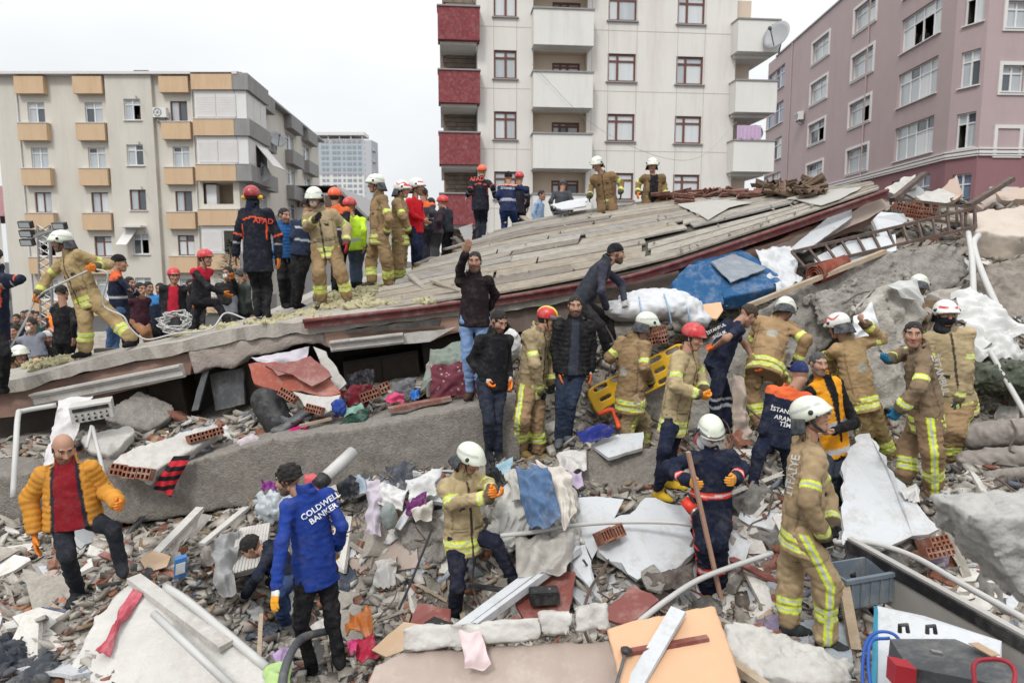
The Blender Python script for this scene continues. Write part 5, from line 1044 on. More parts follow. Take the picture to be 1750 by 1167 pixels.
# ---------------------------------------------------------------- plates, boards and panels
PL = [('white_board', 'big white panel sloping behind the front right firefighter', 'panel', [(1440, 790, 7.0), (1468, 742, 7.5), (1486, 740, 7.5), (1530, 815, 6.7), (1575, 870, 6.35), (1608, 902, 6.1), (1560, 915, 6.1), (1510, 938, 6.05), (1440, 930, 6.1)], .05, M_white, .018),
('white_board', 'white painted wall plate with broken lower edge, centre right', 'panel', [(1040, 958, 6.4), (1020, 925, 6.6), (1060, 880, 6.85), (1120, 850, 7.05), (1188, 868, 6.95), (1194, 935, 6.55), (1165, 965, 6.4), (1120, 975, 6.3), (1090, 990, 6.2)], .07, M_white, .026),
('white_board', 'white board behind the dark suited firefighter', 'panel', [(1190, 880, 6.9), (1290, 905, 6.75), (1275, 955, 6.5), (1225, 975, 6.4), (1190, 960, 6.45)], .02, M_white, .004),
('white_board', 'curved white quarter panel beside the white sacks', 'panel', [(985, 850, 7.05), (1020, 848, 7.05), (1066, 853, 7.0), (1050, 885, 6.85), (1012, 955, 6.45), (1000, 930, 6.6), (985, 890, 6.8)], .02, M_white, .0),
('white_board', 'narrow white panel below the curved quarter panel', 'panel', [(972, 935, 6.5), (1000, 930, 6.5), (1030, 1030, 5.9), (1005, 1000, 6.0), (975, 975, 6.3)], .02, M_white, .006),
('white_board', 'white plate lying under the navy crouching rescuer', 'panel', [(1255, 850, 7.0), (1310, 840, 7.05), (1340, 870, 6.8), (1320, 905, 6.6), (1262, 885, 6.75)], .03, M_white, .018),
('white_board', 'large white board with a blue edge at the lower right', 'panel', [(1500, 1035, 4.9), (1580, 1052, 4.8), (1712, 1095, 4.5), (1712, 1120, 4.4), (1690, 1240, 3.9), (1495, 1240, 4.1)], .03, M_white, .0),
('red_plate', 'maroon door leaf lying under the black box', 'door', [(905, 978, 6.25), (984, 976, 6.25), (978, 1020, 5.9), (962, 1074, 5.55), (903, 1070, 5.6), (880, 1030, 5.85)], .04, M_mar, .004),
('red_plate', 'maroon board with a torn edge right of the maroon door', 'board', [(1036, 1040, 5.7), (1085, 998, 6.0), (1126, 1024, 5.75), (1098, 1050, 5.6), (1070, 1066, 5.5), (1034, 1056, 5.6)], .03, M_mar, .008),
('red_plate', 'maroon board at the feet of the pale coated firefighter', 'board', [(715, 1030, 5.95), (770, 1040, 5.85), (768, 1065, 5.6), (745, 1090, 5.5), (700, 1066, 5.7)], .03, M_mar, .006),
('cardboard', 'brown cardboard sheet standing before the maroon board', 'cardboard', [(635, 1110, 5.2), (690, 1062, 5.5), (735, 1068, 5.4), (740, 1090, 5.3), (660, 1122, 5.1)], .01, M_card, .004),
('cardboard', 'beige cardboard lying above the trainers of the yellow jacket man', 'cardboard', [(238, 955, 6.15), (262, 940, 6.3), (292, 950, 6.25), (285, 968, 6.1), (250, 978, 6.0)], .012, M_card, .004),
('terracotta_plate', 'long terracotta painted plate at the left edge', 'wall plate', [(-20, 1050, 5.9), (60, 1022, 6.0), (118, 1008, 6.05), (112, 1040, 5.75), (60, 1070, 5.6), (8, 1085, 5.55)], .08, mat('terracotta', (.36, .15, .095), .85, .15, 3, .25, 24, dirt=(.4, .32, .27), dscale=2.5, damt=.7), .014),
('plaster_plate', 'white oval plaster plate below the terracotta plate', 'plaster', [(28, 1087, 5.45), (50, 1060, 5.6), (72, 1052, 5.65), (76, 1075, 5.5), (68, 1092, 5.4), (46, 1094, 5.4)], .03, M_plas, .004),
('brown_plate', 'brown plate between the oval plaster and the walking man', 'wall plate', [(74, 1056, 5.6), (90, 1030, 5.75), (108, 1040, 5.7), (108, 1070, 5.5), (80, 1085, 5.4)], .03, M_card, .008),
('red_plate', 'red painted wall piece hanging in the dark gap', 'wall plate', [(424, 622, 8.75), (470, 618, 8.8), (520, 636, 8.8), (566, 650, 8.75), (582, 672, 8.6), (545, 676, 8.55), (500, 668, 8.6), (452, 664, 8.65), (434, 655, 8.65)], .05, mat('brick_red_paint', (.32, .085, .055), .75, .14, 3, .2, 24, dirt=(.42, .33, .29), dscale=3, damt=.5), .01),
('brown_plate', 'brown board lying on the red wall piece in the gap', 'board', [(453, 624, 8.65), (480, 622, 8.7), (530, 608, 8.85), (566, 642, 8.6), (533, 660, 8.5), (500, 640, 8.6), (475, 642, 8.6)], .03, M_mar, .01),
('plaster_plate', 'pale plaster panel standing behind the red wall piece', 'plaster', [(535, 592, 9.1), (556, 600, 9.1), (592, 655, 8.9), (578, 668, 8.85), (550, 630, 9.0)], .05, M_plas, .01),
('plaster_plate', 'white edge slab under the red wall piece', 'plaster', [(500, 669, 8.55), (546, 677, 8.5), (582, 674, 8.5), (568, 700, 8.35), (552, 708, 8.3), (520, 694, 8.4)], .06, M_plas, .012),
('fallen_door', 'grey door frame leaning in the dark gap', 'door', [(358, 640, 9.6), (415, 628, 9.6), (418, 690, 9.5), (368, 702, 9.5)], .06, M_dgrey, .003),
('grey_board', 'leaning grey board at the left of the dark gap', 'board', [(346, 634, 9.4), (356, 632, 9.4), (338, 700, 9.2), (327, 702, 9.2)], .03, M_dgrey, .003),
('brick_plate', 'terracotta plate beside the right trainer of the yellow jacket man', 'wall plate', [(150, 1000, 5.95), (190, 970, 6.2), (194, 985, 6.0), (165, 1004, 5.85)], .05, MATS['terracotta'], .01),
('white_board', 'white sheet board propped over the clothes heap', 'board', [(674, 900, 6.7), (684, 905, 6.65), (752, 805, 7.3), (738, 800, 7.35)], .02, M_white, .003),
('white_board', 'white cabinet door lying at the feet of the stretcher carrier', 'panel', [(1010, 760, 7.75), (1055, 742, 7.9), (1100, 738, 7.9), (1098, 765, 7.6), (1040, 782, 7.5)], .04, M_white, .003),
('grey_board', 'grey plaster panel beside the radiator cover', 'panel', [(1095, 975, 6.3), (1115, 960, 6.4), (1140, 990, 6.1), (1130, 1010, 5.95), (1105, 1005, 6.0)], .03, M_conc, .008),
('white_board', 'white panel between the railing and the concrete slab', 'panel', [(1392, 440, 10.2), (1450, 412, 10.5), (1530, 400, 10.6), (1532, 428, 10.3), (1440, 462, 10.0), (1400, 466, 10)], .03, M_white, .003),
('white_board', 'white corrugated panel propped under the gutter', 'panel', [(1350, 425, 10.9), (1440, 352, 11.6), (1456, 358, 11.5), (1456, 372, 11.4), (1375, 430, 10.8)], .04, M_white, .002),
('white_board', 'upright white panel behind the iron railing', 'panel', [(1492, 376, 11.0), (1506, 362, 11.2), (1545, 365, 11.2), (1550, 378, 11.2), (1520, 395, 10.9), (1530, 438, 10.5), (1512, 420, 10.7)], .05, M_white, .006),
('beige_slab', 'peach triangular wall slab standing on the far right ridge', 'wall slab', [(1594, 338, 13.0), (1635, 299, 13.2), (1646, 332, 13.0), (1632, 342, 12.8)], .15, mat('peach_wall', (.43, .33, .27), .85, .08, 2, .2, 20, dirt=DUST, dscale=3, damt=.5), .01),
('pink_slab', 'pinkish slab at the far right ridge before the wine base', 'wall slab', [(1660, 345, 12.6), (1700, 330, 12.8), (1704, 345, 12.6), (1680, 358, 12.4)], .15, M_pink, .02),
('beige_slab', 'long beige slab at the right end of the ridge', 'wall slab', [(1700, 328, 12.9), (1760, 318, 13), (1850, 312, 13), (1850, 338, 12.7), (1712, 342, 12.7)], .2, MATS['peach_wall'], .015),
('plaster_plate', 'pale plaster slab with red bricks on the ridge', 'plaster', [(1512, 322, 12.6), (1545, 302, 12.8), (1565, 298, 12.8), (1568, 318, 12.6), (1535, 335, 12.4)], .14, M_plas, .02),
('plaster_plate', 'pale lump of plaster on the ridge beside the leaning beam', 'plaster', [(1565, 335, 12.3), (1605, 322, 12.5), (1632, 332, 12.4), (1625, 345, 12.2), (1580, 350, 12.1)], .12, M_plas, .02),
('grey_board', 'blue grey sheet on the ridge behind the iron railing', 'panel', [(1545, 330, 12.5), (1570, 318, 12.7), (1592, 335, 12.4), (1575, 345, 12.2)], .04, M_steel, .01),
('plaster_plate', 'pale broken wall at the left end of the far ridge', 'plaster', [(1362, 322, 14.2), (1385, 312, 14.3), (1400, 318, 14.3), (1420, 326, 14), (1370, 332, 14)], .12, M_plas, .02),
('orange_board', 'orange board lying before the blue sofa', 'board', [(1185, 522, 9.4), (1232, 516, 9.5), (1236, 530, 9.3), (1225, 545, 9.2), (1190, 540, 9.2)], .03, M_peach, .004)]
for a in PL: plate(*a)
pw = plate('patterned_edge', 'blue edging strip on the white board at the lower right', 'strip', [(1494, 1035, 4.92), (1501, 1035, 4.9), (1496, 1240, 4.05), (1486, 1240, 4.06)], .03, mat('blue_strip', (.03, .2, .3), .5, .1, 4, .05), 0)
be = thing('brick_edge', 'hollow bricks showing in the edge of the red wall piece', 'bricks', P(520, 690, 8.4)); brick_row(be, (478, 668, 8.45), (506, 684, 8.4), 2, .11, .1, nx=3); brick_row(be, (524, 696, 8.3), (552, 704, 8.25), 2, .1, .1, nx=3)
be = thing('brick_edge', 'hollow bricks lying on the ledge beside the dark clothes', 'bricks', P(640, 680, 8.5)); brick_row(be, (615, 682, 8.5), (645, 670, 8.6), 2, .12, .14); brick_row(be, (645, 668, 8.7), (662, 660, 8.8), 1, .12, .14)
be = thing('brick_edge', 'hollow bricks under the white wall plate at the centre right', 'bricks', P(1040, 930, 6.5)); brick_row(be, (1022, 922, 6.45), (1060, 905, 6.6), 2, .13, .15, nx=4, nz=1)
be = thing('brick_edge', 'heap of hollow bricks behind the iron railing', 'bricks', P(1570, 360, 11.6))
for (a, c, n_) in (((1530, 352, 11.6), (1590, 362, 11.6), 4), ((1545, 364, 11.5), (1600, 372, 11.5), 4), ((1560, 350, 11.8), (1600, 356, 11.8), 3)): brick_row(be, a, c, n_, .12, .14)
be = thing('brick_edge', 'red hollow bricks on the rubble by the yellow stretcher', 'bricks', P(1120, 575, 9)); brick_row(be, (1112, 572, 8.9), (1135, 565, 9.0), 2, .12, .14); brick_row(be, (1108, 585, 8.8), (1140, 578, 8.8), 2, .1, .14)
be = thing('brick_edge', 'stack of dark hollow tiles right of the big white panel', 'bricks', P(1590, 945, 5.9)); brick_row(be, (1572, 948, 5.9), (1618, 940, 5.95), 3, .1, .2, nx=2); brick_row(be, (1578, 930, 6.0), (1610, 924, 6.05), 2, .1, .2, nx=2)
# boards, profiles, pipes, poles
for (lab, a, c, w_, h_, m, nm, ct) in (('long white door frame profile leaning before the pale coated firefighter', (782, 1076, 5.45), (984, 926, 6.5), .1, .05, M_white, 'frame_profile', 'frame profile'), ('second rail of the white door frame profile', (796, 1082, 5.4), (990, 938, 6.4), .05, .07, M_white, 'frame_profile', 'frame profile'),
    ('white wooden plank standing on the peach door', (1082, 1175, 4.35), (1160, 1042, 4.75), .12, .03, M_white, 'plank', 'plank'), ('brown bar across the peach door', (1062, 1116, 4.55), (1210, 1090, 4.62), .05, .03, M_mar, 'rail', 'rail'), ('white board lying along the ridge of the bottom left slab', (228, 988, 5.7), (386, 1104, 5.0), .12, .05, M_plas, 'board', 'board'),
    ('pale lath pointing up the slope in front of the concrete beam', (262, 950, 6.25), (342, 868, 7.0), .09, .03, M_plas, 'lath', 'lath'), ('second pale lath beside the ribbed radiator', (345, 930, 6.4), (420, 868, 7.1), .07, .03, M_plas, 'lath', 'lath'), ('wooden lath on the ledge above the beam', (512, 728, 8.1), (566, 715, 8.3), .05, .03, M_tim, 'lath', 'lath'), ('long maroon batten on the ledge', (664, 700, 8.2), (770, 680, 8.4), .14, .05, M_tile, 'batten', 'batten'), ('dark lath along the edge of the ledge', (660, 722, 8.05), (822, 690, 8.2), .06, .03, M_tim, 'lath', 'lath'),
    ('dark wooden beam sticking up on the ridge', (1525, 342, 12.0), (1580, 297, 12.6), .1, .07, M_rust, 'beam', 'beam'), ('rusty beam sticking up at the right end of the ridge', (1655, 352, 11.9), (1730, 306, 12.5), .1, .08, M_rust, 'beam', 'beam'), ('grey joist under the right boot of the front firefighter', (1442, 1000, 5.35), (1462, 1110, 5.05), .08, .05, M_tim, 'joist', 'joist'), ('brown strut below the white crusted beam', (1240, 1125, 4.7), (1310, 1175, 4.4), .07, .06, M_tim, 'strut', 'strut'), ('wooden stake standing in the rubble by the blue fleece man', (446, 1050, 5.6), (442, 1140, 5.1), .035, .03, M_tim, 'stake', 'stake'), ('maroon batten below the white door frame profile', (818, 1082, 5.5), (890, 1058, 5.7), .1, .04, M_tile, 'batten', 'batten'), ('black lever lying behind the white door frame profile', (802, 1000, 6.1), (860, 1008, 6.0), .05, .03, M_black, 'lever', 'lever'), ('brown timber post leaning above the sloping slab', (1280, 522, 9.25), (1512, 430, 10.0), .08, .06, M_tim, 'post', 'post'), ('black strut standing by the long grille', (1448, 930, 6.05), (1458, 985, 5.7), .05, .04, M_black, 'strut', 'strut')):
    tag(bar(nm, None, None, a, c, w_, h_, m), lab, ct)
for (lab, pts, r, m, nm) in (('white pipe lying on the bottom left slab', [(262, 1048, 5.1), (398, 1175, 4.6)], .03, M_pvc, 'pipe'), ('white pipe along the right edge of the bottom left slab', [(283, 1003, 5.6), (330, 1035, 5.35), (455, 1140, 4.9)], .035, M_pvc, 'pipe'),
    ('white pipe with a bend standing at the left edge', [(96, 692, 8.3), (40, 702, 8.1), (31, 708, 8.0), (27, 760, 7.5), (22, 850, 7.2)], .03, M_pvc, 'pipe'), ('thick grey white drain pipe sticking out of the beam', [(603, 772, 7.5), (552, 820, 7.1)], .072, M_pvc, 'drain_pipe'), ('black socket of the drain pipe', [(556, 816, 7.12), (543, 830, 7.02)], .082, M_black, 'pipe_socket'),
    ('long white hose running over the white panels', [(855, 915, 6.3), (920, 908, 6.4), (985, 897, 6.5), (1070, 892, 6.6), (1150, 893, 6.5), (1200, 900, 6.4)], .022, M_pvc, 'hose'), ('grey white cable pipe rising from the lower centre to the right', [(1092, 1062, 5.4), (1140, 1025, 5.6), (1195, 990, 5.9), (1260, 965, 6.1), (1320, 945, 6.2)], .026, M_pvc, 'hose'),
    ('white hose arching over the long grille at the right', [(1425, 926, 6.2), (1490, 928, 6.0), (1560, 950, 5.7), (1640, 995, 5.2), (1760, 1062, 4.6)], .026, M_pvc, 'hose'), ('first grey pipe hanging at the right of the pile', [(1655, 398, 10.4), (1662, 450, 9.6), (1664, 540, 8.8), (1662, 610, 8.4)], .04, M_pvc, 'pipe'), ('second grey pipe bending down at the right of the pile', [(1672, 402, 10.4), (1664, 420, 10), (1680, 470, 9.4), (1720, 560, 8.6), (1738, 610, 8.2)], .045, M_pvc, 'pipe'), ('grey white pole slanting at the right edge', [(1692, 600, 8.0), (1720, 650, 7.7), (1760, 720, 7.3)], .03, M_pvc, 'pole'),
    ('thin grey leg of the white device tripod', [(156, 728, 7.9), (148, 765, 7.6)], .018, M_pvc, 'rod'), ('pale rod leaning below the white device', [(158, 730, 7.9), (178, 812, 7.3)], .022, M_pvc, 'rod'), ('black cable hanging by the clothes heap', [(738, 905, 6.6), (722, 945, 6.35), (700, 1000, 6.0), (682, 1040, 5.7)], .012, M_black, 'cable'), ('grey corrugated conduit curving before the blue fleece man', [(560, 1078, 5.6), (520, 1088, 5.3), (500, 1110, 5.0), (485, 1150, 4.75), (482, 1190, 4.55)], .034, M_dgrey, 'conduit'),
    ('rope running from the glove of the deck firefighter to the lower left', [(160, 458, 9.2), (110, 482, 9.25), (64, 508, 9.3), (40, 555, 9.0), (-10, 640, 8.6)], .014, M_pvc, 'rope'), ('rope trailing from the deck firefighter to the coil', [(164, 460, 9.2), (184, 470, 9.2), (176, 520, 9.3), (210, 540, 9.3), (222, 560, 9.3), (250, 580, 9.35), (300, 570, 9.4), (360, 562, 9.5), (385, 535, 9.8), (420, 545, 9.7)], .012, M_pvc, 'rope'),
    ('blue cable looping beside the black case', [(1530, 1150, 4.1), (1548, 1120, 4.15), (1530, 1085, 4.3), (1500, 1080, 4.35), (1480, 1100, 4.3), (1474, 1150, 4.1), (1480, 1200, 3.9)], .011, mat('blue_cable', (.02, .08, .35), .45, .1, 4, 0), 'cable'), ('second blue cable hanging from the black case', [(1520, 1090, 4.28), (1490, 1095, 4.25), (1484, 1130, 4.1), (1490, 1190, 3.9)], .011, MATS['blue_cable'], 'cable'), ('red cable looping on the black case lid', [(1668, 1180, 3.4), (1665, 1135, 3.5), (1690, 1126, 3.55), (1720, 1130, 3.5), (1735, 1150, 3.45), (1728, 1190, 3.3)], .012, mat('red_cable', (.3, .015, .03), .45, .1, 4, 0), 'cable'),
    ('rebar sticking out along the sloping slab', [(1495, 495, 9.2), (1450, 545, 9.0), (1420, 570, 8.8)], .012, M_rust, 'rebar'), ('rust brown rebar arching from the broken pillar', [(1440, 520, 9.2), (1475, 500, 9.3), (1530, 498, 9.3)], .01, M_rust, 'rebar')):
    tube(nm, lab, nm.replace('_', ' '), pts, r, m)
cc = P(300, 566, 9.55)
b = MB()
for i in range(9): b.tube([cc+np.array([rnd.uniform(-.05, .05), rnd.uniform(-.04, .04), .02+i*.012])+(.18+rnd.uniform(-.03, .05))*np.array([math.cos(a), .5*math.sin(a), .55*math.sin(a)+.35]) for a in np.linspace(0, 6.28, 22)[:-1]], .009, 6, True)
tag(b.build('rope_coil', M_pvc, smooth=True), 'coil of pale rope lying on the deck edge', 'rope')
# ---------------------------------------------------------------- people
def paint_stripe(C, m, u, u0, u1):       # lime / silver / lime reflective band
    wd = u1-u0; a = (u > u0) & (u < u1) & m; C[a] = YEL
    b = (u > u0+.34*wd) & (u < u0+.66*wd) & m; C[b] = SIL
def mk_hand(grip):
    rc = Cone; pr = [Cone((0.0, 0, -.02), (0, 0, .03), .026, .03, (0, 1, 0), 1.5), Cone((-.022, 0, .03), (-.026, 0, .085), .02, .016, (0, 1, 0), 1.25), Cone((.02, 0, .03), (.026, 0, .085), .02, .016, (0, 1, 0), 1.25), Cone((0, 0, .03), (0, 0, .085), .024, .018, (0, 1, 0), 1.3)]
    for q, (x, ln) in enumerate(((.031, .068), (.0105, .078), (-.0105, .072), (-.031, .056))):
        a = np.array([x, 0, .085]); ang = 0.25 if not grip else .95; r = .0105 if q < 3 else .009
        for sgi, fr in enumerate((.42, .33, .25)):
            ang2 = ang*(.6+sgi*.75) if grip else ang*(.5+sgi*.8)+.04*q
            b = a+ln*fr*np.array([x*.9 if sgi == 0 and not grip else 0, -math.sin(ang2), math.cos(ang2)]); pr.append(Cone(a, b, r, r*.92, k=.006)); a = b; r *= .93
    a = np.array([.026, -.006, .02]); b = a+np.array([.026, -.014, .026]); c = b+np.array([.008 if not grip else -.01, -.012, .026])
    pr += [Cone(a, b, .016, .0125, k=.014), Cone(b, c, .012, .0095, k=.008)]
    V, F = field(pr, .0058, k=.014, pad=.01)
    return V, F
HANDS = {}
for gname, gr in (('open', 0), ('grip', 1)):
    V, F = mk_hand(gr); HANDS[gname, 'R'] = (V, F); HANDS[gname, 'L'] = (V*np.array([1, -1, 1]), F[:, ::-1])
# head: origin at its middle, x to the person's left, y forward, z up
hp_ = [Ell((0, -.012, .033), (.076, .097, .086)), Ell((0, .018, -.03), (.063, .073, .088)), Ell((0, .062, -.097), (.03, .028, .022), k=.04), Cone((.048, .0, -.062), (.018, .06, -.098), .021, .02, k=.03), Cone((-.048, .0, -.062), (-.018, .06, -.098), .021, .02, k=.03),
       Cone((0, .088, .016), (0, .112, -.028), .008, .0145, k=.018), Cone((-.014, .1, -.034), (.014, .1, -.034), .008, .008, k=.01), Cone((-.036, .08, .03), (.036, .08, .03), .011, .011, k=.018), Ell((.04, .06, -.018), (.022, .022, .022), k=.03), Ell((-.04, .06, -.018), (.022, .022, .022), k=.03),
       Ell((0, .09, -.06), (.023, .012, .007), k=.008), Ell((0, .087, -.071), (.019, .012, .007), k=.008)]
for sx in (-1, 1): hp_ += [Cone((sx*.075, -.02, .015), (sx*.079, -.004, -.03), .015, .008, (1, 0, 0), 1.8, k=.012)]
hs_ = [Ell((.032, .1, .006), (.016, .02, .011), k=.014), Ell((-.032, .1, .006), (.016, .02, .011), k=.014)]
HV, HF = field(hp_, .0062, k=.03, pad=.02, subs=hs_)
ev = [Ell((sx*.031, .076, .006), (.012, .012, .012)) for sx in (-1, 1)]
EV, EF = field(ev, .0045, k=.003, pad=.01)
HV = np.r_[HV, EV]; HFF = np.r_[HF, EF+len(HV)-len(EV)]; NE = len(EV)
def head_colors(skin, beard, hairc):
    C = np.tile(np.array(skin), (len(HV), 1)); x, y, z = HV.T; ax = np.abs(x)
    C[(y > .05) & (z < -.01) & (z > -.045) & (ax > .02) & (ax < .05)] *= np.array([1.08, .92, .9])
    lip = (np.abs(z+.066) < .0085) & (ax < .023) & (y > .085); C[lip] = np.array(skin)*np.array([.85, .5, .48])
    C[(np.abs(z+.0655) < .002) & (ax < .02) & (y > .085)] *= .35
    brow = (np.abs(z-.03-.1*(.03-np.abs(ax-.03))) < .007) & (ax > .012) & (ax < .052) & (y > .06); C[brow] = hairc
    bd = (((z < -.045) & (y > .0)) | ((y > -.01) & (y < .035) & (z < .0) & (ax > .05))) & ~lip
    mu = (z < -.042) & (z > -.058) & (ax < .03) & (y > .08)
    m = (bd & ((z < -.062-.9*np.maximum(0, .05-ax)*0) | (ax > .03))) | mu
    C[m] = C[m]*(1-beard*.85)+np.array(hairc)*beard*.85
    e = np.arange(len(HV)) >= len(HV)-NE; C[e] = (.55, .53, .5)
    ed = np.sqrt((ax-.031)**2+(z-.006)**2); C[e & (ed < .0062)] = (.015, .01, .008); C[e & (z > .0115)] = np.array(skin)*.6
    return C
def shell(prims, cuts, h=.009, subs=(), noise=None, amp=0, k=.02):
    c = [(np.array(q, float), nrm(n)) for q, n in cuts]; return field(prims, h, k=k, pad=.02, cut=c, subs=subs, noise=noise, amp=amp)
TPL = {}
def tpl(name, V, F, m, col=None, smooth=True):
    TPL[name] = (V, F); TPL['me_'+name] = mesh_data(name, V, F, m, col, smooth)
# helmets
def ff_shell(key, paint):
    V, F = shell([Ell((0, -.012, .045), (.118, .145, .12)), Ell((0, .03, .03), (.124, .135, .055), k=.03)], [((0, 0, -.012), (0, .34, -1))], subs=[Ell((0, -.01, .02), (.1, .122, .1))])
    C = np.tile(np.array((.60, .63, .53)), (len(V), 1)); paint(V, C); tpl(key, V, F, M_helm, C)
def p_ff(V, C):
    x, y, z = V.T; C[(np.abs(z-.085-.25*y) < .012) & (np.abs(x) > .06)] = (.42, .43, .42); C[(z < .035+.3*y) & (y > .05)] *= .86
def p_red(V, C):
    x, y, z = V.T; C[:] = (.6, .6, .57); C[(np.abs(z-.1-.02*np.sin(y*40)) < .011) & (y > -.1)] = (.45, .02, .02); C[(y > .05) & (z < .1) & (z > .06)] = (.5, .03, .03)
def p_r2(V, C): 
    x, y, z = V.T; C[:] = (.62, .61, .58); C[(np.abs(z-.09) < .012) & (y > .04) & (np.abs(x) > .03)] = (.5, .04, .04)
ff_shell('ff', p_ff); ff_shell('ffred', p_red); ff_shell('ffr', p_r2)
def small_shell(key, base, paint=None):
    V, F = shell([Ell((0, -.012, .05), (.108, .132, .112)), Ell((0, .06, .045), (.08, .085, .02), k=.02)], [((0, 0, .018), (0, .22, -1))], subs=[Ell((0, -.01, .02), (.092, .115, .096))])
    C = np.tile(np.array(base), (len(V), 1)); x, y, z = V.T
    for a in range(-2, 3):
        for b in (.03, -.03, -.08): C[(x-a*.032)**2+(y-b)**2+0*z < .00005] *= .12
    C[(z < .036+.22*y+.004)] *= .6
    if paint: paint(V, C)
    tpl(key, V, F, M_helm, C)
def p_ry(V, C):
    x, y, z = V.T; C[:] = (.5, .015, .015); C[(np.abs(x) < .05) & (z > .06)] = (.7, .55, .03); C[(np.abs(x) < .022) & (z > .06)] = (.02, .02, .025)
small_shell('red', (.5, .025, .03)); small_shell('orange', (.75, .1, .025)); small_shell('redy', (.5, .02, .02), p_ry); small_shell('muff', (.34, .012, .018))
V, F = shell([Cone((sx*.118, .025, .05), (sx*.128, .025, .05), .021, .018) for sx in (-1, 1)]+[Cone((sx*.112, .06, .018), (sx*.118, .06, .018), .012, .01) for sx in (-1, 1)], [], .008); tpl('discs', V, F, M_black)
V, F = shell([Cone((sx*.1, -.005, -.005), (sx*.122, -.005, -.005), .034, .03) for sx in (-1, 1)], [], .008); tpl('muffs', V, F, mat('yellow_plastic', (.62, .36, .02), .4, .1, 6, .05))
V = []; n = 22; m = 7                     # neck guard hanging from the rim of the helmet
for s in (0, 1):
    for i in range(n+1):
        a = math.pi*(.92*i/n-.46)+math.pi
        for jx in range(m+1):
            h = jx/m; rr = 1+.22*h+s*.03+.03*h*math.sin(i*1.1); V.append((math.sin(a)*.112*rr, -.012+math.cos(a)*.138*rr, .012-.135*h*(1-.35*abs(i/n-.5))-s*.002))
q = (n+1)*(m+1); F = []
for i in range(n):
    for jx in range(m): k = i*(m+1)+jx; F += [[k, k+m+1, k+m+2, k+1], [q+k, q+k+1, q+k+m+2, q+k+m+1]]
    k = i*(m+1); F += [[k, q+k, q+k+m+1, k+m+1], [k+m, k+2*m+1, q+k+2*m+1, q+k+m]]
tpl('guard', np.array(V), F, cmat('guard_cloth', (.04, .045, .052)))
V = []; F = []; n = 16
for i in range(n+1):
    a = math.pi*(i/n-.5)*.8
    for (rr, z) in ((1.02, .05), (1.1, .0), (1.07, -.002), (.99, .048)): V.append((math.sin(a)*.124*rr, -.005+math.cos(a)*.148*rr, z+.028))
for i in range(n):
    for c in range(4): F.append([4*i+c, 4*i+(c+1) % 4, 4*i+4+(c+1) % 4, 4*i+4+c])
tpl('visor', np.array(V), F, mat('smoked_visor', (.1, .09, .09), .12, .1, 3, 0, spec=.6))
NH = Noise(11, 22)
for key, sc, ct in (('short', (.081, .102, .092), ((0, 0, .028), (0, .62, -1))), ('full', (.088, .11, .104), ((0, 0, .03), (0, .55, -1))), ('beanie', (.088, .108, .106), ((0, 0, .026), (0, .28, -1)))):
    if key == 'beanie': V, F = shell([Ell((0, -.014, .036), sc)], [ct], .0075, noise=NH, amp=.002)
    else: V, F = shell([Ell((0, -.016, .036), sc), Ell((0, -.03, .0), (.079, .088, .075))], [((0, 0, -.045), (0, -.5, -1))], .007, subs=[Ell((0, .1, -.012), (.066, .085, .085), k=.004), Ell((.078, -.0, -.012), (.02, .028, .036), k=.004), Ell((-.078, -.0, -.012), (.02, .028, .036), k=.004), Ell((0, .05, -.07), (.12, .085, .07), k=.004)], noise=NH, amp=.006 if key == 'short' else .012)
    tpl('hair_'+key, V, F, None)
V, F = shell([Ell((0, -.02, .0), (.082, .1, .07))], [((0, 0, .035), (0, 0, 1)), ((0, .02, 0), (0, 1, 0))], .0075, noise=NH, amp=.002); tpl('hair_bald', V, F, None)
V, F = shell([Ell((0, .088, -.045), (.044, .036, .046))], [((0, .06, 0), (0, -1, 0))], .007); tpl('mask1', V, F, mat('white_mask', (.66, .66, .64), .8, .03, 5, .1)); tpl('mask2', V*np.array([1.15, 1, 1.1]), F, mat('cream_mask', (.55, .47, .4), .8, .03, 5, .1))
V, F = shell([Ell((0, .02, -.06), (.085, .1, .07)), Cone((0, -.01, -.07), (0, -.02, -.16), .078, .095)], [((0, 0, -.035), (0, -.25, 1))], .01); tpl('scarf', V, F, None)
tpl('hoodie', V, F, None)
_hm = {}
def tinted(key, c, m):
    k = (key, tuple(c))
    if k not in _hm: V, F = TPL[key]; _hm[k] = mesh_data(key, V, F, m, np.tile(np.array(c), (len(V), 1)), True)
    return _hm[k]
def child(name, me, parent, M):
    o = bpy.data.objects.new(name, me); COL.objects.link(o); o.parent = parent; ORG[o.name] = ORG[parent.name]; o.matrix_local = M; return o
def frame4(c, x, y, z, s=1.):
    return Matrix(((x[0]*s, y[0]*s, z[0]*s, c[0]), (x[1]*s, y[1]*s, z[1]*s, c[1]), (x[2]*s, y[2]*s, z[2]*s, c[2]), (0, 0, 0, 1)))
def solve(px, py, A, Ln, sgn, d0, lim=.3):
    r_ = ray(px, py); dr = r_/np.linalg.norm(r_); t0 = (A-CAM)@dr; q = CAM+dr*t0; e = np.linalg.norm(q-A)
    off = min(math.sqrt(max(0, Ln*Ln-e*e)), lim)*sgn
    return q+dr*off
BODIES = []
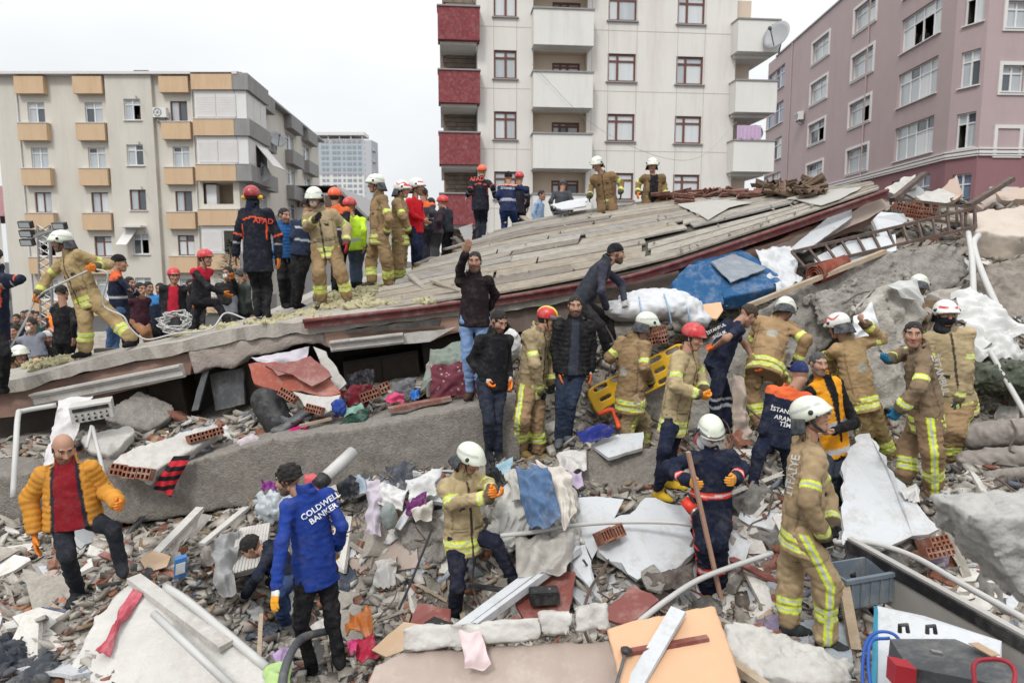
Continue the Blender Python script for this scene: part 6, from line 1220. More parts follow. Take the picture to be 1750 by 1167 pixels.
def person(p):
    d, psi = p['d'], R(p['s']); nd = p.get('nd', 0); kind, jc, jo = (*p['j'], {})[:3]; tk, tcx = p['t']
    front = np.array([math.sin(psi), -math.cos(psi), 0]); left = np.array([math.cos(psi), math.sin(psi), 0])
    N = P(*p['N'], d+nd); H = P(*p['H'], d); up = nrm(N-H)
    lf = nrm(left-up*(left@up)); fr = nrm(np.cross(lf, up)); ff = kind in ('ff', 'dark'); bulk = 1.0 if ff else .86
    near = d < 9.2; h = .0125 if d < 5.6 else .014 if d < 8.6 else .017 if d < 12 else .024 if d < 20 else .04
    fy = front[1]; sg = 0 if abs(fy) < .4 else (1 if fy > 0 else -1)
    sw = .185 if ff else .172
    J = {}
    for S, s in (('L', 1), ('R', -1)):
        sh = N-up*.085+lf*s*sw; arm = p.get(S.lower()+'a'); J['S'+S] = sh
        if arm:
            e, w_ = arm; 
            J['E'+S] = P(e[0], e[1], sh[1]+e[2]) if len(e) > 2 else solve(e[0], e[1], sh, .29, -sg*.6, d)
            J['W'+S] = P(w_[0], w_[1], d+w_[2]) if len(w_) > 2 else solve(w_[0], w_[1], J['E'+S], .26, sg*.6, d)
        else: J['E'+S] = sh+lf*s*.07-up*.27-fr*.03; J['W'+S] = J['E'+S]-np.array([0, 0, .23])+front*.1-lf*s*.03
        hip = H+lf*s*.095; J['H'+S] = hip; leg = p.get(S.lower()+'l')
        if leg:
            kx, ax_ = leg[:2]
            J['K'+S] = P(kx[0], kx[1], hip[1]+kx[2]) if len(kx) > 2 else solve(kx[0], kx[1], hip, .43, sg, d, .16)
            J['A'+S] = P(ax_[0], ax_[1], d+(ax_[2] if len(ax_) > 2 else 0))
        else: J['K'+S] = hip+np.array([0, 0, -.43])+front*.03; J['A'+S] = J['K'+S]+np.array([0, 0, -.43])
    base = np.array([H[0], H[1], min(J['AL'][2], J['AR'][2])-.1])
    cat = 'firefighter' if kind in ('ff', 'dark') else 'person'
    T = thing('person', p['L'], 'person', base)
    seed = len(BODIES)+1; n_a, n_b, n_c = Noise(seed, 3.2), Noise(seed+300, 6.5), Noise(seed+600, 12); nz = lambda X: n_a(X)+.9*(.45-1.5*np.abs(n_b(X*np.array([1, 1, 1.6]))))+.35*n_c(X); BODIES.append(T)
    skin = np.array(p.get('skin', (.36, .2, .135)))*(.9+.2*((seed*37) % 10)/10); hairc = {'brown': (.05, .03, .018), 'grey': (.07, .07, .07)}.get(p.get('hair'), (.016, .013, .011))
    # ---- body: one continuous figure with head, neck, trunk, limbs (and bare hands)
    hc = P(*p['hd'], d+nd+(.03*fy if 1 else 0)); hy = R(p['hp']); pit = R(p.get('pt', -5))
    hf = np.array([math.sin(hy)*math.cos(pit), -math.cos(hy)*math.cos(pit), math.sin(pit)]); hl = np.array([math.cos(hy), math.sin(hy), 0]); hu = np.cross(hl, hf)
    if hu[2] < 0: hu = -hu
    hl = np.cross(hf, hu); hr = np.array([hl, hf, hu]); hs = 1.02
    sl = 1. if kind != 'tee' else 1.
    bp = [Cone(H+up*.05, N-up*.24, .13, .135, fr, 1.5), Cone(N-up*.1, hc-hu*.06-hf*.02, .062, .056), Cone(J['HL'], J['HR'], .072, .072)]
    for S in 'LR':
        bp += [Cone(J['S'+S], J['E'+S], .041 if sl else .05, .036), Cone(J['E'+S], J['W'+S], .037, .027), Cone(J['H'+S], J['K'+S], .06, .04), Cone(J['K'+S], J['A'+S], .038, .03)]
    bh = max(h*1.25, .018)
    BV, BF = field(bp, bh, k=.05); BC = np.tile(skin, (len(BV), 1))
    V2 = HV@hr*hs+hc; parts = [(BV, BF, BC)]
    if d < 20 or 1: parts.append((V2, HFF, head_colors(skin, p.get('beard', .15), hairc)))
    hands = []
    for S, s in (('L', 1), ('R', -1)):
        z = nrm(J['W'+S]-J['E'+S]); x = front*.9+np.array([0, 0, .35]) if abs(z@front) < .8 else np.array([0, 0, 1.])
        x = nrm(x-z*(x@z)); y = np.cross(z, x); lay = (p.get('arm') or '') 
        if S == 'L': pass
        gname = 'grip' if (len((p.get(S.lower()+'a') or ((0, 0), (0, 0)))[1]) > 2 and d < 10) else 'open'
        if p['L'].startswith('man in a dark jumper') and S == 'R': gname = 'open'; x = np.array([-1., 0, 0]); x = nrm(x-z*(x@z)); y = np.cross(z, x); z = nrm(z+np.array([.1, 0, .5])); x = nrm(x-z*(x@z)); y = np.cross(z, x)
        hands.append((S, J['W'+S]+z*.012, x, y, z, gname))
    gcol = {'L': p.get('gll', p['gl']), 'R': p.get('glr', p['gl'])}
    for (S, c, x, y, z, gname) in hands:
        if gcol[S] is None and d < 19:
            Vh, Fh = HANDS[gname, S]; parts.append((Vh@np.array([x, y, z])*1.02+c, Fh, np.tile(skin, (len(Vh), 1))))
    VV = np.concatenate([a[0] for a in parts]); CCx = np.concatenate([a[2] for a in parts]); FF = []; o_ = 0
    for a in parts: FF.append(a[1]+o_); o_ += len(a[0])
    obj('body', VV, np.concatenate(FF), M_skin, T, CCx, True)
    HM = frame4(hc-base, hl, hf, hu, hs)
    # ---- head wear
    hat = p.get('hat')
    if hat:
        key = {'ffv': 'ff'}.get(hat, hat); ho = child('helmet', TPL['me_'+key], T, HM)
        sub = lambda n_, k_: child(n_, TPL['me_'+k_], ho, Matrix.Identity(4))
        if hat.startswith('ff'): sub('side_disc', 'discs'); sub('neck_guard', 'guard')
        if hat in ('ffv', 'redy'): sub('visor', 'visor')
        if hat == 'muff': sub('ear_muff', 'muffs')
        if d < 13:
            b = MB(); X = lambda v: np.array(v)@hr*hs+hc
            b.tube(spline([X((.092, .01, .02)), X((.072, .03, -.06)), X((.0, .075, -.122)), X((-.072, .03, -.06)), X((-.092, .01, .02))], 5), .0065 if not p.get('chin') else .013, 6); b.build('chin_strap', M_black, T)
        if p.get('chin'):
            b = MB(); X = lambda v: np.array(v)@hr*hs+hc; b.tube([X((-.125, -.05, -.02)), X((-.13, .085, .0))], .02, 10); b.build('helmet_torch', mat('lime_plastic', (.5, .62, .05), .4, .1, 6, .05), T); b = MB(); b.tube([X((-.13, .08, .0)), X((-.13, .11, .003))], .024, 10); b.build('torch_lens', M_steel, T)
    hk = p.get('hair')
    if hk: child('cap' if hk == 'beanie' else 'hair', tinted('hair_'+{'brown': 'short', 'grey': 'short'}.get(hk, hk), p.get('hatc', hairc), M_cloth if hk == 'beanie' else M_hair), T, HM)
    elif hat and d < 12: child('hair', tinted('hair_bald', hairc, M_hair), T, HM)
    if p.get('cap'): child('cap', tinted('hair_beanie', p['cap'], M_cloth), T, HM)
    if p.get('mask'): child('dust_mask', TPL['me_mask%d' % p['mask']], T, HM)
    if p.get('scarf'): child('scarf', tinted('scarf', p['scarf'], M_cloth), T, HM)
    if p.get('hood'): child('hood', tinted('hoodie', p['hood'], M_cloth), T, HM)
    # ---- jacket
    belly = p.get('belly', 1); hemlen = {'ff': .17, 'dark': .19, 'afad': .14, 'puff': .06, 'hivis': .08, 'orange': .06, 'piped': .15}.get(kind, .07); hem = H-up*hemlen
    rb = .192 if ff else (.178 if kind in ('puff', 'afad', 'piped') else .162); ra = rb*(1.1 if ff else 1.2)*belly
    ua, fa = (.072, .062) if ff else ((.067, .056) if kind in ('puff', 'afad', 'piped') else (.055, .045))
    pr = [Cone(H-up*(hemlen+.05)+fr*(.0), N-up*.2, ra, rb, fr, 1.36 if belly == 1 else 1.2, 'body'), Cone(J['SL']-up*.005, J['SR']-up*.005, .078 if ff else .062, .078 if ff else .062, None, 1, 'yoke'), Cone(N-up*.07, N-up*.005, .09, .074, fr, 1.1, 'collar')]
    if ff or kind in ('puff', 'afad', 'piped') or jo.get('collar'): pr.append(Cone(N-up*.01, N+up*.02+(hc-N)*.1-fr*.012, .08, .077, None, 1, 'collar', k=.02))
    for S in 'LR':
        short = kind == 'tee'; E = J['E'+S]; W_ = J['W'+S]
        if short: E = J['S'+S]+(E-J['S'+S])*.62
        pr.append(Cone(J['S'+S], E, ua, ua*.93, None, 1, 'ua'+S))
        if not short: pr.append(Cone(E, J['E'+S]+(W_-J['E'+S])*.97, ua*.93, fa, None, 1, 'fa'+S, k=.03))
    subs = [Cone(N+up*.0, N+up*.16+(hc-N)*.2, .062, .066, k=.008)]
    if kind == 'puff': amp = .006
    else: amp = .011 if ff else .0075
    JV, JF = field(pr, h, k=.045, noise=nz, amp=amp, cut=[(hem, -up)], subs=subs)
    D = np.stack([q(JV) for q in pr], 1); lab = D.argmin(1); tg = np.array([q.tag for q in pr])[lab]
    C = np.tile(np.array(jc, float), (len(JV), 1)); uh = (JV-hem)@up; wl = (JV-N)@lf; ft = (JV-N)@fr; tt = (JV-hem)@up/np.linalg.norm(N-hem)
    tors = (tg == 'body') | (tg == 'yoke') | (tg == 'collar')
    if kind == 'puff':                     # quilted: channels across the body and down the sleeves
        u_ = uh.copy()
        for i_, q in enumerate(pr):
            if q.tag[:2] in ('ua', 'fa'): m = lab == i_; u_[m] = (JV[m]-q.a)@nrm(q.b-q.a)
        gsz = .055; ph = np.abs((u_ % gsz)/gsz-.5)*2; axc = hem+np.outer(uh, up)
        for i_, q in enumerate(pr):
            if q.tag[:2] in ('ua', 'fa'): m = lab == i_; axc[m] = q.a+q.t(JV[m])[:, None]*(q.b-q.a)
        Nn_ = JV-axc; Nn_ /= np.linalg.norm(Nn_, axis=1)[:, None]; wo = jo['open'][0]*1.3 if jo.get('open') else 0
        JV = JV+Nn_*(np.where(tors & (np.abs(wl) < wo) & (ft > .0), 0, .012)*(1-ph**3))[:, None]
    if ff and kind == 'ff':
        T_ = 'body'; m = (tg == 'body')
        paint_stripe(C, m, uh, .045, .095); paint_stripe(C, m, uh, .125, .175)
        for S in 'LR':
            for i_, q in enumerate(pr):
                ln = np.linalg.norm(q.b-q.a); t = q.t(JV)*ln
                if q.tag == 'ua'+S: paint_stripe(C, lab == i_, t, ln*.58, ln*.58+.055)
                if q.tag == 'fa'+S: paint_stripe(C, lab == i_, t, ln-.085, ln-.035); C[(lab == i_) & (t > ln-.02)] = (.1, .08, .05)
        C[(tg == 'collar') & (ft > .02)] *= .55
        fm = (np.abs(wl) < .012) & (ft > .03) & (tg == 'body'); C[fm] = (.05, .04, .03)
        for s in (-1, 1):
            pk = (np.abs(wl-s*.1) < .065) & (np.abs(uh-.27) < .012) & (ft > .02) & (tg == 'body'); C[pk] *= .35
            pk = (np.abs(wl-s*.09) < .03) & (np.abs(uh-.5) < .02) & (ft > .02) & (tg == 'body'); C[pk] = (.02, .02, .02)
        bkp = (np.abs(uh-.52) < .055) & (np.abs(wl) < .06) & (ft < -.05) & (tg == 'body'); C[bkp] = (.3, .28, .24)
        for sm in (.3, .56): C[(tg == 'body') & (np.abs(uh-sm-.02*np.abs(wl)) < .006) & (np.abs(wl) > .03)] *= .6
        C[(np.abs(np.abs(wl)-.17) < .006) & (tg == 'body') & (uh > .2)] *= .62
        g_ = Noise(seed+70, 2.2)(JV); C[(g_ > .45) & (C[:, 1] < .45)] *= .8
        C *= (.92+.14*Noise(seed+50, 1.3)(JV))[:, None]
    if kind == 'dark':
        m = tors; rd = (.75, .06, .03)
        for (a, b) in ((.05, .125), (.33, .39)): q = m & (uh > a) & (uh < b); C[q] = rd; q = m & (uh > a+(b-a)*.36) & (uh < b-(b-a)*.36); C[q] = (.55, .55, .55)
        for i_, q in enumerate(pr):
            if q.tag[:2] == 'fa': ln = np.linalg.norm(q.b-q.a); t = q.t(JV)*ln; mm = (lab == i_); C[mm & (t > ln-.15) & (t < ln-.07)] = rd; C[mm & (t > ln-.125) & (t < ln-.095)] = (.55, .5, .5)
    if kind == 'orange':
        ny = jo.get('noy')
        if not ny or ny == 2: C[tors & (tt > (.80 if not ny else .9))] = (.62, .12, .04) if not ny else (.6, .25, .13)
        C[tors & (np.abs(tt-.42) < (.03 if ny != 2 else .025))] = (.4, .4, .42) if ny or d > 10 else jc
        if ny == 1: C[tors & (np.abs(tt-.75) < .025)] = (.4, .4, .42)
        for i_, q in enumerate(pr):
            if q.tag[:2] == 'fa': t = q.t(JV); C[(lab == i_) & (np.abs(t-.5) < .07)] = (.3, .3, .32)
    if kind in ('afad', 'piped'):
        pi = (.75, .1, .03)
        C[tors & (np.abs(tt-.845+.25*np.abs(wl)) < .011)] = pi; C[tors & (np.abs(np.abs(wl)-.165) < .007) & (tt > .5) & (tt < .8)] = pi
        for i_, q in enumerate(pr):
            if q.tag[:2] == 'fa': t = q.t(JV); C[(lab == i_) & (np.abs(t-.4) < .05)] = (.28, .28, .3)
            if q.tag[:2] == 'ua': t = q.t(JV); C[(lab == i_) & (np.abs(t-.95) < .035)] = pi
    if kind == 'hivis': C[tors & (np.abs(tt-.3) < .05)] = SIL; C[np.abs(wl) > .5] = SIL
    if jo.get('yoke'): C[tors & (tt > .68)] = jo['yoke']
    if jo.get('yoke2'): C[tors & (tt > .35)] = jo['yoke2']; C[tors & (np.abs(tt-.45) < .05)] = SIL
    if jo.get('open'):
        wd, oc = jo['open']; m = (np.abs(wl+.0) < wd*(.75+.35*(1-tt))) & (ft > .015) & tors; C[m] = oc
        if jo.get('lining'): m2 = (np.abs(wl) < wd*(.75+.35*(1-tt))+.03) & ~m & (ft > .015) & tors; C[m2] = (.02, .02, .03)
    jm = obj('shirt' if kind == 'tee' else 'jacket', JV, JF, M_cloth, T, C, True)
    p['_j'] = (jm, JV, JF, N, H, up, lf, fr, base)
    if p.get('vest'):
        vc, rf = p['vest']
        vp = [Cone(H-up*.1, N-up*.2, rb+.034, rb+.03, fr, 1.4, 'body'), Cone(J['SL']*.8+N*.2-up*.01, J['SR']*.8+N*.2-up*.01, .083, .083), Cone(N-up*.05, N+up*.045, .1, .092, fr, 1.1)]
        VV_, VF = field(vp, h, k=.04, noise=nz, amp=.008, cut=[(H-up*.06, -up), (N+lf*.19, lf), (N-lf*.19, -lf)], subs=[Cone(N, N+up*.16, .07, .075, k=.008)])
        VC = np.tile(np.array(vc, float), (len(VV_), 1)); u_ = (VV_-H)@up
        if rf:
            for a in (.0, .3): VC[(u_ > a) & (u_ < a+.06)] = (.42, .43, .44)
            w2 = (VV_-N)@lf; f2 = (VV_-N)@fr; VC[(np.abs(w2) < .03*(u_/.4)) & (f2 > .02) & (u_ > .12)] = BLK
        obj('vest', VV_, VF, M_cloth, T, VC, True)
    # ---- trousers
    tff = tk in ('ff', 'ffv', 'dark'); th, kn, an = (.118, .098, .088) if tff else ((.098, .072, .06) if tk != 'jean' else (.092, .066, .054))
    tp = [Cone(J['HL']+up*.03, J['HR']+up*.03, .11 if tff else .092, .11 if tff else .092, fr, 1.05, 'hip'), Cone(H+up*.02, H+up*.09, .13, .13, fr, 1.3, 'hip')]
    for S in 'LR':
        A_ = J['A'+S]; tp += [Cone(J['H'+S]-up*.02, J['K'+S], th, kn, None, 1, 'th'+S), Cone(J['K'+S], J['K'+S]+(A_-J['K'+S])*(.92 if tff else .99), kn, an, None, 1, 'sh'+S, k=.02)]
    TV, TF = field(tp, h, k=.035, noise=(lambda X: nz(X+3.7)), amp=.0125 if tff else .009)
    D = np.stack([q(TV) for q in tp], 1); lab = D.argmin(1); C = np.tile(np.array(tcx, float), (len(TV), 1))
    for i_, q in enumerate(tp):
        m = lab == i_
        if q.tag[:2] == 'sh':
            ln = np.linalg.norm(q.b-q.a); t = ((TV-q.a)@nrm(q.b-q.a))
            if tk in ('ff', 'ffv'): paint_stripe(C, m, t, ln*.42, ln*.42+.055); paint_stripe(C, m, t, ln*.42+.07, ln*.42+.125)
            if tk == 'dark': C[m & (t > ln*.42) & (t < ln*.42+.1)] = (.75, .06, .03); C[m & (t > ln*.42+.03) & (t < ln*.42+.07)] = (.55, .5, .5)
            if tk == 'rescue': C[m & (np.abs(t-ln*.1) < .02)] = (.45, .45, .47); C[m & (np.abs(t-ln*.35) < .02)] = (.45, .45, .47)
        if q.tag[:2] in ('th', 'sh') and tk in ('ffv', 'dark'):
            s = 1 if q.tag[2] == 'L' else -1; ax_ = nrm(q.b-q.a); o_ = nrm(lf*s-ax_*(lf@ax_)*s); w2 = (TV-q.a)-np.outer((TV-q.a)@ax_, ax_); c2 = w2@np.cross(o_, ax_); lat = w2@o_
            b = m & (lat > .0) & (np.abs(c2) < .032)
            if tk == 'ffv': C[b & (C[:, 1] < .5)] = YEL; C[b & (np.abs(c2) < .011)] = SIL
            else: C[b & (np.abs(c2) < .012)] = (.75, .06, .03)
        if q.tag[:2] == 'th' and tff and tk != 'dark':
            t = q.t(TV); C[m & (np.abs(t-.55) < .018) & (np.abs((TV-q.a)@lf) > .05)] *= .55
    if tff: C *= (.88+.16*Noise(seed+90, 1.6)(TV))[:, None]
    obj('trousers', TV, TF, M_cloth, T, C, True)
    # ---- boots and gloves
    if d < 15 and (p.get('ll') or p.get('rl')):
        sc_ = p.get('shoe', BLK)
        for S, s in (('L', 1), ('R', -1)):
            A_ = J['A'+S]; leg = p.get(S.lower()+'l'); fd = nrm(front+lf*s*.25*(1 if abs(fy) > .5 else .3)); fd = nrm(np.array([fd[0], fd[1], 0]))
            sd_ = np.cross(Z3, fd); G = A_-Z3*.06
            bp = [Cone(A_+nrm(J['K'+S]-A_)*(.13 if ff or p.get('shoe2') else .04), A_-Z3*.02, .062 if ff else .048, .055, None, 1), Cone(G-fd*.03, G+fd*.09, .046, .046, None, 1), Cone(G+fd*.07-Z3*.008, G+fd*.155-Z3*.012, .045, .036, Z3, 1.15)]
            FV, FFa = field(bp, max(h*.75, .010), k=.03, cut=[(A_-Z3*.1, -Z3)]); C = np.tile(np.array(sc_, float), (len(FV), 1))
            hz = (FV-A_)@Z3; C[hz < -.078] = (.015, .015, .015)
            if p.get('shoe2'): C[(hz > .0)] = (.015, .016, .02); C[(hz > .0) & (((FV-A_)@fd) > .035)] = sc_
            obj('boot', FV, FFa, M_cloth, T, C, True)
    if d < 19:
        for (S, c, x, y, z, gname) in hands:
            if gcol[S] is None: continue
            k = 'glove_'+gname+S+str(gcol[S])+str(p.get('cuff'))
            if k not in TPL:
                V, F = HANDS[gname, S]; Cg = np.tile(np.array(gcol[S], float), (len(V), 1))
                if p.get('cuff'): Cg[V[:, 2] < .05] = p['cuff']
                TPL[k] = mesh_data('glove', V, F, M_cloth, Cg, True)
            child('glove', TPL[k], T, frame4(c-base, x, y, z, 1.06 if not ff else 1.1))
    return T
for p in PPL: person(p)
def by(s): return next(p for p in PPL if p['L'].startswith(s))
def lettering(p, lines, pxc, size, color, tilt=0., name='lettering', vertical=False):
    jm, JV, JF, N, H, up, lf, fr, base = p['_j']
    bvh = BVHTree.FromPolygons([Vector(v) for v in JV], [tuple(int(i) for i in f) for f in JF])
    key = 'print_'+str(color); m = mat(key, color, .7, .05, 5, 0)
    for ln, (px, py) in zip(lines, pxc):
        cu = bpy.data.curves.new('text', 'FONT'); cu.body = ln; cu.align_x = 'CENTER'; cu.align_y = 'CENTER'; cu.size = size; cu.offset = size*.02; cu.resolution_u = 2
        ob = bpy.data.objects.new('text', cu); COL.objects.link(ob); dg = bpy.context.evaluated_depsgraph_get(); me = bpy.data.meshes.new_from_object(ob.evaluated_get(dg)); bpy.data.objects.remove(ob)
        me.name = name
        import bmesh
        bm = bmesh.new(); bm.from_mesh(me); bmesh.ops.triangulate(bm, faces=bm.faces[:])
        for _ in range(3): bmesh.ops.subdivide_edges(bm, edges=[e for e in bm.edges if e.calc_length() > size*.12], cuts=1); bmesh.ops.triangulate(bm, faces=bm.faces[:])
        bmesh.ops.triangulate(bm, faces=bm.faces[:]); bm.to_mesh(me); bm.free()
        co = np.zeros(len(me.vertices)*3); me.vertices.foreach_get('co', co); co = co.reshape(-1, 3)
        r_ = nrm(ray(px, py)); rt = nrm(np.cross(r_, up)); u2 = np.cross(rt, r_)
        ca, sa = math.cos(R(tilt)), math.sin(R(tilt)); x = co[:, 0]*ca-co[:, 1]*sa; y = co[:, 0]*sa+co[:, 1]*ca
        c0 = P(px, py, p['d']); out = []
        for a, b in zip(x, y):
            q = c0+rt*a+u2*b-r_*1.0; hit = bvh.ray_cast(Vector(q), Vector(r_), 2.5)
            out.append(np.array(hit[0])-r_*.009 if hit[0] is not None else None)
        good = [o for o in out if o is not None]
        if not good: continue
        md = np.mean([o[1] for o in good])
        out = [o if o is not None else (c0+rt*a+u2*b)*1.0 for o, a, b in zip(out, x, y)]
        me.vertices.foreach_set('co', (np.array(out)-base).ravel()); me.materials.append(m); me.update()
        o = bpy.data.objects.new(name, me); COL.objects.link(o); o.parent = jm; ORG[o.name] = base
W_ = (.62, .62, .62)
lettering(by('man in a bright blue'), ['COLDWELL', 'BANKER'], [(548, 864), (553, 877)], .068, (.72, .74, .78), 26)
lettering(by('man with yellow ear'), ['AFAD'], [(450, 378)], .105, (.6, .07, .05), -4)
lettering(by('rescuer in navy with an orange'), ['İSTANBUL', 'ARAMA', 'TİM'], [(1342, 703), (1342, 716), (1342, 726)], .062, W_, 0)
lettering(by('rescuer in an orange helmet and black'), ['AFAD'], [(815, 306)], .13, (.6, .1, .08), 3)
lettering(by('firefighter at the front right'), ['İTFAİYE'], [(1354, 812)], .085, (.5, .5, .47), 84)
lettering(by('bareheaded firefighter'), ['İSTANBUL'], [(1607, 640)], .085, (.4, .4, .38), -80)
lettering(by('rescuer in a navy short'), ['İSTANBUL', 'SAĞLIK'], [(1224, 562), (1230, 572)], .05, W_, 50)
lettering(by('man in a black cap and navy'), ['İSTANBUL', 'BELEDİYESİ'], [(868, 322), (868, 342)], .07, (.4, .42, .5), 0)
# ---------------------------------------------------------------- soft goods, equipment and small things
WHT, CRM, GRY = (.52, .52, .51), (.43, .4, .35), (.3, .3, .3)
C_ = lambda n, c: cmat('fabric_'+n, c)
# blue sofa under plastic
sf = thing('sofa', 'blue sofa wrapped in plastic wedged below the gutter', 'sofa', P(1240, 500, 10))
Mb_ = cmat('sofa_blue', (.02, .085, .2), .7)
rough('armrest', None, None, [(1148, 480, 9.7), (1178, 452, 9.9), (1210, 447, 9.95), (1232, 475, 9.75), (1238, 520, 9.5), (1190, 526, 9.45), (1156, 512, 9.55)], .3, Mb_, .022, .004, 2, sf, smooth=True)
rough('seat', None, None, [(1176, 444, 10.5), (1252, 422, 10.85), (1335, 455, 10.15), (1332, 492, 9.85), (1236, 514, 9.6), (1214, 460, 10.0)], .25, Mb_, .022, .004, 2, sf, smooth=True)
plate('fabric_top', None, None, [(1215, 447, 10.25), (1254, 433, 10.6), (1310, 458, 10.1), (1250, 482, 9.75)], .02, cmat('sofa_beige', (.2, .22, .25), .9), .01, .1, sf)
bar('frame', None, None, (1238, 520, 9.7), (1325, 490, 10.0), .06, .06, M_tim, parent=sf)
tag(drape('plastic_sheet', '', '', [(1290, 425, 10.6), (1350, 420, 10.6), (1372, 478, 9.9), (1326, 500, 9.7)], M_sheet, .05, 4), 'clear plastic sheet hanging over the right end of the blue sofa', 'plastic sheet')
# white bundles
blob('wrapped_bundle', 'white plastic wrapped bundle with blue straps beside the sofa', 'bundle', [EP(1080, 530, 9.3, (.4, .3, .16), 10), EP(1150, 525, 9.3, (.42, .3, .18), 10), EP(1120, 510, 9.6, (.5, .3, .14), 10), EP(1190, 545, 9.2, (.2, .2, .12))], M_sheet, .022, .016, 2.4)
for i, pts in enumerate((((1092, 508, 9.2), (1096, 530, 8.98), (1100, 556, 8.95)), ((1135, 503, 9.2), (1142, 525, 8.95), (1148, 556, 8.95)), ((1170, 510, 9.2), (1176, 530, 8.97), (1180, 552, 8.95)))): tube('strap', 'thin blue strap round the white wrapped bundle', 'strap', pts, .012, mat('pale_blue_strap', (.25, .36, .5), .6, .1, 4, 0), group='blue straps of the white bundle')
# carpet roll and railing
b = MB(); c0 = P(1392, 470, 9.7); ax = nrm(P(1440, 452, 10.1)-c0); uu_ = nrm(np.cross(ax, Z3)); vv_ = np.cross(uu_, ax); V = []; F = []; n = 60
for s, e in ((0, 0), (1, 0), (0, 1), (1, 1)):
    for i in range(n+1):
        a = i/n*6.283*3.2; r_ = .05+.11*i/n-(.012 if s else 0); V.append(c0+uu_*r_*math.cos(a)+vv_*r_*math.sin(a)+ax*(.7*e))
q = n+1
for i in range(n): F += [[i, i+1, 2*q+i+1, 2*q+i], [q+i, 3*q+i, 3*q+i+1, q+i+1], [i, q+i, q+i+1, i+1], [2*q+i, 2*q+i+1, 3*q+i+1, 3*q+i]]
tag(obj('rolled_carpet', V, F, cmat('rust_carpet', (.2, .055, .035)), smooth=True), 'rust red carpet roll beside the blue sofa', 'carpet')
rl_ = thing('iron_railing', 'dark iron balcony railing lying across the pile, bent into a corner', 'railing', P(1500, 430, 10.3))
def rail_run(ta, tb, ba, bb, n, sk=0):
    for a, c in ((ta, tb), (ba, bb)): bar('rail', None, None, a, c, .045, .045, M_rust, parent=rl_)
    ta, tb, ba, bb = P(*ta), P(*tb), P(*ba), P(*bb)
    for i in range(n+1):
        t = i/n; q = MB(); q.bar(ta+(tb-ta)*t, ba+(bb-ba)*t, .032, .032, (0, 1, 0)); q.build('rung', M_rust, rl_)
rail_run((1353, 431, 10.1), (1666, 356, 11.2), (1376, 456, 9.9), (1668, 387, 10.9), 12); rail_run((1509, 338, 12.2), (1665, 355, 11.2), (1511, 362, 12.0), (1666, 388, 10.95), 11)
# yellow stretcher board
st_ = thing('stretcher', 'yellow plastic spine board carried through the pile', 'stretcher', P(1070, 680, 8.2))
A0, A1, B0, B1 = P(1014, 690, 8.6), P(1155, 618, 8.85), P(998, 664, 8.62), P(1030, 714, 8.55)
u_ = nrm(A1-A0); v_ = B1-B0; v_ = nrm(v_-u_*(v_@u_)); n_ = np.cross(u_, v_); Lh, Wh, vx = np.linalg.norm(A1-A0)/2+.12, .2, .012; cen = A0+u_*(Lh-.02)
X = np.stack(np.meshgrid(np.arange(-Lh-.06, Lh+.06, vx), np.arange(-Wh-.06, Wh+.06, vx), np.arange(-.05, .05, vx), indexing='ij'), -1)
qx, qy = np.abs(X[..., 0])-Lh+.12, np.abs(X[..., 1])-Wh+.12; f = np.hypot(np.maximum(qx, 0), np.maximum(qy, 0))+np.minimum(np.maximum(qx, qy), 0)-.12; f = np.maximum(f, np.abs(X[..., 2])-.024)
for cx in np.arange(-Lh+.2, Lh, .27):
    for cy in (-Wh+.055, Wh-.055): dd = np.hypot(np.maximum(np.abs(X[..., 0]-cx)-.07, 0), X[..., 1]-cy)-.026; f = np.maximum(f, -dd)
    dd = np.hypot(np.maximum(np.abs(X[..., 0]-cx)-.06, 0), X[..., 1])-.022; f = np.maximum(f, -dd)
V, F = snets(f, np.array([-Lh-.06, -Wh-.06, -.05]), vx); obj('board', cen+V[:, :1]*u_+V[:, 1:2]*v_+V[:, 2:]*n_, F, mat('stretcher_yellow', (.62, .36, .012), .4, .06, 4, .05, dirt=(.4, .3, .12), dscale=5, damt=.4), st_)
tube('strap', 'red orange strap hanging from the yellow spine board', 'strap', [(1022, 708, 8.5), (1045, 700, 8.5), (1052, 712, 8.4), (1058, 730, 8.0)], .03, mat('strap_orange', (.6, .08, .03), .7, .1, 5, .1))
drape('blue_cloth', 'crumpled royal blue cloth below the spine board', 'cloth', [(984, 742, 7.75), (1040, 722, 7.85), (1062, 738, 7.75), (1000, 758, 7.6)], C_('royal', (.025, .035, .2)), .04, 3, bulge=.12)
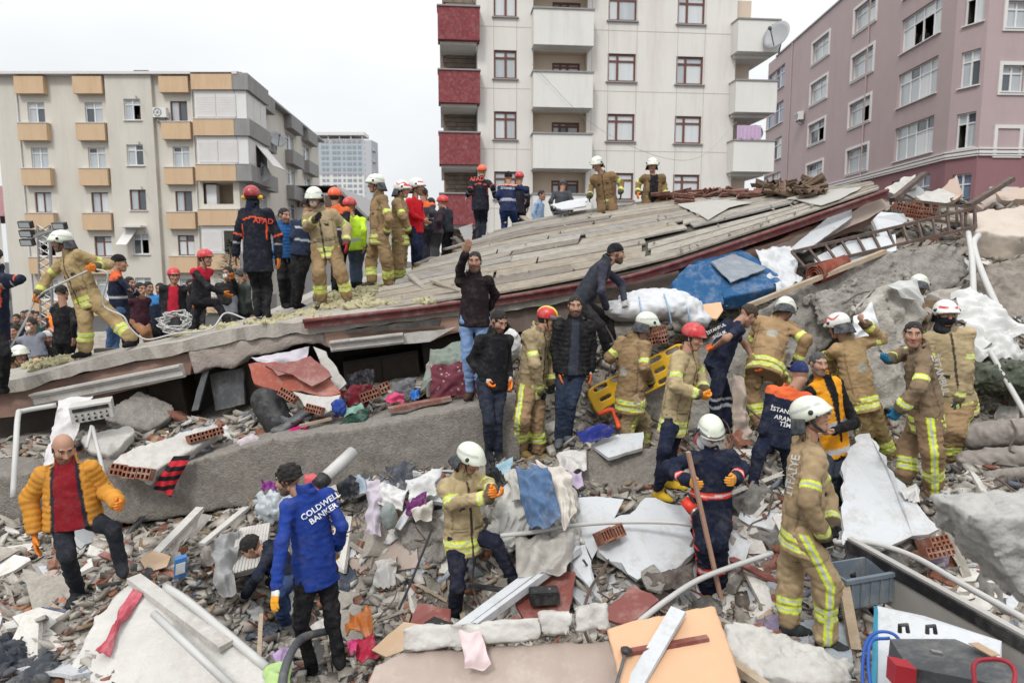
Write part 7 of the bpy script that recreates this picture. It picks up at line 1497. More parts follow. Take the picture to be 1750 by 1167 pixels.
# clothes heap behind the pale coated firefighter
H_ = [('white_sheet', 'crumpled white cloth over the clothes heap beside the pale coat', [(690, 815, 7.2), (752, 800, 7.3), (742, 850, 6.95), (700, 860, 6.9)], WHT, .05), ('lilac_shirt', 'pale lilac striped shirt hanging from the clothes heap', [(622, 815, 7.1), (650, 820, 7.1), (650, 915, 6.7), (628, 910, 6.7)], (.42, .38, .43), .03), ('white_cloth', 'white garment in the middle of the clothes heap', [(640, 825, 7.1), (700, 828, 7.1), (690, 870, 6.85), (645, 862, 6.9)], (.56, .55, .54), .05),
      ('dark_jacket', 'dark grey jacket on top of the clothes heap', [(660, 795, 7.4), (712, 790, 7.4), (702, 840, 7.1), (668, 838, 7.1)], (.06, .065, .08), .06), ('black_cloth', 'black garment at the left of the clothes heap', [(575, 818, 7.2), (615, 815, 7.2), (612, 850, 7.0), (580, 850, 7.0)], (.02, .022, .028), .05), ('pale_blue_cloth', 'pale blue cloth in the left of the clothes heap', [(598, 815, 7.3), (636, 812, 7.3), (630, 842, 7.05), (600, 845, 7.05)], (.3, .36, .42), .05), ('purple_cloth', 'dark purple cloth by the black glove of the clothes heap', [(690, 845, 6.85), (735, 838, 6.9), (722, 875, 6.7), (695, 880, 6.7)], (.11, .02, .1), .05), ('cream_cloth', 'cream cloth at the right of the clothes heap', [(700, 868, 6.75), (738, 858, 6.8), (740, 885, 6.65), (705, 890, 6.65)], (.5, .47, .42), .05),
      ('white_curtain', 'white curtain hanging beside the broken grey slab', [(640, 955, 6.7), (680, 948, 6.7), (672, 1005, 6.4), (636, 1000, 6.4)], (.52, .5, .47), .04), ('red_cloth', 'pink red cloth behind the head of the blue fleece man', [(520, 810, 7.2), (545, 812, 7.2), (548, 840, 7.0), (522, 838, 7.0)], (.5, .1, .11), .04), ('purple_cloth', 'bright purple cloth left of the blue fleece man', [(447, 820, 7.3), (475, 825, 7.3), (470, 842, 7.1), (448, 836, 7.1)], (.16, .02, .16), .04),
      ('denim_cloth', 'blue denim garment lying on the white sacks', [(880, 800, 6.6), (940, 796, 6.65), (962, 885, 6.2), (908, 905, 6.15)], (.075, .13, .23), .05), ('cream_cloth', 'cream cotton cloth over the right side of the white sacks', [(918, 790, 6.8), (975, 800, 6.8), (985, 880, 6.35), (962, 905, 6.2)], (.5, .46, .41), .05), ('grey_cloth', 'grey beige cloth on the left of the denim', [(862, 805, 6.8), (892, 798, 6.8), (905, 850, 6.45), (872, 850, 6.45)], (.38, .37, .34), .04), ('striped_towel', 'white cloth with a red stripe beside the jeans clad boots', [(950, 775, 7.7), (1000, 770, 7.7), (1005, 800, 7.4), (955, 808, 7.4)], (.52, .5, .48), .05), ('purple_paper', 'purple printed cloth below the striped cloth', [(955, 805, 7.3), (992, 805, 7.3), (998, 828, 7.1), (965, 832, 7.1)], (.4, .33, .45), .03), ('blue_cloth', 'pale blue cloth beneath the black jacketed man', [(832, 795, 7.5), (880, 785, 7.6), (875, 808, 7.3), (838, 815, 7.3)], (.25, .38, .45), .04), ('black_cloth', 'black cloth behind the elbow of the pale coated firefighter', [(826, 790, 7.3), (850, 788, 7.3), (866, 835, 6.9), (846, 850, 6.8)], (.015, .015, .018), .05), ('grey_cloth', 'dusty grey drape below the white sacks', [(880, 915, 6.4), (985, 905, 6.4), (970, 975, 6.05), (885, 985, 6.0)], (.36, .34, .31), .05),
      ('pink_cloth', 'crumpled pink cloth on the bottom left slab', [(228, 1010, 5.52), (240, 1014, 5.5), (184, 1118, 4.93), (162, 1112, 4.95)], (.42, .085, .11), .022), ('pink_towel', 'pale pink towel hanging over the bottom cornice', [(782, 1078, 4.8), (822, 1074, 4.8), (840, 1132, 4.6), (790, 1140, 4.58)], (.6, .47, .47), .02), ('striped_cloth', 'red and black checked cloth draped on the beam', [(292, 782, 7.5), (322, 778, 7.55), (296, 846, 7.35), (262, 836, 7.35)], (.35, .02, .03), .03), ('white_curtain', 'white curtain hanging down from the slab at left', [(100, 685, 8.5), (158, 676, 8.6), (118, 770, 7.9), (72, 800, 7.7)], (.55, .53, .53), .03), ('lilac_curtain', 'pale lilac curtain bulging under the slab', [(432, 612, 9.0), (528, 590, 9.1), (522, 622, 8.95), (470, 628, 8.9)], (.45, .42, .46), .03),
      ('grey_fabric', 'grey quilt hanging over the ribbed radiator', [(356, 925, 6.5), (412, 900, 6.7), (402, 1005, 6.1), (372, 1018, 6.05)], (.26, .26, .26), .06), ('grey_cloth', 'brownish grey cloth above the radiator', [(340, 945, 6.6), (380, 915, 6.8), (385, 950, 6.6), (350, 968, 6.5)], (.3, .27, .24), .05), ('cream_cloth', 'long cream cloth strip over the rubble left of the radiator', [(322, 880, 7.0), (350, 872, 7.1), (300, 945, 6.5), (275, 950, 6.4)], (.5, .46, .4), .04),
      ('maroon_cloth', 'dark maroon clothes heaped in the gap', [(582, 665, 8.7), (640, 655, 8.8), (632, 690, 8.5), (590, 690, 8.5)], (.12, .012, .02), .06), ('black_cloth', 'black clothes deep in the gap', [(590, 640, 9.1), (640, 632, 9.2), (640, 660, 8.9), (596, 662, 8.9)], (.015, .015, .02), .06), ('green_cloth', 'dark green jacket on the ledge below the blue bag', [(582, 712, 8.3), (635, 698, 8.4), (630, 718, 8.2), (580, 730, 8.15)], (.015, .05, .035), .04), ('green_cloth', 'pale green cloth by the dark green jacket', [(590, 697, 8.4), (618, 692, 8.45), (618, 706, 8.3), (592, 708, 8.3)], (.2, .34, .28), .03), ('pink_cloth', 'bright pink cloth on the ledge in the middle', [(660, 675, 8.5), (690, 672, 8.55), (692, 690, 8.4), (664, 692, 8.4)], (.45, .05, .13), .04), ('magenta_cloth', 'magenta cloth lying on the ledge at the chair', [(495, 735, 8.2), (530, 722, 8.3), (526, 735, 8.15), (498, 745, 8.1)], (.5, .02, .16), .03), ('grey_cloth', 'dark grey clothes at the carpeted bed', [(672, 650, 8.9), (712, 645, 8.9), (708, 672, 8.7), (676, 675, 8.7)], (.12, .12, .13), .05), ('blue_cloth', 'small bright blue cloth near the carpeted bed', [(700, 668, 8.6), (716, 662, 8.65), (716, 678, 8.5), (703, 680, 8.5)], (.02, .12, .4), .03),
      ('blanket', 'grey green blanket over the carpeted bed in the gap', [(735, 600, 9.0), (800, 580, 9.3), (795, 615, 8.7), (718, 660, 8.5)], (.17, .2, .17), .05), ('patterned_carpet', 'maroon spotted carpet hanging over the bed in the gap', [(736, 625, 8.55), (815, 612, 8.6), (815, 672, 8.45), (735, 682, 8.4)], (.14, .035, .05), .03),
      ('plastic_sheet', 'white plastic sheet bunched over the right edge of the pile', [(1630, 495, 8.9), (1680, 500, 8.9), (1760, 570, 8.2), (1660, 600, 8.1)], (.55, .55, .54), .07), ('plastic_sheet', 'white plastic sheet below the hanging pipes', [(1640, 560, 8.5), (1730, 560, 8.4), (1760, 620, 8.0), (1660, 615, 8.0)], (.53, .53, .52), .08), ('white_rag', 'white rag over the top of the broken pillar', [(1522, 486, 8.85), (1568, 478, 8.95), (1580, 520, 8.85), (1545, 505, 8.75)], (.45, .45, .44), .025), ('plastic_sheet', 'clear plastic sheet under the sloping slab', [(1460, 540, 8.75), (1490, 518, 8.8), (1508, 575, 8.6), (1460, 580, 8.6)], (.6, .61, .62), .05), ('beige_curtain', 'dusty beige curtain behind the pillar', [(1580, 500, 9.2), (1640, 490, 9.3), (1635, 560, 9.0), (1590, 570, 9.0)], (.33, .3, .27), .05), ('beige_sack', 'limp beige sack between the navy rescuer and the bending firefighter', [(1250, 640, 8.0), (1275, 645, 8.0), (1285, 755, 7.6), (1258, 750, 7.6)], (.38, .31, .26), .05), ('white_rag', 'white torn cloth by the boot of the bareheaded firefighter', [(1540, 835, 6.5), (1575, 828, 6.6), (1570, 855, 6.4), (1548, 852, 6.4)], (.55, .54, .52), .03), ('brown_cloth', 'dark brown cloth in the rubble left of the dark suited firefighter', [(1100, 985, 6.2), (1185, 965, 6.3), (1190, 1000, 6.05), (1120, 1015, 6.0)], (.11, .09, .08), .06), ('black_plastic', 'black plastic bag heap at the bottom left corner', [(-30, 1085, 5.5), (70, 1100, 5.3), (90, 1180, 4.8), (-30, 1190, 4.8)], (.03, .035, .045), .09), ('grey_plastic', 'dark grey tarpaulin below the brown plate', [(70, 1100, 5.35), (160, 1040, 5.65), (150, 1075, 5.4), (80, 1130, 5.1)], (.07, .075, .085), .06), ('lilac_cloth', 'lilac cloth at the feet of the blue fleece man', [(464, 1112, 5.2), (500, 1106, 5.25), (500, 1130, 5.05), (470, 1136, 5.0)], (.36, .26, .42), .03), ('lime_cloth', 'pale lime towel at the bottom beside the conduit', [(448, 1135, 4.95), (500, 1130, 4.95), (498, 1190, 4.6), (446, 1190, 4.6)], (.36, .5, .2), .03), ('red_bag', 'crimson cloth bag on the rubble right of the blue fleece man', [(610, 1095, 5.35), (640, 1090, 5.4), (640, 1118, 5.2), (614, 1122, 5.15)], (.3, .015, .04), .04), ('orange_bag', 'orange brown plastic bag right of the blue fleece man', [(592, 1045, 5.8), (640, 1038, 5.8), (628, 1075, 5.55), (594, 1078, 5.55)], (.38, .12, .03), .05), ('pink_cloth', 'pink and black cloth right of the shoes of the blue fleece man', [(594, 1100, 5.35), (612, 1098, 5.35), (610, 1115, 5.2), (594, 1118, 5.2)], (.45, .04, .14), .03)]
for nm, lab, q, c, am in H_:
    big = abs(q[0][0]-q[2][0])+abs(q[0][1]-q[2][1]) > 90
    drape(nm, lab, nm.split('_')[-1], q, C_(lab[:28].replace(' ', '_'), c), am, 3+int(am*40), 30 if big else 20, bulge=am*1.6)
# black bands on the checked cloth, as woven in
def checked():
    o = [x for x in bpy.data.objects if x.name.startswith('striped_cloth')][0]; m = o.data.materials[0]; N = m.node_tree.nodes; l = m.node_tree.links.new
    w_ = N.new('ShaderNodeTexWave'); w_.bands_direction = 'Z'; w_.inputs['Scale'].default_value = 3.2; w_.inputs['Distortion'].default_value = .6
    tc = N.new('ShaderNodeTexCoord'); l(tc.outputs['Object'], w_.inputs['Vector']); cr_ = N.new('ShaderNodeValToRGB'); cr_.color_ramp.interpolation = 'CONSTANT'; cr_.color_ramp.elements[0].color = (.012, .012, .014, 1); cr_.color_ramp.elements[1].position = .5; cr_.color_ramp.elements[1].color = (.4, .02, .03, 1); l(w_.outputs['Color'], cr_.inputs[0]); l(cr_.outputs[0], N['Principled BSDF'].inputs['Base Color'])
    o = [x for x in bpy.data.objects if x.name.startswith('patterned_carpet')][0]; m = o.data.materials[0]; N = m.node_tree.nodes; l = m.node_tree.links.new
    v = N.new('ShaderNodeTexVoronoi'); v.inputs['Scale'].default_value = 16; tc = N.new('ShaderNodeTexCoord'); l(tc.outputs['Object'], v.inputs['Vector']); cr_ = N.new('ShaderNodeValToRGB'); cr_.color_ramp.elements[0].position = .2; cr_.color_ramp.elements[0].color = (.3, .26, .22, 1); cr_.color_ramp.elements[1].position = .28; cr_.color_ramp.elements[1].color = (.13, .035, .05, 1); l(v.outputs['Distance'], cr_.inputs[0]); l(cr_.outputs[0], N['Principled BSDF'].inputs['Base Color'])
checked()
for lab, nm, ct, pr, m, am in (('big white cloth sack bulging beside the pale coated firefighter', 'sack', 'sack', [EP(880, 870, 6.75, (.27, .25, .24)), EP(865, 915, 6.6, (.2, .2, .16))], C_('sack', (.56, .55, .52)), .035), ('second white sack under the denim and cream cloth', 'sack', 'sack', [EP(945, 865, 6.85, (.27, .26, .28)), EP(955, 915, 6.7, (.24, .22, .18))], C_('sack2', (.5, .48, .44)), .035), ('white bag behind the knees of the waving man', 'sack', 'sack', [EP(875, 588, 8.6, (.12, .12, .2))], C_('sack3', (.55, .55, .54)), .02), ('pale lilac crumpled bag on the left ledge', 'bag', 'bag', [EP(425, 755, 8.0, (.12, .1, .08))], C_('lilacbag', (.46, .4, .43)), .02), ('grey green cushion hanging at the clothes heap', 'cushion', 'cushion', [EP(665, 882, 6.65, (.08, .08, .14))], C_('cushion', (.22, .25, .24)), .008), ('dark clothing pile under the black bag cloth', 'cloth_pile', 'clothes', [EP(20, 1130, 5.15, (.35, .2, .14)), EP(70, 1150, 4.95, (.2, .16, .1))], C_('pile', (.05, .055, .065)), .05), ('olive green bag at the right edge behind the firefighters', 'bag', 'bag', [EP(1700, 645, 8.0, (.38, .3, .2)), EP(1750, 650, 7.8, (.3, .25, .22))], C_('olive', (.06, .07, .05)), .03), ('upper grey rolled mattress at the right', 'mattress', 'mattress', [Cone(P(1665, 745, 7.6), P(1790, 735, 7.2), .15, .15)], C_('mattress', (.24, .215, .195)), .012), ('lower grey rolled mattress at the right', 'mattress', 'mattress', [Cone(P(1660, 790, 7.35), P(1790, 782, 6.95), .14, .14)], C_('mattress', (.24, .215, .195)), .012), ('folded grey mattress end lying at the right edge', 'mattress', 'mattress', [Cone(P(1690, 815, 7.0), P(1790, 805, 6.7), .06, .08)], C_('mattress', (.24, .215, .195)), .01), ('grey clear plastic bag behind the blue fleece man', 'plastic_bag', 'bag', [EP(470, 865, 7.1, (.2, .15, .16))], mat('hazy_plastic', (.38, .41, .43), .25, .15, 5, .4, 16), .04), ('blue and white shopping bag on the ledge in the gap', 'shopping_bag', 'bag', [EP(580, 697, 8.35, (.09, .06, .11))], C_('bluebag', (.02, .05, .24)), .015)):
    blob(nm, lab, ct, pr, m, .018, am, 3.2)
# overturned black chair in the gap
ch = thing('office_chair', 'overturned black office chair in the dark gap', 'chair', P(470, 735, 8.4))
blob('backrest', None, None, [Cone(P(450, 685, 8.5), P(470, 725, 8.4), .17, .16, FWD, 2.2), Cone(P(465, 690, 8.55), P(480, 715, 8.5), .16, .15, FWD, 2.2)], M_black, .02, .006, parent=ch)
blob('seat', None, None, [Cone(P(480, 735, 8.3), P(522, 705, 8.45), .13, .12, UPC, 2.4)], M_dgrey, .02, .006, parent=ch)
b = MB()
for a in range(5): b.bar(P(500, 722, 8.35), P(500, 722, 8.35)+.25*np.array([math.cos(a*1.256), math.sin(a*1.256), .3]), .04, .03)
b.tube([P(478, 712, 8.4), P(500, 722, 8.35)], .03); b.build('base', M_dgrey, ch)
# bed under the carpet
bd = thing('bed', 'bed frame under the blanket and carpet at the waving man', 'bed', P(770, 690, 8.8)); b = MB(); b.box((P(735, 640, 9.0)+P(830, 640, 9.0))/2+np.array([0, .1, -.05]), (RGT, (0, 1, 0), Z3), (.8, .6, .42)); b.build('mattress', C_('bedding', (.3, .28, .25)), bd); b = MB(); b.bar(P(760, 690, 8.55), P(840, 672, 8.6), .05, .1); b.build('side_board', M_tim, bd)
# bench instrument with knobs
dv = thing('instrument', 'dusty white bench instrument with knobs under the slab at left', 'instrument', P(158, 725, 8.0)); cx_ = P(156, 705, 8.05); u_ = nrm(P(186, 697, 8.1)-P(128, 707, 7.95)); v_ = nrm(np.cross(u_, (0, 1, .1))); v_ = v_ if v_[2] > 0 else -v_; n_ = np.cross(u_, v_); n_ = n_ if n_@(CAM-cx_) > 0 else -n_
b = MB(); b.box(cx_-n_*.13, (u_, n_, v_), (.44, .26, .2)); b.build('casing', M_plas, dv)
b = MB(); b.box(cx_+n_*.006+v_*.055, (u_, n_, v_), (.38, .012, .04)); b.build('display', M_black, dv)
for i in range(6):
    for j in range(2): q = MB(); q.disc(cx_+u_*(-.16+i*.064)+v_*(-.01-j*.055)+n_*.012, n_, .014 if j else .01, .024, 10); q.build('knob', M_black, dv)
# ribbed radiator, long grille, crate, cases
rd_ = thing('radiator', 'cream ribbed radiator panel tilted in the rubble behind the crouching man', 'radiator', P(420, 970, 6.4))
c4 = [P(408, 905, 6.75), P(462, 895, 6.85), P(452, 968, 6.4), P(388, 985, 6.3)]; uu_ = c4[1]-c4[0]; vv_ = c4[3]-c4[0]; nn = nrm(np.cross(uu_, vv_)); nn = nn if nn@(CAM-c4[0]) > 0 else -nn
b = MB(); b.add(c4+[q-nn*.06 for q in c4], [[0, 1, 2, 3], [7, 6, 5, 4], [0, 4, 5, 1], [1, 5, 6, 2], [2, 6, 7, 3], [3, 7, 4, 0]]); b.build('panel', M_plas, rd_)
for i in range(11): t = (i+.5)/11; q = MB(); q.bar(c4[0]+uu_*t+nn*.012, c4[3]+(c4[2]-c4[3])*t+nn*.012, .026, .03, nn); q.build('rib', M_plas, rd_)
gr_ = thing('radiator_cover', 'long grey convector cover with a black grille at the right', 'radiator cover', P(1600, 1030, 5.2))
g0, g1 = P(1452, 930, 6.0), P(1790, 1120, 4.3); gu = nrm(g1-g0); gn = nrm(np.cross(gu, (.25, -.55, -.8))); gf = np.cross(gn, gu); Lg = np.linalg.norm(g1-g0); gf = gf if gf[2] < 0 else -gf
b = MB(); b.box((g0+g1)/2+gf*.2-gn*.02, (gu, gf, gn), (Lg, .28, .03)); b.build('front_panel', mat('cover_grey', (.36, .345, .325), .5, .08, 3, .1, dirt=DUST, dscale=4, damt=.5), gr_)
b = MB(); b.box((g0+g1)/2-gf*.06, (gu, gf, gn), (Lg, .025, .05)); b.build('top_rail', MATS['cover_grey'], gr_)
b = MB(); b.box((g0+g1)/2-gn*.035, (gu, gf, gn), (Lg, .1, .02)); b.build('grille_back', M_black, gr_)
for i in range(46): q = MB(); q.box(g0+gu*Lg*(i+.5)/46-gn*.012, (gu, gf, gn), (.016, .09, .02)); q.build('slat', M_dgrey, gr_)
for t in (.3, .58, .84): q = MB(); q.box(g0+gu*Lg*t, (gu, gf, gn), (.04, .12, .03)); q.build('cross_piece', MATS['cover_grey'], gr_)
ct = thing('plastic_crate', 'grey blue plastic crate behind the front right firefighter', 'crate', P(1465, 1030, 5.5)); q4 = P(1462, 995, 5.55); Mc = mat('crate_grey', (.13, .16, .19), .5, .08, 4, .05, dirt=DUST, dscale=5, damt=.4)
au = nrm([.95, .3, 0]); af = np.array([au[1], -au[0], 0])
for nm, off, sz in (('side', af*.15, (.5, .02, .26)), ('side', -af*.15, (.5, .02, .26)), ('end', au*.25, (.02, .3, .26)), ('end', -au*.25, (.02, .3, .26)), ('base', -Z3*.13, (.5, .3, .02))): q = MB(); q.box(q4+off, (au, af, Z3), sz); q.build(nm, Mc, ct)
b = MB(); b.box(q4+af*.165+Z3*.115, (au, af, Z3), (.54, .03, .035)); b.box(q4+au*.265+Z3*.115, (au, af, Z3), (.03, .3, .035))
for k in range(5): b.box(q4+af*.163+au*(-.2+.1*k), (au, af, Z3), (.014, .02, .22))
b.build('rim', Mc, ct)
bc = thing('equipment_case', 'black equipment case with a red corner and cables at the bottom right', 'case', P(1640, 1180, 3.8)); cu_ = nrm(P(1750, 1150, 3.5)-P(1545, 1110, 4.0)); cv = nrm(np.cross(cu_, (.1, -.45, -.9))); tl = [P(1528, 1082, 4.15), P(1640, 1082, 4.1), P(1770, 1135, 3.6), P(1770, 1170, 3.4), P(1560, 1130, 3.85)]
plate('lid', None, None, tl, .05, M_black, 0, parent=bc)
dnz = np.array([0, .05, -.3]); b = MB(); k = len(tl); Vb = [q+np.array([0, .04, -.06]) for q in tl]+[q+dnz for q in tl]; b.add(Vb, [list(range(k)), list(range(k, 2*k))[::-1]]+[[i, k+i, k+(i+1) % k, (i+1) % k] for i in range(k)]); b.build('body', M_dgrey, bc)
b = MB(); b.box(P(1540, 1150, 3.9), (cu_, nrm([0, 1, 0]), Z3), (.12, .1, .14)); b.build('red_corner', mat('red_plastic', (.35, .02, .03), .45, .1, 4, .05), bc)
for (x, y, d) in ((1545, 1072, 4.15), (1592, 1074, 4.12)): q = MB(); q.tube([P(x-7, y+8, d), P(x-7, y-4, d), P(x+5, y-5, d), P(x+7, y+8, d)], .014, 8); q.build('catch', M_black, bc)
b = MB(); b.box(P(1600, 1120, 3.86)+np.array([0, 0, .02]), (cu_, (0, 1, 0), Z3), (.06, .03, .02)); b.build('latch', M_steel, bc)
plate('label_plate', None, None, [(1655, 1098, 3.97), (1672, 1097, 3.97), (1710, 1118, 3.79), (1694, 1120, 3.79)], .006, M_card, 0, parent=bc)
for (lab, c, sz, yw) in (('black metal box lying on the maroon door', (930, 1018, 5.82), (.26, .15, .1), 6), ('black box lying on the rubble right of the brown cardboard', (748, 1072, 5.6), (.2, .14, .07), -35)):
    t = thing('black_box', lab, 'box', P(*c)-np.array([0, 0, sz[2]/2])); a = R(yw); ux = np.array([math.cos(a), math.sin(a), 0]); uy = np.array([-math.sin(a), math.cos(a), 0]); b = MB(); b.box(P(*c), (ux, uy, Z3), sz); b.build('body', M_black, t); b = MB(); b.box(P(*c)+Z3*(sz[2]/2+.006), (ux, uy, Z3), (sz[0]*.94, sz[1]*.9, .012)); b.build('lid', M_black, t); b = MB(); b.disc(P(*c)+Z3*(sz[2]/2+.014)+ux*.05, Z3, .012, .01); b.build('knob', M_steel, t)
pd = rough('door', 'peach coloured door lying at the bottom right of centre', 'door', [(1036, 1072, 4.72), (1080, 1060, 4.78), (1222, 1033, 4.85), (1250, 1105, 4.55), (1290, 1240, 4.1), (1070, 1240, 4.15), (1052, 1130, 4.5)], .05, M_peach, .02, .002)
t = thing('plunger', 'black headed plunger standing by the peach door', 'plunger', P(1052, 1165, 4.4)); b = MB(); b.tube([P(1050, 1180, 4.3), P(1070, 1112, 4.5)], .012, 8); b.build('handle', M_dgrey, t); b = MB(); p0 = P(1070, 1112, 4.5); b.tube([p0-np.array([.0, 0, .01]), p0+np.array([.003, 0, .012]), p0+np.array([.006, 0, .03])], [.035, .042, .012], 14); b.build('rubber_cup', M_black, t, smooth=True)
t = thing('carton', 'blue and white milk carton on the rubble at left', 'carton', P(310, 975, 6.0)); p0 = P(308, 968, 6.05); b = MB(); b.box(p0, (nrm([.8, .5, .1]), nrm([-.5, .8, 0]), nrm([.1, 0, 1])), (.1, .08, .19)); b.build('carton_body', mat('carton_blue', (.05, .16, .38), .5, .1, 3, .05), t); b = MB(); b.box(p0+np.array([.03, -.06, .01]), (nrm([.8, .5, .1]), nrm([-.5, .8, 0]), nrm([.1, 0, 1])), (.08, .01, .1)); b.build('white_label', M_white, t)
# wooden pole and red lamp of the dark suited firefighter
tag(bar('wooden_pole', None, None, (1176, 772, 6.05), (1232, 1022, 6.12), .04, .035, mat('pole_wood', (.36, .22, .16), .8, .15, 6, .2)), 'long wooden pole in the glove of the dark suited firefighter', 'pole')
t = thing('hand_lamp', 'red hand lamp hanging at the belt of the dark suited firefighter', 'lamp', P(1172, 870, 6.2)); a = P(1170, 855, 6.2); c = P(1186, 872, 6.12); b = MB(); b.tube([a, c], [.05, .06], 14); b.build('casing', mat('lamp_red', (.6, .04, .02), .4, .1, 4, .05), t, smooth=True); b = MB(); b.tube([c, c+nrm(c-a)*.02], .05, 14); b.build('lens', M_steel, t); b = MB(); b.tube(spline([a+Z3*.05, a+Z3*.1+(c-a)*.4, c+Z3*.06]), .012); b.build('grip', M_black, t)
# light mast behind the crowd
lm = thing('light_mast', 'lattice light mast with floodlights behind the crowd at left', 'light mast', P(77, 545, 14)); b = MB(); base = P(80, 560, 14); top = P(74, 385, 14)
for o in ((-.12, 0), (.12, 0), (0, .2)): b.tube([base+np.array([*o, 0]), top+np.array([*o, 0])], .022)
for i in range(14): z0 = base+(top-base)*i/14; z1 = base+(top-base)*(i+1)/14; b.tube([z0+np.array([-.12, 0, 0]), z1+np.array([.12, 0, 0])], .012, 6); b.tube([z0+np.array([.12, 0, 0]), z1+np.array([-.12, 0, 0])], .012, 6)
b.build('mast', M_steel, lm); b = MB(); b.bar(P(44, 410, 14), P(74, 398, 14), .05, .05); b.bar(P(74, 398, 14), P(106, 390, 14), .05, .05); b.build('crossbar', M_steel, lm)
for (x, y) in ((44, 384), (46, 399), (47, 414), (102, 386)):
    q = MB(); q.box(P(x, y, 14), (RGT, nrm([0, 1, .3]), nrm([0, -.3, 1])), (.26, .1, .14)); fl_ = q.build('floodlight', M_black, lm); q = MB(); q.box(P(x, y, 14)-nrm([0, 1, .3])*.056, (RGT, nrm([0, 1, .3]), nrm([0, -.3, 1])), (.21, .01, .1)); q.build('glass', mat('lamp_glass', (.35, .37, .38), .2, .1, 3, 0), fl_)
# small pine behind the lettered jacket
tn = thing('pine_tree', 'small dark pine tree behind the red helmeted rescuers', 'tree', P(392, 540, 22)); tb = P(392, 545, 22); tt_ = P(394, 410, 22); b = MB(); b.tube([tb, tt_], [.09, .02]); b.build('trunk', M_tim, tn)
g = np.random.default_rng(5); VV = []; FF = []
for i in range(2600):
    t = g.uniform(.1, 1); a = g.uniform(0, 6.28); rr = (1-t)*1.1*g.uniform(.25, 1)+.05; c = tb+(tt_-tb)*t+np.array([math.cos(a)*rr, math.sin(a)*rr, -.25*rr]); d_ = nrm([math.cos(a), math.sin(a), .2])*g.uniform(.08, .18); s_ = np.cross(d_, Z3)*.16; k = len(VV); VV += [c-s_, c+s_, c+d_]; FF.append([k, k+1, k+2])
obj('crown', VV, FF, mat('pine_needles', (.03, .05, .035), .8, .3, 4, 0), tn)
# dark furniture added to fill and darken the gap below the slab
M_dw = mat('gap_filler_wood', (.022, .015, .011), .6, .2, 6, .1, 20, dirt=(.06, .05, .043), dscale=4, damt=.4)
for (lab, nm, a, c, dp, hh, rot) in (('dark wardrobe added to darken the left of the gap', 'wardrobe', (205, 672, 9.75), (322, 650, 9.75), .35, .9, .06), ('dark cabinet added to darken the gap behind the office chair', 'cabinet', (425, 640, 9.9), (528, 628, 9.9), .4, 1.0, -.08), ('dark sideboard added to darken the gap behind the clothes', 'sideboard', (590, 640, 10.0), (715, 620, 10.2), .5, .95, .05), ('dark cupboard added to darken the far right of the gap', 'cupboard', (722, 612, 10.3), (850, 590, 10.5), .5, 1.1, .04)):
    t = thing(nm, lab, nm, P((a[0]+c[0])/2, a[1]+60, a[2])); a, c = P(*a), P(*c); u_ = nrm(c-a); f_ = nrm(np.cross(u_, Z3)); f_ = f_ if f_[1] < 0 else -f_; v_ = nrm(np.cross(f_, u_)+u_*rot); v_ = v_ if v_[2] > 0 else -v_; m_ = (a+c)/2-v_*.25; ln = np.linalg.norm(c-a)
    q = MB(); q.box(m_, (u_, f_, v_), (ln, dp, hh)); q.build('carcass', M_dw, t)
    for k in (-1, 1): q = MB(); q.box(m_+u_*k*ln*.25+f_*(dp/2+.012), (u_, f_, v_), (ln*.48, .022, hh*.94)); d_ = q.build('door', M_dw, t); q = MB(); q.box(m_+u_*k*.04+f_*(dp/2+.035), (u_, f_, v_), (.015, .02, .12)); q.build('handle', M_steel, d_)
# ---------------------------------------------------------------- scattered debris
sr = random.Random(77)
def lump(seed, sx, n=11):
    import bmesh
    g = np.random.default_rng(seed); p = g.normal(size=(n, 3)); p /= np.linalg.norm(p, axis=1)[:, None]; p = np.sign(p)*np.abs(p)**.55*g.uniform(.75, 1.1, (n, 1))*np.array(sx)
    bm = bmesh.new(); vs_ = [bm.verts.new(q) for q in p]; r_ = bmesh.ops.convex_hull(bm, input=vs_); bmesh.ops.delete(bm, geom=list({e for e in r_['geom_interior']+r_['geom_unused'] if isinstance(e, bmesh.types.BMVert)}), context='VERTS'); bmesh.ops.recalc_face_normals(bm, faces=bm.faces[:]); bm.verts.index_update()
    V = np.array([v.co[:] for v in bm.verts]); F = [[v.index for v in f.verts] for f in bm.faces]; bm.free(); return V, F
def chip(seed, k=6, th=.04):
    g = np.random.default_rng(seed); a = np.sort(g.uniform(0, 6.28, k)); r = g.uniform(.55, 1.1, k); W = np.c_[np.cos(a)*r, np.sin(a)*r*g.uniform(.5, 1), g.normal(size=k)*.02]; V = np.r_[W, W*[.96, .96, 1]-[0, 0, th]]
    return V, [list(range(k)), list(range(k, 2*k))[::-1]]+[[i, k+i, k+(i+1) % k, (i+1) % k] for i in range(k)]
def box_me(nm, m, sz, seed, jit=.12):
    g = np.random.default_rng(seed); V = np.array([(x, y, z) for x in (-1, 1) for y in (-1, 1) for z in (-1, 1)], float)*np.array(sz)/2; V += g.normal(size=V.shape)*np.array(sz)*jit*.5
    return mesh_data(nm, V, [[0, 1, 3, 2], [4, 6, 7, 5], [0, 4, 5, 1], [2, 3, 7, 6], [0, 2, 6, 4], [1, 5, 7, 3]], m)
def brick_me(seed):
    b = MB(); hollow_brick(b, (0, 0, 0), ((1, 0, 0), (0, -1, 0), (0, 0, 1)), (.19, .14, .13), 3, 2); return mesh_data('broken_brick', np.concatenate(b.V), b.F, M_brick)
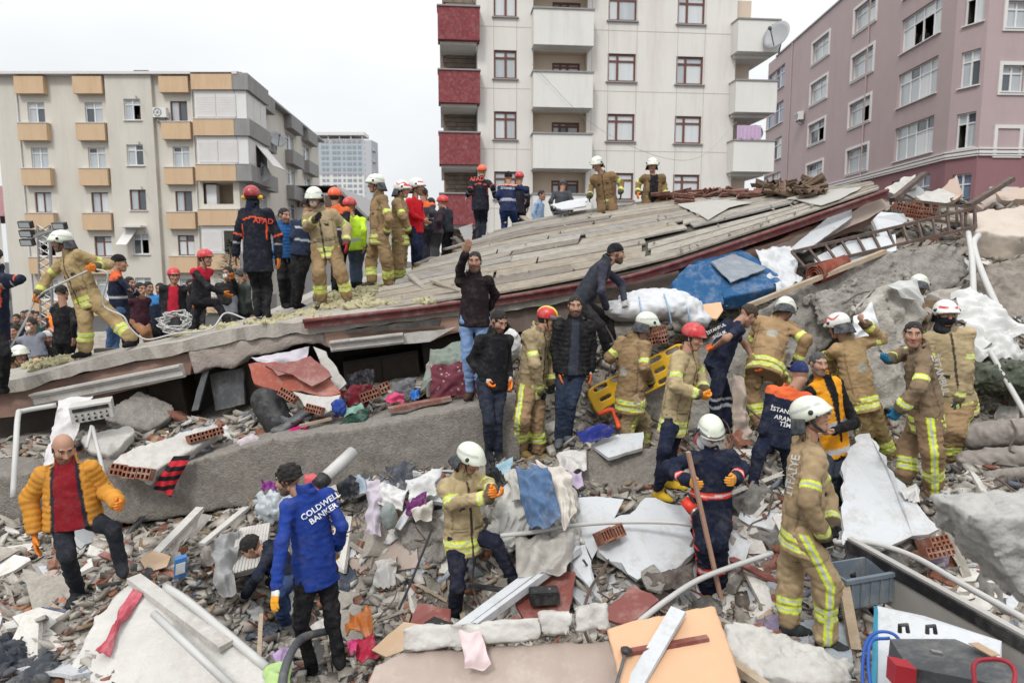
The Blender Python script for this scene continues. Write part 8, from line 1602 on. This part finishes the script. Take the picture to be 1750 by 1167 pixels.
def rag_me(seed, c):
    g = np.random.default_rng(seed); n = 13; s = np.linspace(-1, 1, n); U, T = np.meshgrid(s, s, indexing='ij'); X = np.stack([U*.5, T*.36, 0*U], -1); n1, n2 = Noise(seed, .9), Noise(seed+1, 2.6)
    X[..., :2] += .12*np.stack([n1(X+3), n1(X+7)], -1); X[..., 2] = .1*n1(X*1.5)+.09*(.5-1.6*np.abs(n2(X)))-.16*(U**2+T**2)*.5; V = np.r_[X.reshape(-1, 3), X.reshape(-1, 3)-[0, 0, .02]]; q = n*n; F = []
    for i in range(n-1):
        for j in range(n-1): k = i*n+j; F += [[k, k+n, k+n+1, k+1], [q+k, q+k+1, q+k+n+1, q+k+n]]
    return mesh_data('rag', V, F, C_('rag%d' % seed, c), None, True)
KIND = {}
KIND['concrete_chunk'] = [mesh_data('concrete_chunk', *lump(300+i, sr.choice(((.5, .38, .26), (.5, .3, .18), (.45, .42, .26)))), M_warm if i % 2 else mat('chunk_concrete', (.28, .26, .235), .95, .3, 6, .25, 20, dirt=(.2, .18, .155), dscale=2, damt=.6)) for i in range(7)]
KIND['broken_brick'] = [brick_me(0)]+[box_me('broken_brick', M_brick, (.2, .12, .07), 30+i, .25) for i in range(5)]
KIND['plaster_piece'] = [mesh_data('plaster_piece', *chip(50+i, 7+i % 4, .09), m) for i, m in enumerate((M_pale, M_white, M_pale, M_pink, M_pale, M_warm, M_white, M_pale))]
KIND['wood_lath'] = [box_me('wood_lath', m, (1, .07, .03), 70+i, .1) for i, m in enumerate((M_tim, WD[0], M_plas, M_tim, M_mar, WD[1]))]
KIND['tile_shard'] = [mesh_data('tile_shard', *chip(90+i, 5, .1), m) for i, m in enumerate((M_tile, M_mar, MATS['terracotta'], M_tile, M_card))]
KIND['rag'] = [rag_me(400+i, c) for i, c in enumerate(((.5, .48, .45), (.05, .06, .08), (.33, .3, .27), (.12, .14, .2), (.4, .12, .13), (.56, .55, .53), (.16, .15, .14), (.3, .33, .36), (.2, .16, .24)))]
def wire_me(seed):
    g = np.random.default_rng(seed); p = np.cumsum(np.r_[[[0, 0, 0]], g.normal(0, .12, (5, 3))+[.2, 0, 0]], 0); p -= p.mean(0); p[:, 2] = np.abs(p[:, 2])*.6; V, F = sweep(spline(list(p), 4), .011, 5); return mesh_data('bent_rod', np.array(V), F, M_rust)
KIND['bent_rod'] = [wire_me(600+i) for i in range(5)]
ZONES = {'low': [(-40, 905, 480, 1170), (420, 940, 1000, 1175), (560, 800, 760, 960), (980, 930, 1420, 1120), (1150, 850, 1450, 1050), (1480, 900, 1700, 1060)], 'ledge': [(-30, 700, 420, 800), (340, 660, 860, 760)], 'high': [(1000, 560, 1260, 780), (1240, 600, 1560, 900), (1580, 480, 1770, 900)], 'ridge': [(1340, 305, 1770, 350), (1500, 350, 1770, 470)]}
ZN = {'low': ('lower left corner', 'bottom centre', 'dip below the clothes heap', 'lower pile before the white plates', 'slope behind the dark suited firefighter', 'lower right by the long grille'), 'ledge': ('left ledge by the white device', 'ledge under the dark gap'), 'high': ('slope under the big concrete slab', 'hollow between the bending firefighters', 'right edge below the hanging pipes'), 'ridge': ('far right ridge', 'gap behind the iron railing')}
KL = {'bent_rod': 'rod', 'concrete_chunk': 'concrete chunk', 'broken_brick': 'brick', 'plaster_piece': 'plaster piece', 'wood_lath': 'lath', 'tile_shard': 'shard', 'rag': 'rag'}
ADJ = {'bent_rod': ['thin bent rusty rod']*5, 'concrete_chunk': ['rough grey lump of broken concrete']*7, 'broken_brick': ['red hollow brick with open holes']+['broken solid piece of red brick']*5, 'plaster_piece': ['flat dusty plaster piece', 'flat white board piece', 'flat dusty plaster piece', 'flat pinkish wall piece', 'flat dusty plaster piece', 'flat grey cement piece', 'flat white board piece', 'flat dusty plaster piece'], 'wood_lath': ['brown splintered lath', 'grey weathered lath', 'white painted lath', 'brown splintered lath', 'maroon painted lath', 'grey weathered lath'], 'tile_shard': ['dark red roof tile shard', 'maroon board shard', 'terracotta shard', 'dark red roof tile shard', 'brown board shard'], 'rag': ['cream rag', 'black rag', 'beige rag', 'navy rag', 'dull red rag', 'white rag', 'dark grey rag', 'pale blue rag', 'dark purple rag']}
def flat(q, e=.12):
    nz = np.array([gz(q[0]-e, q[1])-gz(q[0]+e, q[1]), gz(q[0], q[1]-e)-gz(q[0], q[1]+e), 2*e]); return nrm(nz)
KEEP = [(130, 990, 440, 1180), (620, 1085, 1270, 1180), (1490, 1050, 1760, 1180), (1030, 860, 1190, 960), (1460, 760, 1590, 920), (990, 850, 1050, 920), (900, 980, 985, 1070)]   # open faces of the large slabs
def under(q): return q[0] < 2.2 and q[1] > np.interp(q[0], FEP[:, 0], FEP[:, 1])-.1
def scatter(kind, zone, n, s0, s1, tilt=.35):
    for i in range(n):
        z = ZONES[zone][i % len(ZONES[zone])]; px_, py_ = sr.uniform(z[0], z[2]), sr.uniform(z[1], z[3]); q = on(px_, py_)
        if q is None or under(q) or any(e[0] < px_ < e[2] and e[1] < py_ < e[3] for e in KEEP): continue
        s = sr.uniform(s0, s1)*sr.choice((.6, .8, 1, 1, 1.4)); nn = flat(q); nn = nrm(nn+np.array([sr.gauss(0, tilt), sr.gauss(0, tilt), 0]))
        zi = i % len(ZONES[zone]); mi = sr.randrange(len(KIND[kind])); me = KIND[kind][mi]; ad = ADJ[kind][mi]; sx = s/(.2 if kind == 'broken_brick' else 1.)
        rot = Vector(nn).to_track_quat('Z', 'Y').to_euler(); M = rot.to_matrix() @ Matrix.Rotation(sr.uniform(0, 6.28), 3, 'Z')
        put(kind, me, q+nn*s*(.08 if kind in ('plaster_piece', 'tile_shard', 'wood_lath') else .15), M.to_euler(), ad+' lying in the '+ZN[zone][zi], KL[kind], ad+'s in the '+ZN[zone][zi], sx)
for (k, z, n, a, b_) in (('bent_rod', 'low', 40, .5, 1.1), ('bent_rod', 'high', 24, .6, 1.3), ('bent_rod', 'ridge', 10, .8, 1.4), ('plaster_piece', 'low', 70, .3, .55), ('concrete_chunk', 'low', 18, .25, .4), ('concrete_chunk', 'low', 100, .07, .24), ('concrete_chunk', 'ledge', 40, .06, .14), ('concrete_chunk', 'high', 80, .1, .28), ('concrete_chunk', 'ridge', 60, .12, .32), ('broken_brick', 'low', 110, .1, .2), ('broken_brick', 'ledge', 60, .08, .18), ('broken_brick', 'high', 60, .1, .2), ('broken_brick', 'ridge', 24, .13, .22), ('plaster_piece', 'low', 210, .09, .38), ('plaster_piece', 'ledge', 50, .05, .16), ('plaster_piece', 'high', 60, .08, .22), ('plaster_piece', 'ridge', 80, .12, .34), ('wood_lath', 'low', 130, .25, .8), ('wood_lath', 'ledge', 40, .2, .5), ('wood_lath', 'high', 50, .3, .7), ('wood_lath', 'ridge', 16, .3, .6), ('tile_shard', 'low', 90, .06, .18), ('tile_shard', 'ledge', 40, .05, .12), ('tile_shard', 'high', 30, .06, .14), ('rag', 'low', 80, .2, .5), ('rag', 'ledge', 45, .18, .4), ('rag', 'high', 25, .2, .45)): scatter(k, z, n, a, b_)
# ---- fine rubble nobody could count
def rubble(n, seed, dmin, dmax, smin, smax):
    g = np.random.default_rng(seed); d = dmin*(dmax/dmin)**g.uniform(0, 1, n); x = g.uniform(-.86, .86, n)*d; ok = ~((x < 2.2) & (d > np.interp(x, FEP[:, 0], FEP[:, 1])+.05)); x, d = x[ok], d[ok]; n = len(x); z = ground_z(x, d)
    s = smin*(smax/smin)**(g.uniform(0, 1, n)**1.8)*(d/7)**.35; B = np.array([(a, b, c) for a in (-1, 1) for b in (-1, 1) for c in (-1, 1)], float)*.5
    V = B[None]*np.stack([s*g.uniform(.6, 1.9, n), s*g.uniform(.5, 1.1, n), s*g.uniform(.1, .6, n)], 1)[:, None]; V *= g.uniform(.45, 1.3, V.shape)
    a = g.uniform(0, 6.28, n); tx, ty = g.normal(0, .4, n), g.normal(0, .4, n); c, s_ = np.cos(a)[:, None], np.sin(a)[:, None]
    X = V[..., 0]*c-V[..., 1]*s_; Y = V[..., 0]*s_+V[..., 1]*c; Zz = V[..., 2]+tx[:, None]*X+ty[:, None]*Y
    W = np.stack([X+x[:, None], Y+d[:, None], Zz+(z+s*.12)[:, None]], -1).reshape(-1, 3)
    Q = np.array([[0, 1, 3, 2], [4, 6, 7, 5], [0, 4, 5, 1], [2, 3, 7, 6], [0, 2, 6, 4], [1, 5, 7, 3]]); F = (Q[None]+8*np.arange(n)[:, None, None]).reshape(-1, 4)
    pal = np.array([(.55, .53, .49), (.42, .39, .35), (.3, .28, .25), (.6, .59, .57), (.3, .11, .06), (.24, .1, .07), (.3, .21, .13), (.06, .06, .065), (.16, .14, .12), (.2, .24, .3)]); pw = np.array([.2, .25, .2, .09, .05, .03, .06, .05, .05, .02])
    pal = pal*np.array([.76, .735, .7]); C = pal[g.choice(len(pal), n, p=pw/pw.sum())]*g.uniform(.75, 1.15, (n, 1)); return W, F, np.repeat(C, 8, 0)
W, F, C = rubble(34000, 3, 4.3, 9.4, .018, .15); tag(obj('fine_rubble', W, F, M_vc, None, C), kind='stuff')
W, F, C = rubble(9000, 4, 9.0, 15, .04, .2); tag(obj('fine_rubble', W, F, M_vc, None, C), kind='stuff')
# crumbs on the roof boards
for i in range(60): put('concrete_chunk', sr.choice(KIND['concrete_chunk']), onroof(sr.uniform(760, 1400), sr.uniform(350, 480), .06), (sr.uniform(0, 6), sr.uniform(0, 6), 0), 'small crumb of mortar lying on the grey roof boards', 'concrete chunk', 'crumbs on the roof boards', sr.uniform(.03, .09))
